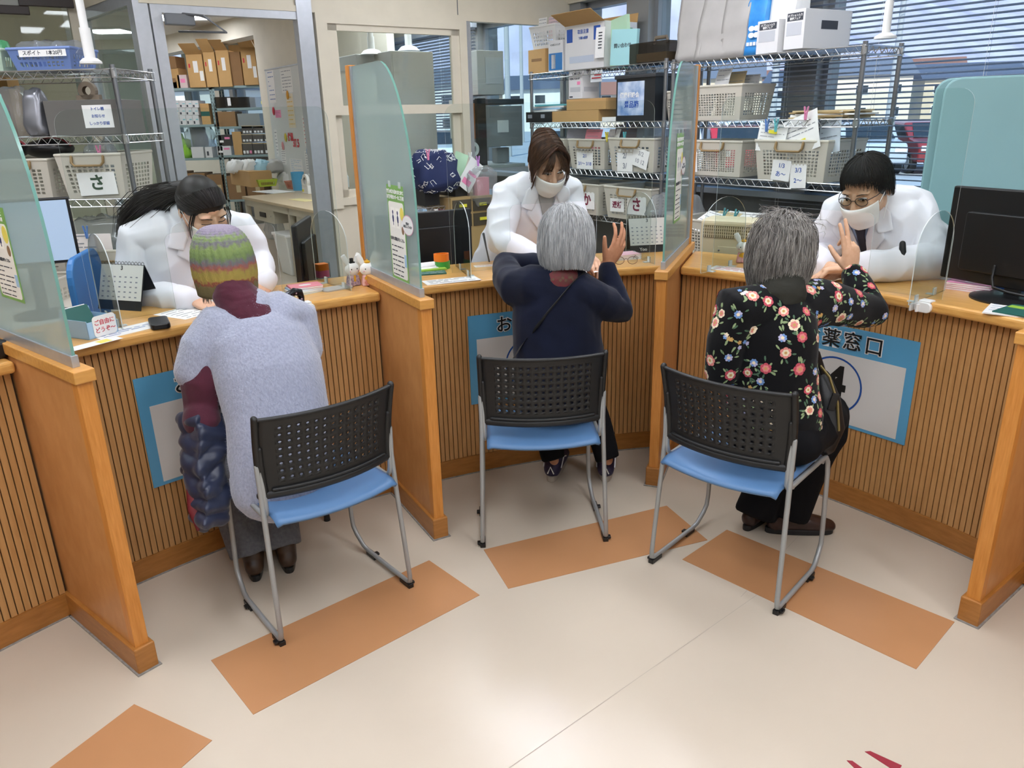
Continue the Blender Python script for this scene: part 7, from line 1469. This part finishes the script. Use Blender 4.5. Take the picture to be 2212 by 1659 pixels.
# whiteboard wall
wo = PW*3.64
def wbp(px, py): return Pp(px, py, wo-PW*.015, PW)
a, b_ = wbp(704, 126), wbp(570, 139); Lb = (V((b_.x, b_.y, 0))-V((a.x, a.y, 0))).length; zt = a.z
Xw = FR(V((a.x, a.y, 0))+WW*Lb, -WW, V((0, 0, 1)))                # x towards the door, y up, z out of the board
e0, e1 = Pp(843, 200, wo, PW).dot(WW), Pp(562, 200, wo, PW).dot(WW); q = MB(); wallbox(q, wo, WW, PW, e0, e1, 0, ZC, .0, .08); ob('wall_whiteboard_side', q, cream, kind='structure')
t = thing('whiteboard', 'white memo board covered with papers at the right of the doorway', 'board', Xw); q = MB(); q.box(0, .55, -.012, Lb, zt, 0); ob('panel', q, mat('whiteboard', '#d9dddc', .3), t); q = MB(); [q.box(*a_) for a_ in ((0, zt-.012, -.014, Lb, zt+.003, .006), (0, .54, -.014, Lb, .56, .006))]; ob('rim', q, alu, t)
def onb(px, py): p = wbp(px, py); v = Xw.inverted() @ p; return v.x, v.y
nts = [((575, 150, 598, 222), 'coloured chart sheet at the upper left of the memo board', [mat('chart sheet', '#e6e4e2', .7), mat('chart ink', '#7f8fb5', .7)]), ((604, 150, 634, 199), 'typed sheet held by a clip on the memo board', [paper, greyprint]), ((642, 140, 664, 220), 'white sheet at the upper right of the memo board', [paper, greyprint]), ((617, 203, 640, 276), 'long beige and yellow notice in the middle of the memo board', [mat('notice beige', '#e3d9c0', .7), mat('notice yellow', '#dfb95a', .7)]), ((592, 280, 604, 338), 'narrow white slip at the left of the memo board', [paper, greyprint]), ((652, 250, 674, 316), 'white list with a red line at the right of the memo board', [paper, inkred]), ((657, 326, 682, 370), 'white list low at the right of the memo board', [paper, greyprint]), ((625, 342, 656, 375), 'ruled white sheet low on the memo board', [paper, paleblue]), ((606, 318, 620, 356), 'white memo slips low at the left of the memo board', [paper, greyprint]), ((594, 238, 608, 254), 'pink memo square on the memo board', [stick_p, ink])]
for k, ((x0, y0, x1, y1), lb, ms) in enumerate(nts):
    u0, v1 = onb(x0, y0); u1, v0 = onb(x1, y1); w_, h_ = abs(u1-u0), abs(v1-v0); q = MB(); sheet(q, w_, h_, rows(7, .1, .88, .1, .9, .03, 90+k)); ob('notice', q, ms, None, lb, 'paper', 'papers on the memo board', X=Xw @ M.Translation(((u0+u1)/2, (v0+v1)/2, .001)))
for k, (x, y, c, lb) in enumerate(((592, 240, '#d8304a', 'red oval magnet on the memo board'), (663, 240, '#5b6fc0', 'blue oval magnet at the right edge of the memo board'), (666, 327, '#6fa0d0', 'pale blue oval magnet low on the memo board'), (618, 297, '#d8c94a', 'yellow oval magnet on the memo board'), (622, 205, '#e0a030', 'orange magnet above the beige notice'), (612, 315, '#e7a1a4', 'pink magnet above the memo slips'))):
    u, v = onb(x, y); q = MB(); q.ell((0, 0, .006), (.034, .055, .012), seg=14, rings=8); ob('magnet', q, mat('magnet '+c, c, .35), None, lb, 'magnet', 'magnets on the memo board', X=Xw @ M.Translation((u, v, .002)), smooth=True)
for k, (s_, x, y, sz, lb) in enumerate((('体温', 628, 297, .10, 'red magnetic letters for body temperature on the memo board'), ('37.5', 640, 310, .13, 'red magnetic numerals below the letters on the memo board'))):
    u, v = onb(x, y); o = text(None, s_, sz, Xw @ M.Translation((u, v, .003)), inkred, .006, 'magnetic_letters'); o['label'] = lb; o['category'] = 'letters'
# work table
tt = mat('table top laminate', '#c2ad8c', .35, var=.05, scale=4); tm = mat('beige steel', '#bdb5a2', .5)
zt = .75; a, b_ = Pz(522, 424, zt), Pz(715, 462, zt); d = V((b_.x-a.x, b_.y-a.y, 0)); Lt = d.length+.1; Xt = M.Translation((a.x, a.y, 0)) @ M.Rotation(atan2(d.y, d.x), 4, 'Z')
t = thing('work_table', 'beige steel work table with drawers in the back room', 'table', Xt); Dt = .74
q = MB(); q.box(0, 0, zt-.03, Lt, Dt, zt); ob('tabletop', q, tt, t, bevel=.004); q = MB(); q.box(.02, .02, zt-.10, Lt-.02, .05, zt-.03); q.box(.02, .02, zt-.10, .05, Dt, zt-.03); ob('apron', q, tm, t)
for x in (.02, Lt*.52, Lt-.07):
    for y in (.02, Dt-.07): q = MB(); q.box(x, y, 0, x+.05, y+.05, zt-.03); ob('leg', q, tm, t)
for x in (.28, Lt*.52+.2): q = MB(); q.box(x, .03, zt-.24, x+.62, .5, zt-.10); dr = ob('drawer', q, tm, t); q = MB(); q.box(x+.2, .02, zt-.19, x+.38, .032, zt-.14); ob('pull', q, blackm, dr); q = MB(); q.cyl((x+.53, .02, zt-.165), (x+.53, .03, zt-.165), .008, 10); ob('lock', q, steel, dr)
def ont(px, py, rz=0, z=zt): p = Pz(px, py, z); return M.Translation((p.x, p.y, z)) @ Xt.to_3x3().to_4x4() @ M.Rotation(R(rz), 4, 'Z')
flat('paper', 'white sheets spread on the work table', 'paper', ont(590, 414, 8), .5, .3, [paper, greyprint], rows(5, seed=7), .003); flat('paper', 'pale yellow sheet at the near edge of the work table', 'paper', ont(652, 432, 5), .38, .14, [mat('pale yellow sheet', '#dccf95', .7), ink], (), .002)
basket(ont(545, 402, 0), .52, .26, .085, 'lime green tray basket on the work table', None, False, mat('lime plastic', '#b9cc3f', .4), nx=16, ny=1); basket(ont(610, 392, 0), .38, .24, .08, 'mint tray basket of papers on the work table', None, False, mat('mint tray', '#9fcdb0', .4), nx=14, ny=1)
basket(ont(624, 409, 0), .26, .2, .09, 'terracotta tray on the work table', None, False, mat('terracotta plastic', '#b5694a', .5), nx=1, ny=1)
carton(ont(512, 402, 0) @ M.Translation((-.02, .06, 0)), .8, .3, .2, 'open kraft box of packets at the back of the work table', cartm); 
for k in range(5): crumple('packet', ('pale packet heaped in the kraft box, first from left', 'white packet heaped in the kraft box, second from left', 'aqua packet on the heap in the kraft box', 'grey bag beside the heap on the work table', 'white sheaf in the mint tray on the work table')[k], 'packet', ont(500+27*k, 400, 0) @ M.Translation((0, .1, .17 if k < 4 else .02)), .36, .24, .15, (white, paper, mat('aqua film', '#a5d3e6', .4), mat('grey bag', '#b5b3ae', .5), paper)[k], 100+k)
for k in range(3): flat('paper', ('orange-edged sheet leaning in the mint tray', 'green sheet leaning in the mint tray', 'white sheet leaning in the mint tray')[k], 'paper', ont(604+4*k, 385, 10*k) @ M.Translation((0, .1, .09)) @ M.Rotation(R(18+8*k), 4, 'X'), .3, .2, [(org, grnp, paper)[k], ink], (), .003)
q = MB(); q.lathe([(.068, 0), (.08, .22), (.076, .22), (.064, .004), (0, .004)], 24, cap=False); ob('bucket', q, mat('blue bucket', '#4f9cc4', .4), None, 'blue plastic cup at the right end of the work table', 'cup', X=ont(646, 411), smooth='auto')
X = ont(668, 418) @ M.Scale(1.35, 4); t = thing('tape_dispenser', 'white tape dispenser with rolls on the work table', 'dispenser', X); q = MB(); q.box(-.08, -.03, 0, .05, .03, .07); q.box(-.08, -.03, .07, -.04, .03, .12); ob('body', q, white, t, bevel=.004); q = MB(); q.box(-.07, -.032, .015, -.04, -.03, .035); ob('label', q, stick_y, t)
for k in range(2): q = MB(); q.lathe([(.03, 0), (.055, 0), (.055, .025), (.03, .025)], 22, M.Translation((0, .03-.035*k, .11)) @ M.Rotation(pi/2, 4, 'X'), False); ob('roll', q, white, t)
# under the table
for k, (x0, y1, w_, d_, h_, mt, lb) in enumerate(((560, 560, .66, .4, .26, cartd, 'dark carton under the work table'), (575, 640, .72, .4, .30, cartm, 'kraft carton in front under the work table'), (665, 560, .42, .3, .34, mat('grey carton', '#87867f', .7), 'grey carton with numbers under the right table end'))):
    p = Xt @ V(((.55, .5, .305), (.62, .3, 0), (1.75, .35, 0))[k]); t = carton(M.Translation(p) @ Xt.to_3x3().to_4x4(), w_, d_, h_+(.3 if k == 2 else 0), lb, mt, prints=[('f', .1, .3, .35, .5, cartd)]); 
    if k == 2: text(t, '10袋', .06, TR(-.06, -.002, .52, 0, pi/2), lab, .001, 'print'); text(t, '20枚', .06, TR(-.04, -.002, .36, 0, pi/2), lab, .001, 'print')
p = Xt @ V((1.15, .12, 0)); t = thing('bin', 'white plastic bin under the work table', 'bin', M.Translation(p) @ Xt.to_3x3().to_4x4()); q = MB(); q.taper(.28, .22, .38, .3, 0, .42); ob('body', q, white, t, bevel=.01); q = MB(); q.box(-.2, -.16, .41, .2, .16, .44); ob('rim', q, white, t, bevel=.006)
crumple('bag', 'clear bag hanging under the work table', 'bag', Xt @ M.Translation((.12, .3, .25)), .2, .2, .4, plast, 120)
q = MB(); wallbox(q, CO+WW*6.5, -PW, WW, 2.65, 14, 0, ZC, 0, .1); ob('wall_left_room', q, cream, kind='structure')
# door closer, framed pictures, cable pole
t = thing('door_closer', 'grey door closer with a bent arm above the doorway', 'door closer', M.Translation(wp(2.98, 2.12, -.03)) @ M.Rotation(AP, 4, 'Z')); q = MB(); q.box(0, -.05, -.03, .16, 0, .03); ob('body', q, alu_d, t, bevel=.004); q = MB(); q.loft([V((.1, -.04, .03)), V((.2, -.08, .02)), V((.33, -.05, -.06)), V((.1, .1, -.05))], .007, 8); ob('arm', q, alu_d, t)
fr_m = mat('dark frame', '#241611', .4)
for k, (x0, y0, x1, y1, lb) in enumerate(((-60, -90, 39, 28, 'dark wooden picture frame at the very top left corner'), (44, -90, 139, 13, 'second dark wooden picture frame at the top left'))):
    o = CO+WW*.93; a, b_ = Pp(x0, y1, o, WW), Pp(x1, y0, o, WW); w_ = (V((b_.x, b_.y, 0))-V((a.x, a.y, 0))).length; h_ = b_.z-a.z
    t = thing('picture_frame', lb, 'picture', FR(a, PW, V((0, 0, 1))), 'framed certificates'); q = MB(); [q.box(*c) for c in ((0, 0, 0, w_, .05, .03), (0, h_-.05, 0, w_, h_, .03), (0, .05, 0, .05, h_-.05, .03), (w_-.05, .05, 0, w_, h_-.05, .03))]; ob('moulding', q, fr_m, t, bevel=.004); q = MB(); q.box(.05, .05, .004, w_-.05, h_-.05, .01); ob('picture', q, mat('certificate', '#9a9c96', .4), t)
# ------------------------------------------------------------------ outside
q = MB(); q.box(-150, -4, -.5, 260, 420, -.35); asph = mat('asphalt', '#b3b6bd', .9, var=.12, scale=1.2); gr = ob('ground', q, asph, kind='structure')
rg = random.Random(17)
def carat(px, Y, rz, col, label, s=1):
    r = ray(px, 300); X = M.Translation((r.x/r.y*Y, Y, -.35)) @ M.Rotation(R(rz), 4, 'Z') @ M.Scale(s, 4); t = thing('car', label, 'car', X, 'cars in the car park')
    pr_ = [(-2.05, .35), (-2.08, .75), (-1.95, .92), (-1.15, 1.02), (-.55, 1.45), (.95, 1.48), (1.75, 1.05), (2.02, .95), (2.08, .4)]
    q = MB(); q.prism(pr_, -.82, .82, M.Rotation(pi/2, 4, 'X')); ob('body', q, mat('car paint '+col, col, .25, coat=.6), t, bevel=.07, seg=3)
    q = MB()
    for g in (-1, 1): q.prism([(-.95, 1.04), (-.48, 1.38), (.88, 1.40), (1.45, 1.06)], -.004, .004, M.Translation((0, g*.822, 0)) @ M.Rotation(pi/2, 4, 'X'))
    q.quad((-1.19, -.7, 1.03), (-1.19, .7, 1.03), (-.60, .6, 1.44), (-.60, -.6, 1.44)); q.quad((1.78, -.7, 1.06), (1.78, .7, 1.06), (1.02, .6, 1.47), (1.02, -.6, 1.47)); ob('windows', q, mat('car glass', '#2a3038', .1), t)
    for x in (-1.3, 1.3):
        for g in (-1, 1): q = MB(); q.cyl((x, g*.66, .32), (x, g*.85, .32), .32, 18); w_ = ob('wheel', q, blackm, t); q = MB(); q.cyl((x, g*.85, .32), (x, g*.86, .32), .19, 14); ob('hub', q, alu, w_)
    q = MB(); [q.box(-2.1, g*.6-.16, .68, -2.06, g*.6+.16, .82) for g in (-1, 1)]; ob('headlamps', q, white, t)
for px, Y, rz, col, lb in ((1450, 25, 84, '#e6e8ea', 'white car nearest, left behind the divider glass'), (1585, 25, 84, '#b8232b', 'red car seen between the right rack shelves'), (1720, 25, 84, '#23262b', 'black car by the window column right of the red car'), (1855, 25, 82, '#b9bfc9', 'silver car behind the lower blind slats'), (1995, 25, 82, '#8c2f2f', 'dark red car behind the lower blind slats'),
        (1500, 35, 86, '#39404a', 'dark grey car in the far row behind the red car'), (1600, 35, 86, '#e3e5e8', 'white car in the far row behind the red car'), (1700, 35, 86, '#7d8894', 'blue-grey car in the far row'), (1810, 35, 84, '#dfe2e6', 'white car in the far row behind the blind'), (1220, 26, 90, '#dfe3e8', 'white car seen through the left mullions'), (960, 30, 100, '#e8eaec', 'white car seen through the sash window')): carat(px, Y, rz, col, lb)
wallc = [mat('house wall '+c, c, .8) for c in ('#d9d6cf', '#cbb9a2', '#e4e2dd', '#b9bdc4', '#d8c7b5')]; roofc = [mat('house roof '+c, c, .7) for c in ('#6a6f7c', '#8a5f4e', '#50586a')]
for k, (px, Y, w_, h_, rz) in enumerate(((930, 46, 9, 5.5, 12), (1050, 60, 11, 5, -8), (1180, 52, 10, 5.2, 6), (1265, 70, 12, 6, 0), (1360, 58, 10, 4.6, 10), (1470, 64, 12, 5.4, -6), (1560, 50, 9, 5.8, 4), (1640, 72, 13, 7, 0), (1740, 55, 10, 5.4, -10), (1840, 48, 11, 5.6, 8), (1950, 56, 13, 6.5, -4), (2070, 50, 11, 5.2, 6), (2190, 60, 12, 6, 0), (720, 55, 12, 6, 0), (600, 60, 12, 6.5, 8), (480, 52, 11, 6, -8))):
    r = ray(px, 250); Y *= 2.1; X = M.Translation((r.x/r.y*Y, Y, -.4)) @ M.Rotation(R(rz-20), 4, 'Z'); t = thing('house', 'house beyond the car park, %s from the left in the row of houses' % ('first', 'second', 'third', 'fourth', 'fifth', 'sixth', 'seventh', 'eighth', 'ninth', 'tenth', 'eleventh', 'twelfth', 'thirteenth', 'fourteenth', 'fifteenth', 'sixteenth')[(3+k) if k < 13 else (15-k)], 'house', X, 'houses beyond the car park')
    q = MB(); q.box(-w_/2, -4, 0, w_/2, 4, h_); ob('walls', q, wallc[k % 5], t)
    q = MB(); q.prism([(-4.6, h_), (4.6, h_), (0, h_+1.9)], -w_/2-.5, w_/2+.5, M.Rotation(pi/2, 4, 'Z') @ M.Rotation(pi/2, 4, 'X')); ob('roof', q, roofc[k % 3], t)
    for fl_ in (0, 1):
        for j in range(3): x = -w_/2+w_*(j+.5)/3; z = .9+fl_*2.5; q = MB(); q.box(x-.75, -4.06, z, x+.75, -4.0, z+1.15); wn = ob('window', q, white, t); q = MB(); q.box(x-.66, -4.08, z+.08, x+.66, -4.06, z+1.07); ob('pane', q, MATS['car glass'], wn)
for px, Y, h_, lb in ((1668, 34, 8.5, 'utility pole between the rack and the blind'), (1098, 40, 9, 'utility pole seen through the fixed glass'), (1128, 62, 13, 'tall lattice pole left of the window column'), (1920, 38, 9, 'utility pole behind the blind')):
    r = ray(px, 250); t = thing('utility_pole', lb, 'pole', M.Translation((r.x/r.y*Y, Y, -.4)), 'utility poles'); q = MB(); q.cyl((0, 0, 0), (0, 0, h_), .16, 10, .11); ob('mast', q, mat('concrete pole', '#a9abae', .8), t); q = MB(); [q.box(-.9, -.05, z, .9, .05, z+.09) for z in (h_-.5, h_-1.3)]; ob('crossarm', q, alu_d, t)
    q = MB(); [q.loft([V((x, 0, h_-.4)), V((x+9, 3, h_-1.2)), V((x+18, 6, h_-.4))], .02, 4) for x in (-.8, 0, .8)]; [q.loft([V((x, 0, h_-.4)), V((x-9, -3, h_-1.2)), V((x-18, -6, h_-.4))], .02, 4) for x in (-.8, 0, .8)]; ob('wires', q, blackm, t)
hill = mat('hazy wooded hillside', '#9a98b0', .95, scale=.05, col2='#c6c3d2', bump=.3, det=8)  # pale lavender of distance haze is put into the base colour
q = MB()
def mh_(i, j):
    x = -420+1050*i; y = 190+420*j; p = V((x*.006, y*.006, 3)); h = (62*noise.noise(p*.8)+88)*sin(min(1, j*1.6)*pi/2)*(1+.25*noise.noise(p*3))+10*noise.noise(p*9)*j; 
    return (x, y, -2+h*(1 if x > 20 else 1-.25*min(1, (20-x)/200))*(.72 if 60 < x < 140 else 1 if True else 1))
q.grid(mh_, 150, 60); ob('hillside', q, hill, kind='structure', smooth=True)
